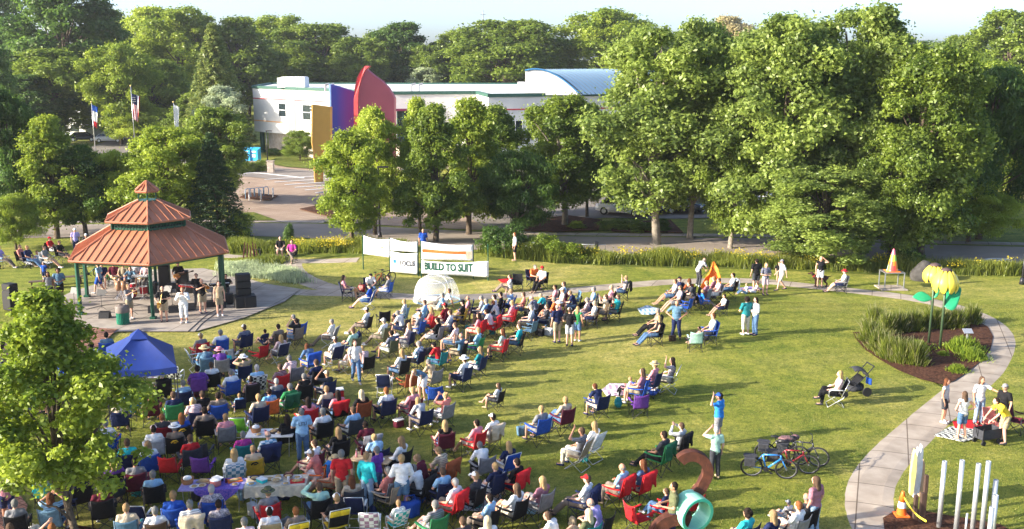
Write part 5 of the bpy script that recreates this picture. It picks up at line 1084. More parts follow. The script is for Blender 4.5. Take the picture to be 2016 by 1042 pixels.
p = G(240, 592); p.z = .06; o = thing('conga_drum', 'pair of small drums on a stand left of the drum kit', 'drums', p); m = MB(); m.lathe([(.12, .5), (.15, .8), (.13, 1.0)], 14, c=(-.14, 0, 0)); m.lathe([(.12, .5), (.15, .8), (.13, 1.0)], 14, c=(.16, 0, 0)); m.build('shell', mat('drum_wood', (.35,.2,.12), rough=.3), o, True); m = MB(); [m.tube((0, 0, .5), (.3*math.cos(k*1.57+.7), .3*math.sin(k*1.57+.7), 0), .014, .014, 6) for k in range(4)]; m.build('legs', ALU, o)
def keyboard(px, py, rz, label, col='black', w=1.1):
    p = G(px, py); p.z = .06; o = thing('keyboard', label, 'keyboard', p, R(rz)); m = MB(); m.box((0, 0, .86), (w, .34, .10)); m.build('case', fab(col) if col != 'red' else RD, o); m = MB(); m.box((0, .08, .915), (w*.92, .15, .02)); m.build('keys', WPLAST, o)
    m = MB(); [m.tube((sx*.45, .2*sy, 0), (sx*.3, -.2*sy, .82), .018, .018, 6) for sx in (-1, 1) for sy in (-1, 1)]; m.build('stand', DSTEEL, o)
keyboard(374, 596, 160, 'red electronic keyboard behind the singer in white', 'red'); keyboard(434, 592, 200, 'black keyboard on a white stand behind the right post'); keyboard(278, 575, 185, 'light keyboard on a stand right of the drummer', 'light_grey', .9)
for px, py, dm, w in ((360, 578, (.7, .45, 1.25), 'tall black bass amplifier behind the bass player'), (326, 575, (.6, .45, 1.5), 'tall black cabinet left of the bass player'), (378, 578, (.6, .45, .62), 'black amplifier right of the bass player'), (300, 580, (.5, .4, .6), 'small amplifier behind the centre post'), (450, 600, (.5, .45, .55), 'black road case left of the speaker tower')): cabinet(px, py, dm, 8, w, 0, 'amplifier', 'stage amplifiers')
def cable(pts, label):
    m = MB(); m.path(smoothpts([G(*p)+Vector((0, 0, .075)) for p in pts], 6), .014, 5); o = m.build('cable', BLACKP, None, True); tag(o, label, 'cable', 'cables on the slab')
cable([(430, 610), (405, 625), (385, 642), (370, 656)], 'black cable running from the right post to the lawn, left of two'); cable([(440, 610), (418, 625), (398, 640), (385, 655)], 'black cable running from the right post to the lawn, right of two'); cable([(170, 612), (210, 603), (260, 600), (300, 606), (330, 600)], 'black cable across the slab behind the trumpet player')
# trash can
p = G(243, 640); p.z = .06; o = thing('trash_can', 'green slatted trash can with a brown round lid before the bandstand', 'trash can', p)
m = MB(); [m.box((.29*math.cos(a*.2618), .29*math.sin(a*.2618), .31), (.03, .055, .58), rot=Matrix.Rotation(a*.2618, 3, 'Z')) for a in range(24)]; m.build('slats', mat('green_slats', (.01,.17,.10), rough=.4), o); m = MB(); m.tube((0, 0, .04), (0, 0, .6), .265, .265, 18); m.build('liner', fab('black'), o)
m = MB(); m.lathe([(.33, .60), (.335, .86), (.29, .93), (.14, .97)], 22, closed=False); m.lathe([(.14, .97), (.13, .80), (.001, .80)], 22, closed=False); m.build('lid', mat('brown_plastic', (.16,.13,.11), rough=.6), o, True)
# rusty figures & benches at the stage
RUST = mat('rusted_steel', (.05, .018, .012), col2=(.11, .036, .02), scale=5, rough=.75, bump=.5, bscale=25, spec=.25)
o = thing('rusty_figures', 'group of thin leaning rusty metal blades at the path behind the bandstand', 'sculpture', G(492, 515)); 
for k in range(5): m = MB(); x = -.5+k*.24; m.prism([(x, 0, 0), (x+.10, 0, 0), (x+.25-.08*k, .05, 1.25-.1*(k % 3)), (x+.20-.08*k, .05, 1.28-.1*(k % 3))], (0, .06, 0)); m.build('blade', RUST, o)
o = thing('metal_arch', 'small dark metal arch right of the rusty blades', 'sculpture', G(507, 514)); m = MB(); m.path([(-.18, 0, 0), (-.18, 0, .75), (.18, 0, .78), (.2, 0, 0)], .05, 6); m.build('arch', DSTEEL, o)
def bench(px, py, rz, label):
    p = G(px, py); o = thing('park_bench', label, 'bench', p, R(rz), 'benches left of the bandstand'); m = MB(); [m.box((0, -.15+.11*k, .45), (1.8, .09, .04)) for k in range(4)]; m.build('seat', mat('bench_wood', (.12,.08,.06)), o)
    for s in (-1, 1): m = MB(); m.prism([(s*.75-.03, -.22, 0), (s*.75-.03, .26, 0), (s*.75-.03, .10, .42), (s*.75-.03, -.08, .42)], (.06, 0, 0)); m.build('leg', RUST, o)
bench(92, 568, 20, 'low wooden bench behind the two dark haired women, left one'); bench(132, 560, 15, 'low wooden bench with brown ends left of the bandstand, right one')
# ---------------------------------------------------------------- banners
VINYL = mat('banner_vinyl', (.80, .80, .79), rough=.55, var=.02)
def postat(px, py, pyt, label):
    b = G(px, py); H = PT(px, pyt, b.y).z-b.z; o = thing('banner_post', label, 'post', b, group='dark posts holding the banners'); m = MB(); m.tube((0, 0, -.1), (0, 0, H), .035, .03, 8); m.build('post', GREENP, o); return b, H
P1, P2, P3, P4, P5, P6 = [postat(*a)[0] for a in ((715.5, 531, 462, 'dark green leftmost banner post'), (768, 539, 468, 'second banner post from the left'), (824, 544, 474, 'third banner post, right edge of the focus banner'), (829.5, 546, 474, 'fourth banner post, left edge of the green lettered banner'), (932, 549, 481, 'banner post behind the green lettered banner'), (961, 553, 481, 'dark green rightmost banner post'))]
def banner(a, b, ya, yb, label, deco=None):
    """a,b posts (world); ya=(top,bottom) pixel rows at a, yb at b with columns"""
    (xa, ta, ba), (xb, tb, bb) = ya, yb; TA, BA, TB, BB = PT(xa, ta, a.y-.06), PT(xa, ba, a.y-.06), PT(xb, tb, b.y-.06), PT(xb, bb, b.y-.06)
    o = thing('banner', label, 'banner', Vector((a.x, a.y, BA.z)), 0, 'white banners on the posts')
    def fn(u, v):
        lo = BA.lerp(BB, u); hi = TA.lerp(TB, u); p = lo.lerp(hi, v); p.z -= .10*math.sin(math.pi*u)*(v**2); p.y += .06*math.sin(math.pi*u*2+1)*math.sin(math.pi*v)-.03; return p
    m = MB(); m.grid(fn, 20, 8, thick=.012); sh = part(m, 'sheet', VINYL, o, True)
    for d in deco or []:
        if d[0] == 'text':
            _, txt, u, v, hgt, col, bold, wf = d; W_ = (BB-BA).length; me = text_mesh(txt, hgt, .002, bold); co = np.empty(len(me.vertices)*3); me.vertices.foreach_get('co', co); co = co.reshape(-1, 3); wid = co[:, 0].max()-co[:, 0].min()
            h_ = (TA-BA).length
            for vtx in me.vertices:
                x, y = vtx.co.x*wf/wid, vtx.co.y; q = fn(min(1, max(0, u+x/W_)), min(1, max(0, v+y/h_))); e = vtx.co.z; vtx.co = Vector(q)+Vector((-.12, -.9, 0))*(.030+e)-o.location
            me.materials.append(fab(col)); t = bpy.data.objects.new('lettering', me); COL.objects.link(t); t.parent = sh
        if d[0] == 'bar':
            _, u0, u1, v0, v1, col = d; m = MB(); m.grid(lambda s, t: Vector(fn(u0+(u1-u0)*s, v0+(v1-v0)*t))+Vector((-.003, -.022, 0)), 12, 2, thick=.004); x = part(m, 'print', fab(col), o); x.parent = sh
    return o
banner(P1, P2, (716, 464, 500), (767, 471, 507), 'small white banner with faint green emblem, leftmost of the banners', [('bar', .06, .13, .45, .8, 'light_grey'), ('bar', .5, .78, .50, .56, 'sandy'), ('bar', .38, .85, .20, .25, 'beige')])
banner(P2, P3, (769, 469, 493), (822, 476, 497), 'narrow white banner above the one lettered FOCUS', [('bar', .5, .78, .60, .75, 'beige')])
banner(P2, P3, (769, 494, 535), (822, 498, 540), 'white banner lettered FOCUS with a small blue mark', [('text', 'FOCUS', .63, .48, .45, 'charcoal', .010, .98), ('bar', .10, .20, .44, .60, 'bright_blue')])
banner(P4, P5, (830, 475, 511), (931, 482, 513), 'white banner with an orange band above the green lettered banner', [('bar', .01, .87, .40, .58, 'orange'), ('bar', .87, .99, .1, .58, 'beige'), ('bar', .25, .8, .75, .82, 'light_grey')])
banner(P4, P6, (830, 513, 538), (962, 514, 546), 'wide white banner with green lettering BUILD TO SUIT', [('text', 'BUILD TO SUIT', .40, .56, .62, 'dark_green', .020, 2.95), ('bar', .80, .92, .50, .54, 'light_grey'), ('bar', .84, .97, .66, .70, 'light_grey')])
# ---------------------------------------------------------------- canopy, mesh tent
c0 = [pz(207, 727, 2.02), pz(348, 722, 2.02), pz(340, 680, 2.02), pz(206, 690, 2.02)]
c0[3] = c0[0]+(c0[2]-c0[1]); cc = sum(c0, Vector())/4; base = Vector((cc.x, cc.y, 0)); o = thing('pop_up_canopy', 'royal blue pop up canopy tent beside the tree at the left', 'canopy', base)
BC = mat('canopy_fabric', (.007, .027, .165), rough=.6, var=.12, scale=2, bump=.15, bscale=6, spec=.3); apex = Vector((cc.x, cc.y, 3.0)); L4 = [v-base for v in c0]; ap = apex-base
m = MB()
for i in range(4):
    a, b = L4[i], L4[(i+1) % 4]
    def fn(u, v, a=a, b=b):
        e = a.lerp(b, u); p = e.lerp(ap, v); p.z -= .10*math.sin(math.pi*u)*(1-v)+.12*math.sin(math.pi*v)*1.0*math.sin(math.pi*u)*.6; return p
    m.grid(fn, 12, 8); m.grid(lambda u, v, a=a, b=b: (lambda p: Vector((p.x, p.y, p.z-.10*math.sin(math.pi*u)-.24*(1-v))))(a.lerp(b, u)), 12, 2)
m.build('roof', BC, o, True)
m = MB(); cp = [ap+(q-ap)*.26+Vector((0, 0, .05)) for q in L4]; m.add(cp+[ap+Vector((0, 0, .10))], [[i, (i+1) % 4, 4] for i in range(4)]); m.build('vent_cap', BC, o)
for q in L4: m = MB(); m.tube((q.x*.985, q.y*.985, 0), (q.x*.985, q.y*.985, 1.98), .022, .018, 6); m.build('leg', DSTEEL, o)
m = MB()
for i in range(4): a, b = L4[i]*.98, L4[(i+1) % 4]*.98; m.tube(a-Vector((0, 0, .06)), a.lerp(b, .5)-Vector((0, 0, .35)), .012, .012, 5); m.tube(b-Vector((0, 0, .06)), a.lerp(b, .5)-Vector((0, 0, .35)), .012, .012, 5)
m.build('truss', DSTEEL, o)
tn = G(860, 594); o = thing('mesh_tent', 'white see through mesh dome tent beside the path under the banners', 'tent', tn); NET = mat('white_netting', (.78,.78,.78), rough=.9, var=.02, trans=.74)
s_ = 37.2; Rt, Ht = 45/s_, 1.50
def dome(u, v): a = 2*math.pi*u; f = v**.9; r = Rt*math.cos(math.pi/2*f)**.62*(1+.05*math.cos(4*a)*(1-f)); return (r*math.cos(a), r*math.sin(a), Ht*math.sin(math.pi/2*f)**.95)
m = MB(); m.grid(dome, 32, 12); m.build('netting', NET, o, True)
m = MB()
for a in (0, .25, .5, .75): m.path([dome(a+.125, k/12) for k in range(13)], .018, 6)
m.path([dome(k/32, .55) for k in range(32)], .012, 5, closed=True); m.path([dome(.66+.18*math.sin(k/20*6.283), .40+.30*math.cos(k/20*6.283)) for k in range(20)], .022, 5, closed=True)
m.build('ribs', fab('white'), o, True); m = MB(); m.path([dome(k/32, .02) for k in range(32)], .03, 6, closed=True); m.build('hem', fab('light_blue'), o, True)
# ---------------------------------------------------------------- flower sculpture
YP = mat('yellow_petal_paint', (.80, .62, .07), rough=.35, var=.06, scale=3); LG = mat('green_leaf_paint', (.02, .26, .12), rough=.3, var=.05)
def flower(bx, by, tx, ty, label, rad, hgt, leafs):
    b = G(bx, by); b.z += .05; tp = PT(tx, ty, b.y-.1); o = thing('flower_sculpture', label, 'sculpture', b, group='giant metal flowers'); H = tp-b
    m = MB(); m.path([(0, 0, 0), H*.5+Vector((.02, 0, 0)), H*.98], .055, 10); m.build('stem', mat('green_stem_steel', (.06,.10,.05), rough=.4, metal=.3), o, True)
    top = H+Vector((0, 0, .18)); m = MB(); m.lathe([(.02, .12), (.20, .06), (.26, -.02), (.02, -.04)], 14, c=top); m.build('calyx', mat('dark_brown_metal', (.08,.05,.045)), o, True)
    for k in range(9):
        a = k*2*math.pi/9; m = MB()
        def fn(u, v, a=a):
            w = math.sin(math.pi*min(.97, v*.93+.05))**.7*.42*rad/.6; r = rad*(math.sin(math.pi*(.12+.60*v))**.9); z = -hgt*v; t = (u-.5)*w/max(r, .15)
            return top+Vector((r*math.cos(a+t), r*math.sin(a+t), z-.03*(2*u-1)**2))
        m.grid(fn, 6, 10, thick=.02); m.build('petal', YP, o, True)
    for (z, dx, dz, w, s) in leafs:
        m = MB(); p = H*z
        def fl(u, v): c = p+Vector((dx*v, .15*v, dz*v-.25*v*v)); ww = w*math.sin(math.pi*min(.985, v*.96+.02)); return c+Vector((0.0, (u-.5)*ww*.6, (u-.5)*ww*.9))
        m.grid(fl, 6, 12, thick=.02); m.build('leaf', LG, o, True)
flower(1828, 677, 1841, 530, 'giant yellow metal flower on a tall stem, left one in the mulch bed', .50, .78, [(.60, -.85, .30, .45, 1), (.62, .36, .85, .6, 1)])
flower(1850, 687, 1863, 540, 'giant yellow metal flower, right and nearer one of the pair', .56, .98, [(.58, .80, .95, 1.15, 1)])
p = G(1902, 690); o = thing('info_sign', 'small tilted metal sign in the bright leafy plant', 'sign', p+Vector((0, 0, .05))); m = MB(); m.tube((0, 0, 0), (0, 0, .8), .05, .05, 8); m.build('post', STEEL, o); m = MB(); m.box((0, 0, .85), (.42, .30, .03), rot=Matrix.Rotation(R(30), 3, 'X')); m.build('panel', ALU, o)
# cone sculpture on a frame
p = G(1754, 568); o = thing('cone_sculpture', 'multicoloured painted cone with a pink tip standing on the grey frame table', 'sculpture', p+Vector((0, 0, 1.02))); 
CN = MB(); cols = ['fabric_orange', 'cone_yellow', 'cone_red', 'cone_orange', 'cone_yellow']; mm = [mat('cone_orange', (.85,.25,.02), rough=.35), mat('cone_yellow', (.85,.65,.05), rough=.35), mat('cone_red', (.75,.06,.05), rough=.35), mat('cone_pink', (.85,.15,.2), rough=.35), mat('cone_green', (.3,.6,.08), rough=.35), mat('cone_blue', (.10,.40,.65), rough=.35)]
prof = [(.34, 0), (.30, .10), (.29, .12), (.25, .35), (.20, .6), (.13, .95), (.06, 1.22), (.02, 1.30)]
for k in range(len(prof)-1):
    (r0, z0), (r1, z1) = prof[k], prof[k+1]; n = 20
    for i in range(n):
        a0, a1 = 2*math.pi*i/n, 2*math.pi*(i+1)/n; mi = 3 if k >= 5 else ((4 if i % 5 < 3 else 1) if k == 4 else [0, 0, 1, 5, 5, 1, 2, 2][(i//2+k//3) % 8])
        CN.add([(r0*math.cos(a0), r0*math.sin(a0), z0), (r0*math.cos(a1), r0*math.sin(a1), z0), (r1*math.cos(a1), r1*math.sin(a1), z1), (r1*math.cos(a0), r1*math.sin(a0), z1)], [[0, 1, 2, 3]], mi)
CN.build('cone', mm, o, True); m = MB(); m.box((0, 0, .012), (.74, .74, .024)); m.build('base', mm[0], o)
o = thing('display_table', 'grey steel frame table on a concrete pad carrying the painted cone', 'table', p); m = MB(); m.box((0, 0, .99), (1.15, 1.0, .05)); m.build('tabletop', STEEL, o)
for sx in (-1, 1):
    for sy in (-1, 1): m = MB(); m.box((sx*.54, sy*.46, .49), (.06, .06, .95)); m.build('leg', STEEL, o)
m = MB(); m.box((0, 0, .035), (1.5, 1.3, .06)); m.build('pad', CONC, o)
p = G(1822, 552); m = MB(); m.ell((0, 0, .35), (.85, .6, .75), 14, 10, fn=lambda v: v*(1+.10*math.sin(v.x*5+v.z*3)+.06*math.sin(v.y*9))); o = m.build('boulder', mat('grey_boulder', (.035,.032,.030), col2=(.075,.07,.065), scale=3, rough=.95, bump=.6), None, True); o.location = p; tag(o, 'grey boulder behind the left flower stem', 'rock')
# ---------------------------------------------------------------- foreground sculptures on the right
Yc = 25.5
o = thing('arc_sculpture', 'curved square rusty steel beam sculpture threaded through a mint green ring', 'sculpture', Vector((PT(1330, 1042, Yc).x, Yc, 0)))
def beam(pts, hw, rot=None):
    m = MB(); n = len(pts)
    vs = []
    for i, p in enumerate(pts):
        d = (pts[min(i+1, n-1)]-pts[max(i-1, 0)]).normalized(); nn = Vector((-d.z, 0, d.x)); y = Vector((0, 1, 0))
        for a, b in ((-1, -1), (1, -1), (1, 1), (-1, 1)): vs.append(p+nn*hw*a+y*hw*b)
    fs = [[i*4+k, i*4+(k+1) % 4, i*4+4+(k+1) % 4, i*4+4+k] for i in range(n-1) for k in range(4)]+[[3, 2, 1, 0], [(n-1)*4+k for k in range(4)]]
    m.add(vs, fs); return m
def arc(cx, cy, r, a0, a1, n=18, Y=Yc, dy=0): return [PT(cx+r*math.cos(R(a0+(a1-a0)*i/n)), cy-r*math.sin(R(a0+(a1-a0)*i/n)), Y+dy*i/n) for i in range(n+1)]
part(beam(arc(1362, 927, 31, 138, -38, 22, Yc+.3)+[PT(1381, 958, Yc+.3), PT(1368, 973, Yc+.3), PT(1352, 985, Yc+.3)], .135), 'upper_arc', RUST, o)
part(beam(arc(1338, 1075, 56, 70, 165, 14, Yc-.1)+[PT(1280, 1100, Yc-.1), PT(1280, 1150, Yc-.1)], .16), 'lower_arc', RUST, o)
lowz = PT(1280, 1150, Yc-.1); m = MB(); m.tube((lowz.x, lowz.y, 0), (lowz.x, lowz.y, lowz.z+.05), .2, .2, 4); part(m, 'foot', RUST, o)
MINT = mat('mint_gloss_paint', (.30, .72, .50), rough=.25, var=.03, spec=.6); MINTD = mat('mint_rim_paint', (.08, .50, .32), rough=.3, var=.03)
rc = PT(1362, 1006, Yc); d = Vector((.42, -.88, -.10)).normalized(); m = MB(); u = d.cross(Vector((0, 0, 1))).normalized(); w = u.cross(d); ro, ri, hl = .50, .42, .27
rc1 = rc+d*hl*1.0; rc0 = rc-d*hl; n = 36
def ring(c, r): return [c+u*r*math.cos(2*math.pi*i/n)+w*r*math.sin(2*math.pi*i/n) for i in range(n)]
m.add(ring(rc0, ro)+ring(rc1, ro)+ring(rc1, ri)+ring(rc0, ri), [[k*n+i, k*n+(i+1) % n, ((k+1) % 4)*n+(i+1) % n, ((k+1) % 4)*n+i] for k in (0, 2, 3) for i in range(n)]); part(m, 'ring', MINT, o)
m = MB(); m.add(ring(rc1+d*.001, ro+.004)+ring(rc1+d*.02, ro-.002)+ring(rc1+d*.02, ri+.002)+ring(rc1, ri-.004), [[k*n+i, k*n+(i+1) % n, (k+1)*n+(i+1) % n, (k+1)*n+i] for k in range(3) for i in range(n)]); part(m, 'rim', MINTD, o)
GP = mat('galvanised_pipe', (.52, .54, .55), rough=.35, metal=.55, var=.05, scale=3)
for i, (tx, ty, bx, by, w) in enumerate(((1858.5, 908, 1848, 1040, 'leftmost of the tall ones, at the edge of the mulch'), (1892.5, 906, 1881, 1052, 'second tall one from the left'), (1929, 913, 1913, 1056, 'third tall one from the left'), (1946, 908, 1931, 1064, 'fourth, tallest one'), (1960, 945, 1949, 1062, 'medium height one at the right'), (1962, 975, 1950, 1085, 'shorter one right of the tallest'), (1952, 998, 1943, 1100, 'short one in front at the right'), (1901, 1011, 1898, 1075, 'thin short rod between the tall ones'))):
    b = G(bx, by); H = PT(tx, ty, b.y).z; r = .065 if i < 7 else .028; o = thing('metal_pipe', 'upright pale metal pipe, '+w, 'pipe', b, group='upright metal pipes of the outdoor chime'); m = MB(); m.lathe([(r, 0), (r, H), (r*.8, H), (r*.8, H-.1), (.001, H-.1)], 18); m.build('tube', GP, o, True)
# pointed painted boards
Yb = G(1808, 1010).y; o = thing('painted_board', 'narrow pointed white and yellow painted boards on brown posts by the path', 'art board', G(1808, 1018)); q = o.location
for k, (x0, x1, yt, yb_, mt) in enumerate(((1792, 1799, 888, 975, 'pale_yellow_board'), (1798, 1806, 884, 980, 'white_plastic'), (1805, 1811, 878, 972, 'white_plastic'), (1809, 1816, 905, 978, 'stump_tan'))):
    mat('pale_yellow_board', (.78, .66, .22), rough=.5); mat('stump_tan', (.5, .33, .2)); a = PT(x0, yt, Yb+.25*k); b = PT(x0, yb_, Yb+.25*k); a.x = b.x; b.x += (x1-x0)/68; m = MB(); m.prism([(a.x, a.y, b.z), (a.x-.02, a.y, (a.z+b.z)/2), (a.x+.02, a.y, a.z-.15), ((a.x+b.x)/2, a.y, a.z), (b.x, a.y, a.z-.15), (b.x+.02, a.y, (a.z+b.z)/2), (b.x-.02, a.y, b.z)], (.02, .20, 0)); part(m, 'board', MATS[mt], o)
for k, (x, yb_, yt) in enumerate(((1800, 1022, 975), (1812, 1030, 970), (1817, 1020, 935))): b = G(x, yb_); H = PT(x, yt, b.y).z; m = MB(); m.box((b.x, b.y, H/2), (.11, .11, H)); part(m, 'post', mat('brown_post', (.06,.035,.025)), o)
p = G(1774, 1017); o = thing('traffic_cone', 'orange traffic cone with white band on the path edge', 'traffic cone', p+Vector((0, 0, .04))); OC = mat('cone_plastic', (.90, .16, .02), rough=.4)
m = MB(); m.box((0, 0, .02), (.38, .38, .04)); m.build('base', OC, o); m = MB(); m.lathe([(.14, .04), (.118, .25)], 20, closed=False); m.lathe([(.095, .43), (.045, .72), (.03, .74)], 20); m.build('body', OC, o, True); m = MB(); m.lathe([(.119, .25), (.096, .43)], 20, closed=False); m.build('band', WPLAST, o, True)
m = MB(); a = PT(1777, 975, p.y)+Vector((0, 0, 0)); b = G(1822, 1050)+Vector((0, 0, .35)); m.grid(lambda u, v: a.lerp(b, u)+Vector((0, .02*math.sin(u*8), (v-.5)*.06-.12*math.sin(math.pi*u))), 14, 1, thick=.003); o = m.build('caution_tape', mat('caution_yellow', (.8,.62,.05)), None); tag(o, 'yellow caution tape strung from the orange cone', 'tape')
# ---------------------------------------------------------------- bicycles, stroller, wagon, tables, bags, dog
def bike(px, py, rz, col, label, s=1, lean=8, rack=False):
    o = thing('bicycle', label, 'bicycle', G(px, py), R(rz), 'bicycles', s); o.rotation_euler = (R(lean), 0, R(rz))
    for x in (-.52, .54):
        m = MB(); m.path([(x+.33*math.cos(k/28*6.2832), 0, .345+.33*math.sin(k/28*6.2832)) for k in range(28)], .027, 6, closed=True); t = m.build('wheel_tyre', RUBBER, o, True)
        m = MB(); m.path([(x+.30*math.cos(k/28*6.2832), 0, .345+.30*math.sin(k/28*6.2832)) for k in range(28)], .010, 5, closed=True)
        for k in range(14): a = k/14*6.2832; m.tube((x, .02*(-1)**k, .345), (x+.30*math.cos(a), 0, .345+.30*math.sin(a)), .003, .003, 3)
        m.tube((x, -.05, .345), (x, .05, .345), .025, .025, 8); r = m.build('rim', mat('dull_rim', (.20,.20,.20), rough=.4, metal=.5), o); r.parent = t
    P = fab(col) if isinstance(col, str) else col; P = mat('bike_paint_'+str(col), COLS[col], rough=.25, spec=.6)
    m = MB(); bb = (-.08, 0, .30); st = (-.20, 0, .80); hd = (.34, 0, .82); h2 = (.37, 0, .70); rw = (-.52, 0, .345); fw = (.54, 0, .345)
    for a, b, r in ((bb, st, .024), (st, hd, .024), (bb, h2, .030), (bb, rw, .016), (st, rw, .014), (hd, h2, .028), (h2, fw, .020)): m.tube(a, b, r, r, 8)
    m.build('frame', P, o, True)
    m = MB(); m.tube(st, (-.23, 0, .93), .014, .014, 8); m.ell((-.25, 0, .955), (.14, .07, .03), 12, 6); m.build('saddle', BLACKP, o, True)
    m = MB(); m.tube(hd, (.31, 0, .98), .016, .016, 8); m.path([(.24, -.31, 1.0), (.31, -.20, 1.0), (.33, 0, .98), (.31, .20, 1.0), (.24, .31, 1.0)], .013, 6); m.build('handlebar', BLACKP, o, True)
    m = MB(); m.tube((-.08, -.04, .30), (-.08, .04, .30), .09, .09, 16); m.tube((-.08, -.05, .30), (.07, -.06, .22), .012, .012, 6); m.box((.08, -.10, .21), (.09, .07, .02)); m.tube((-.08, .05, .30), (-.23, .06, .38), .012, .012, 6); m.box((-.24, .10, .39), (.09, .07, .02)); m.build('crankset', DSTEEL, o)
    if rack: m = MB(); m.box((-.58, 0, .74), (.42, .14, .03)); m.box((-.58, -.12, .58), (.34, .12, .30)); m.box((-.58, .12, .58), (.34, .12, .30)); m.build('pannier_bags', fab('charcoal'), o)
    return o
bike(1512, 940, -12, 'bright_blue', 'blue bicycle with black panniers, leftmost of the three parked on the lawn', 1.0, 8, True)
bike(1556, 930, -14, 'dark_red', 'dark red bicycle in the middle, its front wheel nearest the camera', 1.0, 10, True)
bike(1576, 914, -20, 'charcoal', 'black bicycle at the right of the parked bikes', 1.0, 8, True)
bike(1538, 912, -16, 'black', 'black bicycle behind the blue one, half hidden in the parked row', 1.0, 8, True)
bike(741, 566, 60, 'orange', 'orange and white bicycle behind the seated group left of the white tent', 1.0, 8); bike(756, 560, 50, 'black', 'dark bicycle beside the orange one left of the white tent', 1.0, 10)
bike(178, 548, 10, 'dark_green', 'bicycle seen behind the left bandstand posts', .95, 8)
p = G(1548, 905); m = MB(); m.ell((0, 0, .72), (.30, .16, .11), 14, 10, fn=lambda v: lumps(v, .02, 20)); m.ell((.28, .1, .74), (.15, .12, .10), 10, 8); o = m.build('helmet_bag', mat('patterned_cloth', (.03,.03,.04), scale=25, col2=(.28,.14,.14)), None, True); o.location = p; tag(o, 'patterned bag resting on top of the parked bicycles', 'bag')
# stroller
o = thing('stroller', 'black stroller with open hood and a blue bag at its handle', 'stroller', G(1676, 777), R(8), None, 1.15)
m = MB(); m.path([(-.35, -.25, .12), (.25, -.25, .62), (.62, -.25, 1.05)], .018, 6); m.path([(-.35, .25, .12), (.25, .25, .62), (.62, .25, 1.05)], .018, 6); m.tube((.62, -.25, 1.05), (.62, .25, 1.05), .022, .022, 8); m.path([(.42, -.26, .14), (-.1, -.25, .55)], .016, 6); m.path([(.42, .26, .14), (-.1, .25, .55)], .016, 6); m.build('frame', DSTEEL, o)
m = MB(); m.grid(lambda u, v: (-.25+.55*v, (u-.5)*.44, .45-.08*math.sin(math.pi*v)+(.45*max(0, v-.55))), 6, 8, thick=.04); m.build('seat', fab('black'), o, True)
m = MB(); m.grid(lambda u, v: (.12+.36*math.cos(math.pi*(.02+.62*v)), (u-.5)*.46, .66+.34*math.sin(math.pi*(.02+.62*v))*(1-.25*(2*u-1)**2)), 8, 12, thick=.02); m.build('hood', fab('charcoal'), o, True)
for x, y, r in ((-.35, -.26, .10), (-.35, .26, .10), (.42, -.28, .16), (.42, .28, .16)): m = MB(); m.tube((x, y-.025, r), (x, y+.025, r), r, r, 16); m.build('wheel', RUBBER, o)
m = MB(); m.ell((.1, 0, .22), (.28, .2, .12), 10, 6); m.build('basket', fab('charcoal'), o, True)
m = MB(); m.grid(lambda u, v: (0+.3*u, .05*math.sin(u*5), .75-.35*v-.1*u), 5, 4, thick=.14); q = m.build('bag', fab('blue'), None, True); q.location = G(1694, 776)+Vector((.10, -.2, .25)); q.scale = (.7,)*3; tag(q, 'blue cloth bag hanging from the stroller handle', 'bag')
# wagon
o = thing('folding_wagon', 'small black folding wagon in front of the person in yellow', 'wagon', G(1942, 872), R(20)); m = MB(); m.box((0, 0, .22), (.8, .45, .04))
for a in ((-.4, -.22), (.4, -.22), (-.4, .22), (.4, .22)): m.tube((a[0], a[1], .2), (a[0], a[1], .62), .015, .015, 6)
m.build('frame', DSTEEL, o); m = MB(); [m.grid(lambda u, v, s=s: ((u-.5)*.8, s*.22, .22+.33*v), 4, 3, thick=.01) for s in (-1, 1)]; [m.grid(lambda u, v, s=s: (s*.4, (u-.5)*.44, .22+.33*v), 4, 3, thick=.01) for s in (-1, 1)]; m.build('basket', fab('charcoal'), o)
for x in (-.33, .33):
    for y in (-.2, .2): m = MB(); m.tube((x, y-.025, .09), (x, y+.025, .09), .09, .09, 14); m.build('wheel', RUBBER, o)
m = MB(); m.path([(-.4, 0, .25), (-.62, 0, .85)], .014, 6); m.build('handle', DSTEEL, o)
def blanket(pts, col, label, name='blanket', cat='blanket', lift=.03):
    o = sheet(name, pts, fab(col) if isinstance(col, str) else col, lift=lift, step=.35, label=label, cat=cat, group='blankets spread on the grass', thick=.02)
    rr = random.Random(len(label))
    for v in o.data.vertices: v.co.z += .025*abs(math.sin(v.co.x*5+v.co.y*3)*math.sin(v.co.y*6))
    return o
blanket([(1838, 860), (1872, 842), (1930, 850), (1932, 865), (1895, 872)], 'black_plaid', 'black and white blanket under the girl in denim shorts'); blanket([(1875, 832), (1900, 828), (1975, 838), (1960, 850), (1935, 851), (1880, 846)], 'red', 'red blanket with white marks between the standing girls'); blanket([(1925, 833), (1945, 827), (1958, 832), (1940, 838)], 'white', 'white towel at the feet of the woman in jeans')
blanket([(1255, 610), (1275, 603), (1302, 612), (1285, 622), (1262, 620)], 'blue_plaid', 'striped white and blue blanket left of the man with hands on hips'); blanket([(1452, 569), (1478, 566), (1500, 570), (1490, 573), (1460, 573)], 'lavender', 'pale lavender blanket at the path edge behind the two women')
blanket([(1185, 770), (1200, 757), (1245, 758), (1262, 772), (1235, 780), (1195, 782)], 'mauve_plaid', 'checkered pink and grey blanket beside the purple chair'); blanket([(1250, 772), (1275, 764), (1300, 770), (1290, 780), (1262, 781)], 'blue', 'blue sleeping bag spread on the grass right of the purple chair', 'sleeping_bag')
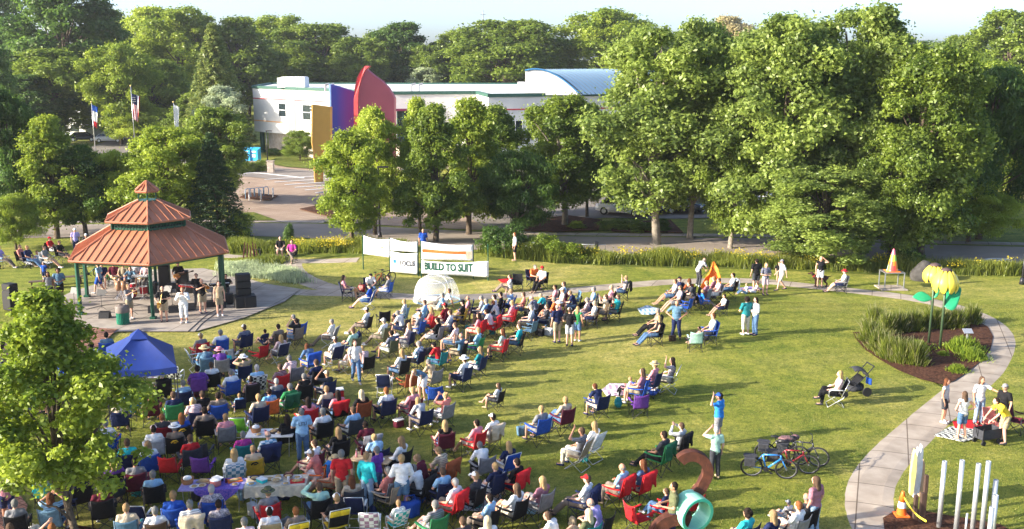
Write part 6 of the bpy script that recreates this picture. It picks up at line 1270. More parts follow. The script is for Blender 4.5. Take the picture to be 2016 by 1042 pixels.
blanket([(980, 552), (1012, 549), (1022, 556), (990, 559)], 'red', 'red blanket on the lawn below the right end of the banners'); blanket([(900, 990), (922, 965), (985, 975), (990, 990), (960, 1010), (905, 1008)], 'light_grey', 'light grey blanket under the black chairs near the bottom middle'); blanket([(45, 516), (75, 512), (105, 518), (85, 524), (55, 523)], 'white', 'white blanket of the group sitting at the far left')
blanket([(225, 540), (300, 533), (320, 537), (240, 546)], 'cream', 'pale blanket of the people sitting behind the bandstand')
# orange pop-up tent half unfolded
p = G(1396, 575); o = thing('pop_up_tent', 'half folded bright orange pop up tent held by the man in grey', 'tent', p); m = MB(); m.grid(lambda u, v: ((u-.5)*1.3*(1-.55*v)+.25*v, .35*math.sin(math.pi*u)-.2, 1.35*math.sin(math.pi*.5*v)*(1-.25*math.cos(u*6))+.06*math.sin(u*17)), 16, 10, thick=.02); m.build('shell', mat('orange_nylon', (.95,.22,.02), rough=.5), o, True); m = MB(); m.grid(lambda u, v: (.15+(u-.5)*.45*(1-.3*v), -.26+.1*v, .1+.75*v), 6, 6, thick=.02); m.build('panel', mat('yellow_nylon', (.95,.62,.10), rough=.5), o, True); m = MB(); m.path([(-.6, 0, 0), (-.4, .1, .9), (.1, .1, 1.4), (.5, 0, .9), (.65, 0, 0)], .015, 6); m.build('hoop', DSTEEL, o)
# tables
def table(px, py, w, d, rz, label, h=.74, top=None, name='folding_table'):
    p = G(px, py); o = thing(name, label, 'table', p, R(rz)); m = MB(); m.box((0, 0, h-.02), (w, d, .045)); m.build('tabletop', top or WPLAST, o)
    for sx in (-1, 1):
        for sy in (-1, 1): m = MB(); m.tube((sx*(w/2-.15), sy*(d/2-.08), 0), (sx*(w/2-.12), sy*(d/2-.08), h-.04), .016, .016, 8); m.build('leg', STEEL, o)
    return o
TB = {}
def onTable(o, x, y): M = Matrix.Translation(o.location) @ Matrix.Rotation(o.rotation_euler.z, 4, 'Z'); return M @ Vector((x, y, .746))
def dish(o, x, y, kind, col, label):
    p = onTable(o, x, y); n = {'bowl': 'bowl', 'plate': 'plate', 'box': 'food_container', 'cup': 'cup', 'basket': 'basket', 'bottle': 'bottle', 'pot': 'cooking_pot', 'tray': 'tray'}[kind]
    t = thing(n, label, n.replace('_', ' '), p, random.uniform(0, 3), 'food and dishes on the tables'); f = fab(col); fd = mat('food', (.35,.18,.07), scale=30, col2=(.6,.45,.2))
    m = MB()
    if kind == 'bowl': m.lathe([(.06, 0), (.15, .09), (.14, .09), (.05, .02)], 18, closed=False); m.build('shell', f, t, True); m = MB(); m.ell((0, 0, .06), (.125, .125, .035), 12, 6); m.build('food', fd, t, True)
    elif kind == 'plate': m.lathe([(.07, 0), (.14, .02), (.13, .025), (.06, .01), (.001, .01)], 18, closed=False); m.build('rim', f, t, True); m = MB(); m.ell((0, 0, .02), (.09, .08, .03), 10, 6); m.build('food', fd, t, True)
    elif kind == 'box': m.box((0, 0, .05), (.30, .2, .10)); m.build('tub', f, t); m = MB(); m.box((0, 0, .107), (.31, .21, .015)); m.build('lid', fab('white'), t)
    elif kind == 'cup': m.lathe([(.03, 0), (.042, .13), (.038, .13), (.028, .01)], 12, closed=False); m.build('shell', f, t, True)
    elif kind == 'bottle': m.lathe([(.035, 0), (.035, .15), (.014, .20), (.014, .25), (.001, .25)], 12); m.build('body', f, t, True); m = MB(); m.tube((0, 0, .25), (0, 0, .27), .016, .016, 8); m.build('cap', fab('white'), t)
    elif kind == 'basket': m.lathe([(.15, 0), (.19, .16), (.18, .16), (.14, .02), (.001, .02)], 16, closed=False); m.build('weave', mat('wicker', (.30,.12,.04), col2=(.45,.22,.09), scale=40), t, True); m = MB(); m.ell((0, 0, .16), (.13, .13, .07), 12, 6); m.build('cloth', fab('white'), t, True)
    elif kind == 'pot': m.lathe([(.15, 0), (.16, .16), (.15, .17)], 18); m.build('shell', f, t, True); m = MB(); m.lathe([(.165, .17), (.10, .20), (.001, .205)], 18, closed=False); m.build('lid', fab('white'), t, True)
    else: m.box((0, 0, .015), (.42, .28, .03)); m.build('base', f, t); m = MB(); m.ell((0, 0, .04), (.17, .10, .035), 12, 6); m.build('food', fd, t, True)
w1 = table(535, 893, 1.55, .75, 3, 'white folding table with a pale cooler and drinks in the middle of the crowd')
for x, y, k, c, l in ((-.5, .1, 'basket', 'brown', 'brown wicker box at the left end of the white table'), (-.15, -.1, 'cup', 'pink', 'pink cup on the white table'), (.1, .05, 'tray', 'charcoal', 'dark tray on the white table'), (.3, -.1, 'plate', 'white', 'plate on the white table'), (-.35, -.2, 'plate', 'light_grey', 'grey plate at the left of the white table'), (.55, .15, 'bottle', 'light_grey', 'clear bottle at the right of the white table'), (-.05, -.22, 'cup', 'light_blue', 'clear blue cup at the front of the white table')): dish(w1, x, y, k, c, l)
w2 = table(422, 1000, 1.85, .75, 4, 'grey folding table with a blue flowered cloth, left one of the potluck tables', top=fab('lavender'))
w3 = table(547, 993, 1.75, .75, 5, 'table with a white lace cloth full of food, right one of the potluck tables')
for x, y, k, c, l in ((-.75, .12, 'basket', 'brown', 'wicker basket with white cloth at the left end of the potluck table'), (-.5, -.15, 'plate', 'white', 'white plate beside the wicker basket'), (-.3, -.1, 'plate', 'cream', 'cream plate right of the white plate'), (-.28, .2, 'tray', 'khaki', 'flat brown tray on the left potluck table'), (.1, -.08, 'pot', 'salmon', 'salmon red round tub with white lid'), (.1, .22, 'box', 'navy', 'dark box behind the salmon tub'), (.38, .05, 'cup', 'maroon', 'dark red cup on the flowered cloth'), (.6, .18, 'tray', 'orange', 'orange tray on the flowered cloth'), (.65, -.1, 'plate', 'lavender', 'lavender plate at the right end of the flowered cloth')): dish(w2, x, y, k, c, l)
for x, y, k, c, l in ((-.65, .12, 'bowl', 'navy', 'dark blue bowl on the lace cloth'), (-.42, -.05, 'box', 'turquoise', 'turquoise food tub on the lace cloth'), (-.2, .1, 'plate', 'sandy', 'plate of rolls on the lace cloth'), (.02, .18, 'tray', 'light_grey', 'foil tray on the lace cloth'), (.0, -.08, 'bowl', 'cream', 'cream bowl in the middle of the lace cloth'), (.32, .18, 'bowl', 'maroon', 'maroon bowl on the lace cloth'), (.35, -.05, 'cup', 'white', 'white cup near the right end of the lace cloth'), (.58, .18, 'plate', 'white', 'white lidded plate at the back of the lace cloth'), (.62, -.12, 'tray', 'red', 'red tray at the right end of the lace cloth'), (-.7, -.2, 'plate', 'light_blue', 'pale blue plate at the left of the lace cloth'), (.3, -.25, 'plate', 'light_grey', 'grey plate at the front edge of the lace cloth')): dish(w3, x, y, k, c, l)
def cloth_over(tb, w, d, m_, label, drop=.32, wave=.04, x0=None, x1=None, point=False):
    M = Matrix.Translation(tb.location) @ Matrix.Rotation(tb.rotation_euler.z, 4, 'Z'); mb = MB(); x0 = -w/2-.02 if x0 is None else x0; x1 = w/2+.02 if x1 is None else x1
    mb.grid(lambda u, v: M @ Vector((x0+(x1-x0)*u, -d/2-.03+(d+.06)*v, 0.7490)), 20, 6)
    mb.grid(lambda u, v: M @ Vector((x0+(x1-x0)*u, -d/2-.03-.02*math.sin(u*30)*(1-v)-.04*(1-v), 0.7490-(drop*(1-abs(2*u-1)*(.9 if point else 0))+wave*.5*math.sin(u*44))*(1-v))), 40, 4)
    if not point:
        for s, xx in ((-1, x0), (1, x1)): mb.grid(lambda u, v, s=s, xx=xx: M @ Vector((xx+s*.03*(1-v), -d/2-.03+(d+.06)*u, 0.7490-drop*(1-v))), 10, 3)
    o = mb.build('tablecloth', m_, None, True); tag(o, label, 'tablecloth')
cloth_over(w3, 1.75, .75, fab('cream'), 'cream white lace tablecloth hanging over the right potluck table'); cloth_over(w2, 1.85, .75, mat('flowered_cloth', (.02,.04,.35), scale=22, col2=(.25,.12,.45)), 'blue flowered cloth hanging in a point over the left potluck table', .55, 0, -.45, .80, True)
w4 = table(735, 945, 1.3, .7, -15, 'small brown table between the standing people right of the man in red', top=fab('tan'))
for x, y, k, c, l in ((-.4, .1, 'bottle', 'maroon', 'dark red bottle on the brown table'), (-.25, .0, 'cup', 'pink', 'pink cup on the brown table'), (-.5, -.1, 'bottle', 'pink', 'pink bottle at the left of the brown table'), (.3, -.1, 'plate', 'white', 'white plate on the brown table'), (0, .1, 'cup', 'white', 'white cup in the middle of the brown table')): dish(w4, x, y, k, c, l)
table(845, 610, .8, .8, 0, 'round looking white picnic table in front of the mesh tent', .6, name='picnic_table'); table(270, 812, .8, .5, 5, 'low white table with a blue edge left of the maroon chair', .5, top=fab('blue_plaid'), name='picnic_table')
def bag(px, py, col, label, s=1, name='bag', cat='bag', at=None):
    o = thing(name, label, cat, G(px, py) if at is None else at, random.uniform(-1, 1), 'bags and coolers on the grass', s); m = MB()
    if name == 'cooler': m.box((0, 0, .17), (.45, .3, .34)); m.build('body', fab(col), o); m = MB(); m.box((0, 0, .37), (.47, .32, .06)); m.build('lid', fab('white'), o); m = MB(); m.path([(-.24, 0, .30), (-.24, 0, .46), (.24, 0, .46), (.24, 0, .30)], .012, 6); m.build('handle', WPLAST, o)
    elif name == 'backpack': m.ell((0, 0, .23), (.17, .12, .25), 12, 10); m.build('body', fab(col), o, True); m = MB(); m.ell((0, -.11, .16), (.12, .07, .13), 10, 8); m.build('pocket', fab(col), o, True); m = MB(); m.path([(-.05, 0, .46), (0, 0, .53), (.05, 0, .46)], .012, 6); m.build('strap', fab('black'), o)
    else: m.grid(lambda u, v: ((u-.5)*.42*(.85+.15*v), .03*math.sin(u*9), .32*v), 8, 5, thick=.16); m.build('body', fab(col), o, True); m = MB(); m.path([(-.12, .05, .30), (-.10, .08, .46), (.10, .08, .46), (.12, .05, .30)], .01, 6); m.build('strap', fab(col), o)
    return o
bag(828, 987, 'blue', 'blue cooler with white lid at the feet of the standing woman in white', 1.2, 'cooler', 'cooler'); bag(666, 783, 'red', 'red and white cooler right of the white capped man near the top', .9, 'cooler', 'cooler'); bag(1080, 660, 'light_grey', 'light grey cooler left of the standing man in navy', .8, 'cooler', 'cooler')
bag(478, 985, 'light_blue', 'light patterned backpack under the potluck tables', 1, 'backpack', 'backpack'); bag(1217, 803, 'teal', 'green and black backpack by the mauve blanket', .9, 'backpack', 'backpack'); bag(907, 632, 'yellow', 'yellow bag behind the blue high backed chair', 1.1); bag(1031, 858, 'steel_blue', 'blue bag left of the blond person in the blue chair'); bag(1040, 1012, 'light_blue', 'pale blue bag right of the striped shirt'); bag(1000, 640, 'black', 'black bag near the red blanket', .8); bag(1060, 662, 'black', 'black bag below the steel blue empty chair', 1.1); bag(556, 985, 'navy', 'dark blue bag under the lace cloth table'); bag(540, 982, 'brown', 'brown bag under the lace cloth table'); bag(497, 1020, 'light_grey', 'pale plastic bag hanging right of the navy chair', 1.2); bag(796, 685, 'white', 'white and black bag in the middle of the crowd'); bag(380, 985, 'charcoal', 'dark bag left of the potluck tables'); bag(1325, 672, 'brown', 'brown ball shaped bag near the mint chair', .8); bag(843, 700, 'charcoal', 'grey bag between the chairs below the mesh tent'); bag(925, 655, 'teal', 'teal bag beside the black chairs'); bag(645, 990, 'black', 'black bag below the man in red'); bag(1235, 985, 'white', 'small white bottle bag under the red chairs', .5); bag(810, 1020, 'blue', 'tall dark blue bag right of the turquoise checked lawn chair', 1.4); bag(365, 795, 'orange', 'orange red bunch of flowers in a bag right of the canopy', 1.0)
# dog

jm = MB()
for a, b, r0, r1 in (((-.28, 0, .50), (.12, 0, .50), .125, .135), ((.12, 0, .50), (.26, 0, .53), .14, .12), ((-.28, 0, .50), (-.36, 0, .50), .11, .09), ((.26, 0, .55), (.40, 0, .70), .085, .065), ((.40, 0, .72), (.46, 0, .74), .075, .065), ((.46, 0, .72), (.60, 0, .70), .045, .034), ((-.40, 0, .55), (-.62, 0, .62), .028, .015)): jm.tube(a, b, r0, r1, 12, dome=True)
for y in (-.08, .08):
    jm.tube((.20, y, .45), (.20, y, .24), .055, .036, 10, dome=True); jm.tube((.20, y, .24), (.20, y, .04), .034, .028, 8, dome=True); jm.tube((.19, y, .03), (.26, y, .025), .034, .030, 8, dome=True)
    jm.tube((-.30, y, .47), (-.24, y, .30), .085, .045, 10, dome=True); jm.tube((-.24, y, .30), (-.38, y, .20), .045, .030, 8, dome=True); jm.tube((-.38, y, .20), (-.35, y, .04), .028, .026, 8, dome=True); jm.tube((-.35, y, .03), (-.28, y, .025), .034, .030, 8, dome=True)
    jm.tube((.41, y*.95, .76), (.40, y*1.2, .66), .030, .022, 8, dome=True)
for y in (-.035, .035): jm.ell((.50, y, .765), .012, 8, 6)
me = remesh(jm, 'dog', .014, 3, .4); me.materials.clear(); me.materials.append(mat('chocolate_fur', (.05,.02,.012), scale=20, bump=.6, bscale=40)); me.polygons.foreach_set('material_index', [0]*len(me.polygons))
o = bpy.data.objects.new('dog', me); COL.objects.link(o); o.location = G(1613, 565); o.rotation_euler.z = R(172); o.scale = (1.1,)*3; tag(o, 'chocolate brown dog on the path in front of the person in black tank top', 'dog')
m = MB(); m.lathe([(.092, -.015), (.096, 0), (.092, .015)], 14, closed=False); cl_ = m.build('collar', fab('red'), o, True); cl_.location = (.31, 0, .60); cl_.rotation_euler = (0, R(45), 0)
# ---------------------------------------------------------------- the crowd
# rows: head column, head row, top[/kind], head, chair ('-' standing, '_' on the ground), options
ROWS = """
392 660 grey cap:white red arm
430 653 white sh:silver blue arm w
477 643 navy cap:white navy arm
521 652 navy sh:dark _ k8
544 642 taupe sh:dark brown lap
578 631 black sh:dark taupe up
584 623 charcoal sh:silver blue fwd
647 633 white sh:silver lawn:grey leg L
716 610 white cap:white black leg
656 667 white cap:white lawn:navy lap
690 650 mint sh:brown olive lap
718 686 pale_pink sh:blond black fwd
609 681 denim/sweater lg:auburn blue fwd d=blue
549 663 pale_pink/sweater lg:blond lawn:navy leg
404 687 steel_blue hat:straw steel_blue fwd w
433 690 purple/sweater hat:pink grey fwd
447 696 turquoise cap:light_blue navy fwd k8
477 703 tan hat:white navy both
503 722 light_blue/sweater sh:white lawn:black_plaid lap
389 723 purple sh:dark purple arm w
414 717 white sh:brown black lap
451 731 white sh:silver blue arm
485 747 maroon cap:beige hb:black lap
475 771 light_blue sh:blond navy lap k
541 749 grey sh:white navy lap
547 721 maroon sh:brown red arm
566 759 green sh:silver green arm d=dark_green w
527 769 tie_dye sh:dark orange lap
596 739 black/tank sh:silver black lap
639 734 charcoal cap:white navy up
603 786 pink/tank lg:dark red arm
659 772 pink lg:dark black lap d=red
707 772 black lg:platinum rust arm
396 774 black cap:black black lap
428 776 taupe sh:dark blue arm w
382 790 pale_pink cap:white/lg_blond navy fwd
402 805 taupe sh:dark black arm w
357 817 blue/sweater lg:ginger black lap
476 853 magenta sh:silver teal lap
524 853 blue_plaid bald navy lap d=navy
631 808 white sh:silver black arm
662 845 black lg:sandy black lap
724 837 maroon sh:dark maroon fwd d=grey
682 690 pale_pink sh:blond lawn:yellow_plaid lap k8
562 820 black lg:dark black lap
318 735 black sh:white hb:black lap
296 771 maroon lg:sandy maroon lap
253 777 light_blue sh:brown teal fwd k8
318 819 charcoal sh:ginger dark_red lap
314 840 white cap:pale_pink light_grey lap
332 840 taupe hat:white black lap
210 658 steel_blue sh:dark blue lap
277 663 white sh:silver grey lap
184 678 white sh:dark navy lap
460 887 white/sweater lg:blond lawn:blue_plaid lap
496 881 beige sh:sandy gold lap
611 872 white sh:brown maroon leg f70
628 892 salmon cap:white orange fwd f75 d=bright_blue
646 903 salmon hat:straw rust leg f80
782 865 white/sweater lg:sandy black lap f60 l=black/skirt
741 862 light_blue bun:blond navy fwd f30
827 918 white cap:black black fwd f60 d=black
832 903 maroon sh:sandy black fwd f70
873 887 beige sh:sandy orange fwd f50 d=rust
873 831 black/tank lg:blond maroon arm f20
932 831 pink sh:dark red leg f55
964 819 white cap:white tan arm f50 d=beige
756 767 white sh:ginger navy arm
807 767 pink sh:blond maroon lap
829 788 light_grey/sweater lg:blond navy fwd
871 777 salmon bun:blond grey both
976 758 white lg:brown black lap f60 k8
950 877 white/sweater sh:silver grey fwd f30
996 873 navy lg:blond lawn:blue lap f40
922 936 charcoal cap:white black lap f60
971 915 navy sh:blond hb:navy lap f45
1006 908 black sh:dark red arm f50 d=red
892 946 white sh:white red arm f55 d=red
955 978 light_blue sh:dark black lap f60
1009 957 white lg:brown black lap f50
909 1022 charcoal sh:brown navy lap
951 1020 white lg:platinum navy lap d=grey
780 988 white sh:sandy lawn:green_plaid lap k8
574 1002 taupe sh:ginger duo:yellow lap
659 976 black cap:white duo:yellow arm
535 1002 white cap:white lawn:tan lap
525 965 grey hat:olive red arm
625 954 mint/sweater sh:brown black up
415 958 floral sh:white blue arm
429 988 floral sh:dark navy lap
372 988 white sh:silver blue lap d=beige
30 987 grey sh:silver black cross
102 974 light_blue lg:auburn steel_blue both
199 956 maroon sh:dark black lap
250 995 beige sh:sandy steel_blue lap
305 1001 white sh:silver brown arm
342 970 blue sh:sandy blue lap
24 1034 charcoal lg:brown black lap
104 1034 pale_pink lg:ginger maroon up
682 546 pink lg:dark navy cross f280
725 540 white cap:black navy fwd f200
711 556 salmon sh:brown red lap f150 k
722 563 blue cap:black lawn:blue leg f80
760 545 grey cap:black blue leg f80
790 594 white sh:blond steel_blue arm
750 631 white cap:white olive leg
830 595 light_blue sh:brown steel_blue lap
830 614 light_blue sh:dark navy fwd k8
843 609 salmon lg:blond red lap
871 601 dark_red cap:red maroon leg f60
863 580 light_blue sh:silver _ lap
876 572 white sh:brown _ lap
905 595 black cap:black gold lap
820 619 grey cap:white blue arm
855 630 black sh:dark grey leg
923 587 pink bald hb:navy lap
936 587 light_grey sh:silver grey lap
953 592 light_blue sh:silver hb:navy lap f60
966 585 white sh:dark charcoal lap
977 595 white sh:auburn navy fwd
983 579 black sh:dark black lap
997 574 light_blue sh:blond blue up
1002 596 pink sh:blond red lap
937 621 pink lg:dark red arm d=red
966 612 white sh:dark red fwd l=red/trousers d=red
983 652 mint lg:auburn red arm
1016 642 turquoise sh:brown black arm
902 661 steel_blue bald black both
862 678 red cap:black teal fwd
818 676 blue_plaid sh:silver navy arm w
785 692 white lg:blond black lap
850 712 tan sh:silver grey fwd
908 706 white hat:white navy lap
939 687 teal lg:sandy navy lap l=white/capri
1050 523 orange sh:silver navy fwd f210
1065 529 white cap:red black leg f150
1003 545 white sh:brown _ lap f90
1090 565 pink sh:dark black lap
1102 560 light_blue sh:brown grey lap
1071 581 turquoise sh:tan navy fwd f60
1054 586 navy bald black fwd f60 w
1102 571 cream cap:white maroon arm
1163 570 light_blue sh:silver grey leg f90
1198 566 pink sh:tan brown lap f90
1227 547 floral sh:blond black up f80 d=black
1190 584 beige sh:brown tan both f80
1208 585 turquoise sh:brown black both f80
1165 597 white sh:tan brown leg f90
1071 604 charcoal sh:brown grey lap
1095 597 pink hat:white maroon lap
1085 590 orange sh:silver black lap
1289 612 taupe sh:silver black leg f95
1291 627 black/tank lg:blond black leg f95
1324 554 white sh:brown charcoal leg f95
1333 549 navy cap:black navy leg f95
1334 567 floral sh:brown black leg f100
1354 552 rust lg:auburn charcoal lap f20
1369 557 charcoal sh:brown black fwd
1382 557 mauve sh:sandy grey lap f60
1388 574 bright_blue sh:blond blue leg f270 k8
1422 584 white sh:dark black leg f100 k8
1398 623 white sh:auburn blue leg f90
1376 646 charcoal sh:dark _ lap k f90
1438 542 white sh:dark black leg f90 d=white
1410 552 pale_pink sh:brown grey leg f90
1400 548 mauve sh:sandy maroon lap f60
1658 535 white hat:red grey leg f85
1482 559 pale_pink sh:dark _ lap k
1474 560 white sh:blond _ lap k
1316 709 floral lg:dark lawn:black up f70
1282 717 pink hat:straw navy lap f60
1257 731 mauve lg:brown blue lap f70
1236 742 white sh:blond pink lap k f70
1178 761 navy sh:auburn navy fwd f40
1060 803 grey sh:blond blue lap f40
1108 785 beige sh:blond maroon lap f35
1137 847 grey sh:brown lawn:tan up f60 l=cream/trousers
1163 835 white lg:blond lawn:white lap f50
1299 854 charcoal sh:dark green leg f50 d=dark_green
1334 837 light_grey/sweater sh:brown black both f50 d=black
1217 918 light_blue bald red arm f55 d=red
1258 910 denim lg:auburn red lap f45 d=red
1146 941 white cap:red navy leg f60 d=navy
1060 943 mauve lg:blond grey lap f45
1092 1015 white sh:brown tan fwd f60
1153 1005 olive lg:platinum teal lap f50
1174 991 lavender bald black fwd f60
1304 966 navy sh:brown red lap k8 f60
1364 958 white curly:blond red lap k8 f30
1646 736 pale_pink lg:blond lawn:black lap f80 l=black/trousers
1463 1007 turquoise/sweater curly:dark navy lap
1512 1009 navy lg:sandy black lap
1562 992 white sh:ginger grey lap
1548 983 white cap:white grey lap k f30
1582 975 charcoal bald black lap f20
43 486 salmon sh:brown black leg f260
60 487 navy sh:sandy navy leg f250
73 498 white sh:brown _ lap
91 488 grey sh:brown white leg f260
101 470 red cap:red black leg f260
120 478 black sh:brown black leg f250
2 488 lavender sh:brown light_blue leg f260
169 464 charcoal cap:white black lap f200
205 522 navy sh:dark black leg f200
222 521 maroon sh:brown green lap f190
240 522 khaki sh:silver grey lap f190
262 521 light_grey sh:blond blue lap f180
283 523 pale_pink sh:brown navy leg f180
15 677 pink lg:dark navy lap f300
48 690 white sh:silver blue lap f300
96 685 red cap:red red lap f300
70 668 navy sh:brown black lap f290
30 650 light_blue sh:silver grey lap f290
5 705 lavender lg:blond navy lap f310
90 720 white hat:straw green lap f320
35 735 salmon sh:silver grey lap f320
135 705 pale_pink sh:blond blue lap f330
60 760 white sh:brown navy lap f330
140 740 mauve lg:brown black lap f345
195 735 navy sh:silver grey lap
210 830 white sh:silver blue lap
250 868 turquoise sh:brown navy lap
180 868 pink lg:blond red lap
120 850 white cap:navy green lap
30 800 light_blue sh:silver navy lap
228 905 purple lg:sandy black lap
85 900 orange sh:brown grey lap
360 752 light_blue sh:silver navy lap
340 775 navy sh:brown green lap
372 860 red sh:brown charcoal lap
290 872 white lg:sandy blue lap
262 905 grey sh:dark maroon lap
300 930 light_blue sh:silver black lap
150 905 white sh:brown navy lap
235 790 beige sh:silver navy lap
443 818 pink sh:sandy grey lap
505 780 beige sh:blond navy lap
618 712 navy sh:brown black lap
575 705 pale_pink sh:silver grey fwd
690 805 light_blue sh:brown charcoal arm
640 765 beige sh:sandy navy lap
765 655 navy sh:dark olive lap
800 640 pale_pink lg:sandy navy lap
790 615 white sh:silver charcoal fwd
890 640 pale_pink sh:brown grey lap
880 615 white sh:brown navy lap
935 650 light_blue sh:blond green lap
1040 605 white sh:silver navy arm
1025 580 salmon sh:brown grey lap
1130 575 navy sh:sandy black fwd
1150 590 pale_pink sh:silver navy lap f70
865 925 light_blue sh:brown navy lap f40
690 940 beige lg:auburn charcoal lap
480 1022 pale_pink sh:silver charcoal lap
850 990 grey sh:silver green lap f40
755 925 salmon sh:silver grey lap f60
551 470 black bald black lap f185
573 477 magenta sh:dark black lap f175
"""
STAND = """
699 677 white/shirt sh:brown walk f200 l=denim/trousers
593 812 light_blue/loose cap:black fold f20 l=denim/trousers w
672 895 red sh:silver stand f5 l=khaki/trousers w
722 900 turquoise/sweater sh:sandy stand f340 l=pale_denim/trousers
741 888 purple sh:silver hold f60 l=denim/trousers .94
790 904 white/sweater sh:blond fold f15 l=steel_blue/shorts w
815 735 steel_blue/tank bun:blond bend f150 l=white/shorts
1097 606 navy bald stand f20 l=khaki/shorts
1122 612 black cap:white fold f350 l=light_grey/shorts
1138 609 green/tank lg:blond stand f330 l=denim/shorts .92
1333 598 steel_blue/loose bald hips f170 l=navy/trousers w
1387 513 light_grey bald lean f300 l=charcoal/trousers
1490 515 black/loose sh:dark stand f10 l=charcoal/shorts w
1509 523 navy lg:blond fold f190 l=pale_pink/shorts
1540 516 white cap:grey walk f100 l=cream/shorts
1534 520 black sh:sandy stand f180 l=tan/shorts k
1617 510 black/tank lg:blond salute f170 l=white/shorts
1470 591 teal/loose curly:dark fold f20 l=cream/capri w
1488 592 white/sweater lg:dark fold f110 l=denim/trousers
1416 782 bright_blue/loose cap:blue salute f60 l=grey/shorts w
1410 848 mint sh:white salute f15 l=charcoal/trousers .95
1606 948 mauve lg:brown stand f40 l=pale_denim/trousers w
1865 753 light_grey/tank lg:auburn stand f230 l=charcoal/shorts .92
1899 778 white/tank lg:brown hips f15 l=denim/shorts .95
1934 750 white lg:brown reach f190 l=pale_denim/trousers
1979 764 black cap:grey stand f120 l=black/trousers
1961 792 yellow sh:dark lean f95 l=khaki/shorts
1326 960 olive/loose sh:dark hold f90 l=navy/trousers
147 454 lavender cap:white stand f200 l=navy/trousers
85 520 blue sh:brown stand f180 l=navy/shorts k
94 541 grey/tank lg:dark stand f210 l=charcoal/trousers sk=3
114 534 steel_blue curly:dark hold f200 l=black/shorts sk=3 w
192 522 light_blue sh:brown walk f80 l=blue/shorts
122 600 magenta/loose sh:silver dance f110 l=white/shorts
833 461 blue/loose bald stand f190 l=khaki/shorts
1013 465 white sh:ginger stand f100 l=black/shorts
117 672 lavender sh:silver stand f330 l=navy/trousers
148 690 pale_pink sh:sandy stand f330 l=denim/trousers
8 930 mauve sh:brown walk f30 l=navy/shorts
56 730 pink lg:blond stand f320 l=cream/capri
252 564 charcoal sh:sandy horn f240 l=khaki/shorts band=trumpet
319 568 black bald sax f200 l=khaki/shorts band=saxophone w
359 570 white/sweater sh:ginger sing f185 l=white/capri sk=2 band=harmonica w
396 553 black bald horn f215 l=khaki/shorts band=trombone w
350 519 black cap:black sax f200 l=black/shorts band=bass
386 543 black sh:dark hold f190 l=charcoal/trousers
430 558 tan/tank lg:brown stand f200 l=khaki/shorts
"""
SEATB = """
255 530 steel_blue sh:dark drumseat
444 545 black sh:dark stool
"""
EMPTY = """
510 694 red f60 empty red camp chair with a pale lining, left of the long-haired person in denim
472 838 lawn:lime f5 empty lime green lawn chair left of the white folding table
398 888 charcoal f0 empty dark grey camp chair with a grey blanket behind the potluck table
400 915 purple f0 empty purple camp chair at the left end of the potluck tables
337 915 red f0 empty bright red camp chair beside the tree crown
278 792 bright_blue f350 empty bright blue camp chair beside the maroon chair by the tree
83 960 turquoise f20 empty small turquoise child chair near the brick walk
156 975 black f40 empty black camp chair behind the tree trunk
220 965 charcoal f60 empty charcoal camp chair right of the tree trunk
128 985 navy f300 empty navy camp chair left of the tree trunk
276 1012 lawn:navy f0 empty navy and white lawn chair between sandy haired and grey haired sitters
755 625 black f20 empty black camp chair right of the white-capped person with raised legs
934 678 hb:black f10 empty tall black chair in the centre of the crowd
757 752 lawn:navy f0 empty square navy chair left of the rust chair
802 750 rust f40 empty rust red camp chair behind the leaning woman
856 775 blue f10 empty blue camp chair right of the leaning woman
1042 645 steel_blue f60 empty steel blue chair between the turquoise shirt and the standing trio
1129 588 steel_blue f100 empty blue camp chair near the path, left of the person in light blue
1349 600 blue f60 empty blue folded camp chair behind the man with hands on hips
1369 667 mint f0 empty mint green camp chair right of the man with hands on hips
1258 792 purple f10 empty dark purple camp chair beside the mauve blanket
1258 1012 red f300 empty bright red camp chair left of the boy in navy
701 995 lawn:navy f0 empty navy lawn chair with crossed white legs below the man in red
728 1025 lawn:mauve_plaid f5 empty white and mauve checked lawn chair at the bottom edge
765 975 tan f60 empty tan camp chair tipped beside the blue cooler
1960 828 salmon f200 empty red and grey chair between the standing people at the right edge
2004 822 maroon f220 empty dark maroon camp chair cut by the right edge
345 735 lawn:black_plaid f0 empty lawn chair with white frame right under the canopy edge
300 733 lawn:mauve_plaid f0 empty lawn chair with white frame below the canopy
388 705 lawn:steel_blue f300 empty blue lawn chair with white frame right of the canopy
452 700 light_grey f0 empty pale chair among the hatted people
1019 555 black f180 empty black camp chair left of the orange-red shirt
1166 780 blue f60 empty blue child chair left of the auburn person in navy
"""
LM = [('the blue canopy', 278, 700), ('the left tree trunk', 150, 1000), ('the potluck tables', 480, 950), ('the white folding table', 535, 845), ('the white mesh tent', 860, 570), ('the bandstand', 295, 560), ('the speaker tower', 482, 580),
 ('the arc sculpture', 1345, 985), ('the parked bicycles', 1545, 905), ('the stroller', 1680, 750), ('the wide banner', 895, 530), ('the orange pop-up tent', 1396, 545), ('the striped blanket', 1278, 615), ('the mauve blanket', 1220, 768), ('the blue cooler', 828, 980), ('the empty rust chair', 802, 745), ('the empty lime chair', 472, 832), ('the tall empty black chair', 934, 675), ('the small brown table', 735, 920), ('the green trash can', 243, 625), ('the mint empty chair', 1369, 662), ('the cone sculpture', 1754, 535), ('the red blanket', 1000, 552), ('the round maple', 697, 470)]
def place_words(x, y, used=()):
    best = sorted(LM, key=lambda l: (l[1]-x)**2+((l[2]-y)*1.3)**2); n, lx, ly = best[len(used)]; dx, dy = x-lx, y-ly
    if abs(dx) > abs(dy)*1.1: return ('left of ' if dx < 0 else 'right of ')+n
    return ('above ' if dy < 0 else 'below ')+n
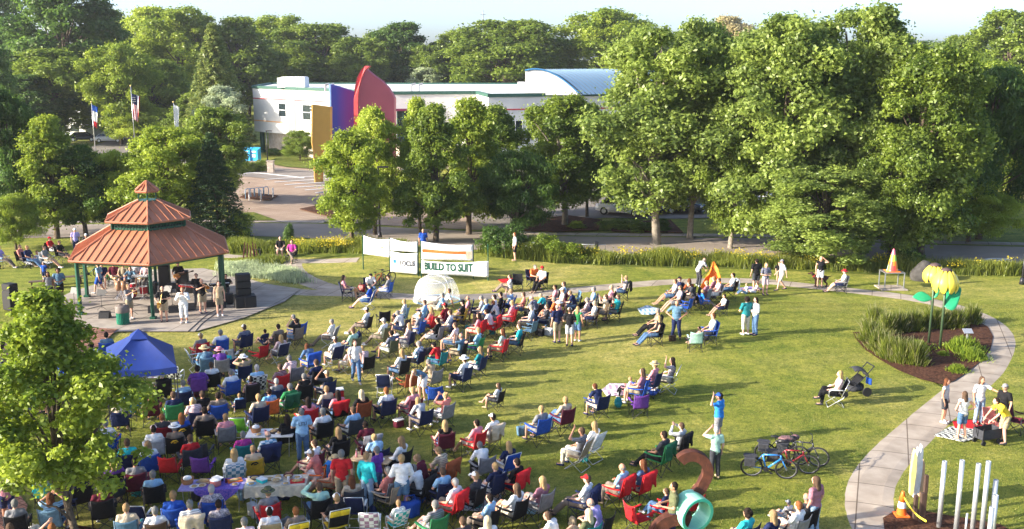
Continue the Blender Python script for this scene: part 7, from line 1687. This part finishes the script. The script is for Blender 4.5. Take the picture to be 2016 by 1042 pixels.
def head_words(h):
    k, c = (h.split(':')+[''])[:2]; c = c.split('/')[0].replace('_', ' ').replace('silver', 'grey').replace('platinum', 'pale blond')
    return dict(cap=c+'-capped person', hat=f'person with {c} hat', sh=c+'-haired person', lg=f'long-haired {c} person', bun=f'{c} person with hair bun', curly='curly '+c+'-haired person', bald='bald person')[k]
def cw(c): return c.split('/')[0].replace('_', ' ')
rc_ = random.Random(11); SEATS = []
S0 = G(300, 620)
def opts(tk):
    d = dict(pose=None, f=None, k=1.0, l=None, d=None, w=1.0, sk=None, band=None)
    for t in tk:
        if t[0] == 'f' and t[1:].isdigit(): d['f'] = int(t[1:])
        elif t == 'L': d['f'] = 80
        elif t == 'k': d['k'] = .66
        elif t == 'k8': d['k'] = .82
        elif t == 'w': d['w'] = 1.12
        elif t[:2] == 'l=': d['l'] = t[2:]
        elif t[:2] == 'd=': d['d'] = t[2:]
        elif t[:3] == 'sk=': d['sk'] = int(t[3:])
        elif t[:5] == 'band=': d['band'] = t[5:]
        elif t[0] == '.': d['k'] = float(t)
        else: d['pose'] = t
    return d
for ln in ROWS.strip().split('\n'):
    tk = ln.split(); x, y, top, head, ch = int(tk[0]), int(tk[1]), tk[2], tk[3], tk[4]; o = opts(tk[5:])
    sc = o['k']*(rc_.uniform(1.02, 1.11) if o['k'] == 1 else 1); hz = (.81 if ch == '_' else 1.185)*sc if ch == '_' else (1.185*sc if o['k'] == 1 else .45*.8+ .74*sc)
    p = G(x, y, hz); SEATS.append([x, y, top, head, ch, o, sc, p])
for _ in range(14):
    for i in range(len(SEATS)):
        for j in range(i+1, len(SEATS)):
            a, b = SEATS[i][7], SEATS[j][7]; d = b-a; d.z = 0; L = d.length
            if L < .66 and L > 1e-4: q = d*((.66-L)/L*.5); a.x -= q.x; a.y -= q.y; b.x += q.x; b.y += q.y
labels = {}; TODO = []
for s in SEATS:
    x, y, top, head, ch, o, sc, p = s; me_ = head_words(head)
    if o['k'] < .8: me_ = me_.replace('person', 'small child')
    elif o['k'] == .82: me_ = me_.replace('person', 'child')
    s.append(f'{me_} in {cw(top)}')
def chair_words(ch):
    k, c = ch.split(':') if ':' in ch else ('camp', ch); return cw(c)+' '+dict(camp='camp', hb='high-backed', lawn='lawn', duo='padded lawn')[k]+' chair'
STL = []
for ln in STAND.strip().split('\n'):
    tk = ln.split(); o = opts(tk[5:] if False else tk[4:]); x, y, top, head = int(tk[0]), int(tk[1]), tk[2], tk[3]; me_ = head_words(head)
    if o['k'] < .8: me_ = me_.replace('person', 'small child')
    STL.append([x, y, top, head, '-', o, o['k']*1.04, None, f'{me_} in {cw(top)}'])
ALLP = SEATS+STL
def nearest(s, n=0):
    c = sorted((q for q in ALLP if q is not s and q[8] != s[8]), key=lambda q: (q[0]-s[0])**2+((q[1]-s[1])*1.4)**2)[n]; dx, dy = s[0]-c[0], s[1]-c[1]
    w = ('left of ' if dx < 0 else 'right of ') if abs(dx) > abs(dy) else ('above ' if dy < 0 else 'below ')
    return w+c[8]
seen = set()
STW = dict(walk='walking', stand='standing', fold='standing with folded arms', hips='hands on hips', salute='shading the eyes', bend='bending over', lean='leaning forward', reach='reaching out', horn='playing', sax='playing', sing='playing', hold='standing', dance='dancing')
def labels_for(s):
    d = s[8]; ch = s[4]; o = s[5]
    core = d+(' sitting on the ground' if ch == '_' else (' '+(STW.get(o['pose'], 'standing')+(' '+o['band'] if o['band'] else '')) if ch == '-' else ' on '+chair_words(ch)))
    for t in (place_words(s[0], s[1]), nearest(s), nearest(s, 1), nearest(s, 2), place_words(s[0], s[1], (1,))):
        L = core+', '+t
        if len(L.split()) > 16: L = d+', '+t
        if L not in seen and len(L.split()) <= 16:
            seen.add(L); return L, t
    print('DUP LABEL', L); return L, t
LEGC = ['khaki/shorts', 'denim/trousers', 'navy/shorts', 'black/trousers', 'charcoal/shorts', 'cream/shorts', 'denim/shorts', 'taupe/trousers', 'grey/shorts', 'white/shorts']
def build_person(s, pose, loc, rz):
    x, y, top, head, ch, o, sc, p, d = s; L, t = labels_for(s); tc, tk_ = (top.split('/')+['shirt'])[:2]; lc, lk = (o['l'] or rc_.choice(LEGC)).split('/')
    h = tuple(head.split(':', 1)) if ':' in head else head; sk = o['sk'] if o['sk'] is not None else rc_.choice((0, 0, 1, 1, 2))
    if (x*7+y*3) % 4 == 0 and tc in ('white', 'navy', 'light_blue', 'grey', 'maroon', 'pale_pink', 'beige', 'charcoal', 'teal'): tc = 'striped_'+tc
    person(loc, rz, pose, tc, tk_, lc, lk, h, sk, sc, o['w'], L, 'people seated on the lawn' if ch not in '-' else 'people standing on the lawn', rc_.choice(('white', 'charcoal', 'navy', 'tan', 'light_grey')))
    return L, t
def fit(a, b):
    if len(a.split()) <= 16: return a
    a = a.replace('person with ', 'person in ').replace('long-haired ', '').replace(' on the ground', '')
    return a if len(a.split()) <= 16 else b
CHAIR_LAST = [None]; NB = 0
CK = dict(camp='camp', hb='highback', lawn='lawn', duo='duo')
for s in SEATS:
    x, y, top, head, ch, o, sc, p, d = s
    v = S0-p; ang = math.atan2(-v.x, v.y)+R(rc_.uniform(-9, 9)) if o['f'] is None else R(o['f']+rc_.uniform(-4, 4))
    g = Vector((p.x, p.y, hf(p.x, p.y)))
    if ch == '_': build_person(s, rc_.choice(('ground', 'groundleg')), g, ang); continue
    pose = 'sit' if o['pose'] in (None, 'lap') and rc_.random() < .5 else 'sit'+{'lap': 'cross', 'arm': 'arm', 'up': 'up', 'both': 'both', 'leg': 'leg', 'fwd': 'fwd', 'cross': 'cross', None: 'cross'}[o['pose']]
    L, t = build_person(s, pose, g, ang); k, c = ch.split(':') if ':' in ch else ('camp', ch)
    cs_ = (sc if o['k'] == 1 else (.85 if o['k'] > .7 else .74)); CHAIR_LAST[0] = chair(CK[k], c, g, ang, fit(f'{chair_words(ch)} under {d}, {t}', f'{chair_words(ch)} under {d}'), cs_)
    if o['k'] != 1:  # children sit on smaller chairs: lift them to the seat
        pass
    if (x, y) in ((332, 840), (357, 817), (496, 881)):
        m = MB(); m.path([(-.10, -.44, .80), (-.04, -.455, .86), (.05, -.455, .87), (.10, -.445, .82)], .022, 6); m.path([(-.03, -.45, .80), (.06, -.45, .80)], .018, 6); em = m.build('emblem', fab('gold' if c == 'black' else 'black'), CHAIR_LAST[0], True)
    NB += 1
    if NB % 6 == 2 and o['k'] == 1:
        q = g+Matrix.Rotation(ang, 3, 'Z') @ Vector((.52*(1 if NB % 4 else -1), .05, 0)); q.z = hf(q.x, q.y); kk = ('bag', 'backpack', 'bag', 'cooler')[NB//6 % 4]; bc = ('black', 'navy', 'charcoal', 'maroon', 'teal', 'khaki', 'grey', 'blue')[NB//6 % 8]
        bg_ = bag(0, 0, bc, fit(f'{bc} {kk} beside the chair of {d}, {t}', f'{bc} {kk} beside the chair of {d}'), .75, kk, kk, at=q)
    if NB % 7 == 3 and o['k'] == 1:
        q = g+Matrix.Rotation(ang, 3, 'Z') @ Vector((.30, .20, 0)); q.z = hf(q.x, q.y)+.58; cc_ = ('red', 'light_blue', 'white', 'teal', 'orange')[NB//7 % 5]
        m = MB(); m.lathe([(.028, 0), (.034, .13), (.036, .15), (.02, .155)], 12); m.tube((0, 0, .15), (.01, .01, .20), .004, .004, 5); q_ = m.build('tumbler', fab(cc_), None, True); q_.location = q; tag(q_, fit(f'{cc_.replace("_", " ")} tumbler in the armrest of {d}, {t}', f'{cc_.replace("_", " ")} tumbler by {d}, {t}'), 'cup', 'drinks in the armrests')
    if o['d']: drape(o['d'], g, ang, fit(f"{cw(o['d'])} blanket over the chair of {d}, {t}", f"{cw(o['d'])} blanket over the chair of {d}"), cs_)
for s in STL:
    if (s[0], s[1]) == (593, 812): SHIRT_ROW = s
INSTR = {}
BRASS = mat('lacquered_brass', (.75, .50, .16), rough=.2, metal=.9)
for s in STL:
    x, y, top, head, ch, o, sc, p, d = s; pose = o['pose']; hz = skel(pose)['HH'].z*sc; g = G(x, y, hz); onslab = y < 600 and x < 500 and x > 200
    sc_ = sc; ang = R(o['f'] if o['f'] is not None else 0); s[6] = sc_
    H = skel(pose)['HH']; g = g-Matrix.Rotation(ang, 3, 'Z') @ Vector((H.x*sc_, H.y*sc_, 0)); g.z = hf(g.x, g.y)+(.06 if onslab else .03)
    if onslab: g2 = G(x, y, hz+.06); g.x, g.y = g2.x, g2.y
    L, t = build_person(s, pose, g, ang)
    if s is SHIRT_ROW:
        m = MB(); m.path([(-.10, -.165, 1.34), (-.10, -.17, 1.24), (-.02, -.172, 1.25), (-.03, -.17, 1.33), (.05, -.17, 1.33), (.04, -.172, 1.24), (.11, -.165, 1.26), (.10, -.16, 1.35)], .010, 5); e = m.build('shirt_print', fab('navy'), [q for q in COL.objects if q.name.startswith('person') and q.get('label') == L][0], True)
    if o['band']:
        b = o['band']; q = thing(b if b != 'bass' else 'electric_bass', f'{"brass " if b in ("trumpet", "trombone", "saxophone") else ""}{b}{" guitar" if b == "bass" else ""} held by the {d} on the stage', b if b != 'bass' else 'guitar', g, ang); m = MB()
        if b == 'trumpet': m.path([(0, .14, 1.56), (0, .50, 1.42)], .010, 8); m.path([(0, .30, 1.50), (0, .26, 1.42), (0, .42, 1.36), (0, .46, 1.43)], .009, 6); m.build('tubing', BRASS, q, True); m = MB(); m.tube((0, .50, 1.42), (0, .60, 1.385), .012, .062, 14, cap=False); m.build('bell', BRASS, q, True)
        elif b == 'trombone': m.path([(0, .14, 1.55), (.02, .85, 1.25), (-.06, .87, 1.22), (-.06, .20, 1.50)], .011, 8); m.path([(-.06, .30, 1.46), (-.14, .05, 1.55), (-.16, .30, 1.48)], .010, 6); m.build('slide', BRASS, q, True); m = MB(); m.tube((-.16, .30, 1.48), (-.16, .52, 1.40), .014, .095, 16, cap=False); m.build('bell', BRASS, q, True)
        elif b == 'saxophone': m.path([(0, .13, 1.50), (.02, .26, 1.50), (.05, .28, 1.40), (.14, .26, .95), (.20, .28, .82), (.24, .36, .80)], .02, 10, rs=[.008, .012, .016, .040, .050, .055]); m.build('body', BRASS, q, True); m = MB(); m.tube((.24, .36, .80), (.20, .42, 1.02), .055, .11, 16, cap=False); m.build('bell', BRASS, q, True); m = MB(); [m.ell((.07+.013*k, .32, 1.32-.06*k), (.018, .012, .018), 8, 5) for k in range(7)]; m.build('keys', ALU, q)
        elif b == 'bass': m.ell((.10, .20, 1.02), (.20, .035, .15), 16, 8); m.build('body', mat('sunburst_wood', (.45,.12,.03), rough=.2, col2=(.6,.3,.08), scale=3), q, True); m = MB(); m.box((-.35, .22, 1.15), (.72, .03, .05), rot=Matrix.Rotation(R(14), 3, 'Y')); m.build('neck', fab('brown'), q); m = MB(); m.box((-.74, .22, 1.245), (.14, .03, .08), rot=Matrix.Rotation(R(14), 3, 'Y')); m.build('headstock', fab('black'), q)
        else: m.tube((-.06, .20, 1.47), (.06, .20, 1.47), .022, .022, 8); m.build('body', ALU, q)
for ln in SEATB.strip().split('\n'):
    x, y, top, head, kind = ln.split(); x, y = int(x), int(y); g = G(x, y, 1.24); g.z = .06
    lab = 'drummer in blue seated behind the red drum kit' if kind == 'drumseat' else 'dark-haired musician in black seated behind the right bandstand post'
    person(g, R(190), 'sitdrum', top, 'shirt', 'charcoal', 'trousers', tuple(head.split(':')), 1, 1.0, 1, lab, 'musicians on the stage')
    o = thing('drum_stool', 'black stool under the '+('drummer in blue' if kind == 'drumseat' else 'seated musician in black'), 'stool', g); m = MB(); m.lathe([(.02, .36), (.17, .37), (.18, .42), (.001, .43)], 16); m.build('seat', fab('black'), o, True); m = MB(); m.tube((0, 0, .05), (0, 0, .37), .02, .02, 8); [m.tube((0, 0, .2), (.22*math.cos(a), .22*math.sin(a), 0), .012, .012, 5) for a in (0, 2.1, 4.2)]; m.build('tripod', DSTEEL, o)
for ln in EMPTY.strip().split('\n'):
    tk = ln.split(' ', 4); x, y, c, f, lab = int(tk[0]), int(tk[1]), tk[2], int(tk[3][1:]), tk[4]; k, c = c.split(':') if ':' in c else ('camp', c)
    p = G(x, y, .55); chair(CK[k], c, Vector((p.x, p.y, hf(p.x, p.y))), R(f), lab, .80 if 'child' in lab else 1.0, cat='chair')
print('PEOPLE', sum(1 for o in COL.objects if o.name.startswith('person')), 'OBJECTS', len(COL.objects))
_ls = {}
for o in ALL:
    if o['label'] in _ls: print('SAME', o['label'])
    _ls[o['label']] = 1
    if not 4 <= len(o['label'].split()) <= 16: print('LEN', len(o['label'].split()), o['label'])
# ---------------------------------------------------------------- air between here and the far trees
m = MB(); m.add([(x, y, z) for z in (-1.5, 34) for x, y in ((-420, -30), (420, -30), (420, 400), (-420, 400))], [[3, 2, 1, 0], [4, 5, 6, 7], [0, 1, 5, 4], [1, 2, 6, 5], [2, 3, 7, 6], [3, 0, 4, 7]])
hm = bpy.data.materials.new('haze_air'); hm.use_nodes = True; hn = hm.node_tree; hn.nodes.clear(); ho = hn.nodes.new('ShaderNodeOutputMaterial'); hv = hn.nodes.new('ShaderNodeVolumePrincipled')
hv.inputs['Color'].default_value = (.86, .90, .95, 1); hv.inputs['Density'].default_value = .00016; hv.inputs['Anisotropy'].default_value = .2; hn.links.new(hv.outputs[0], ho.inputs['Volume'])
hz_ = m.build('haze', hm); hz_['kind'] = 'stuff'; hz_['label'] = 'thin pale evening haze filling the air over the park'; hz_['category'] = 'haze'
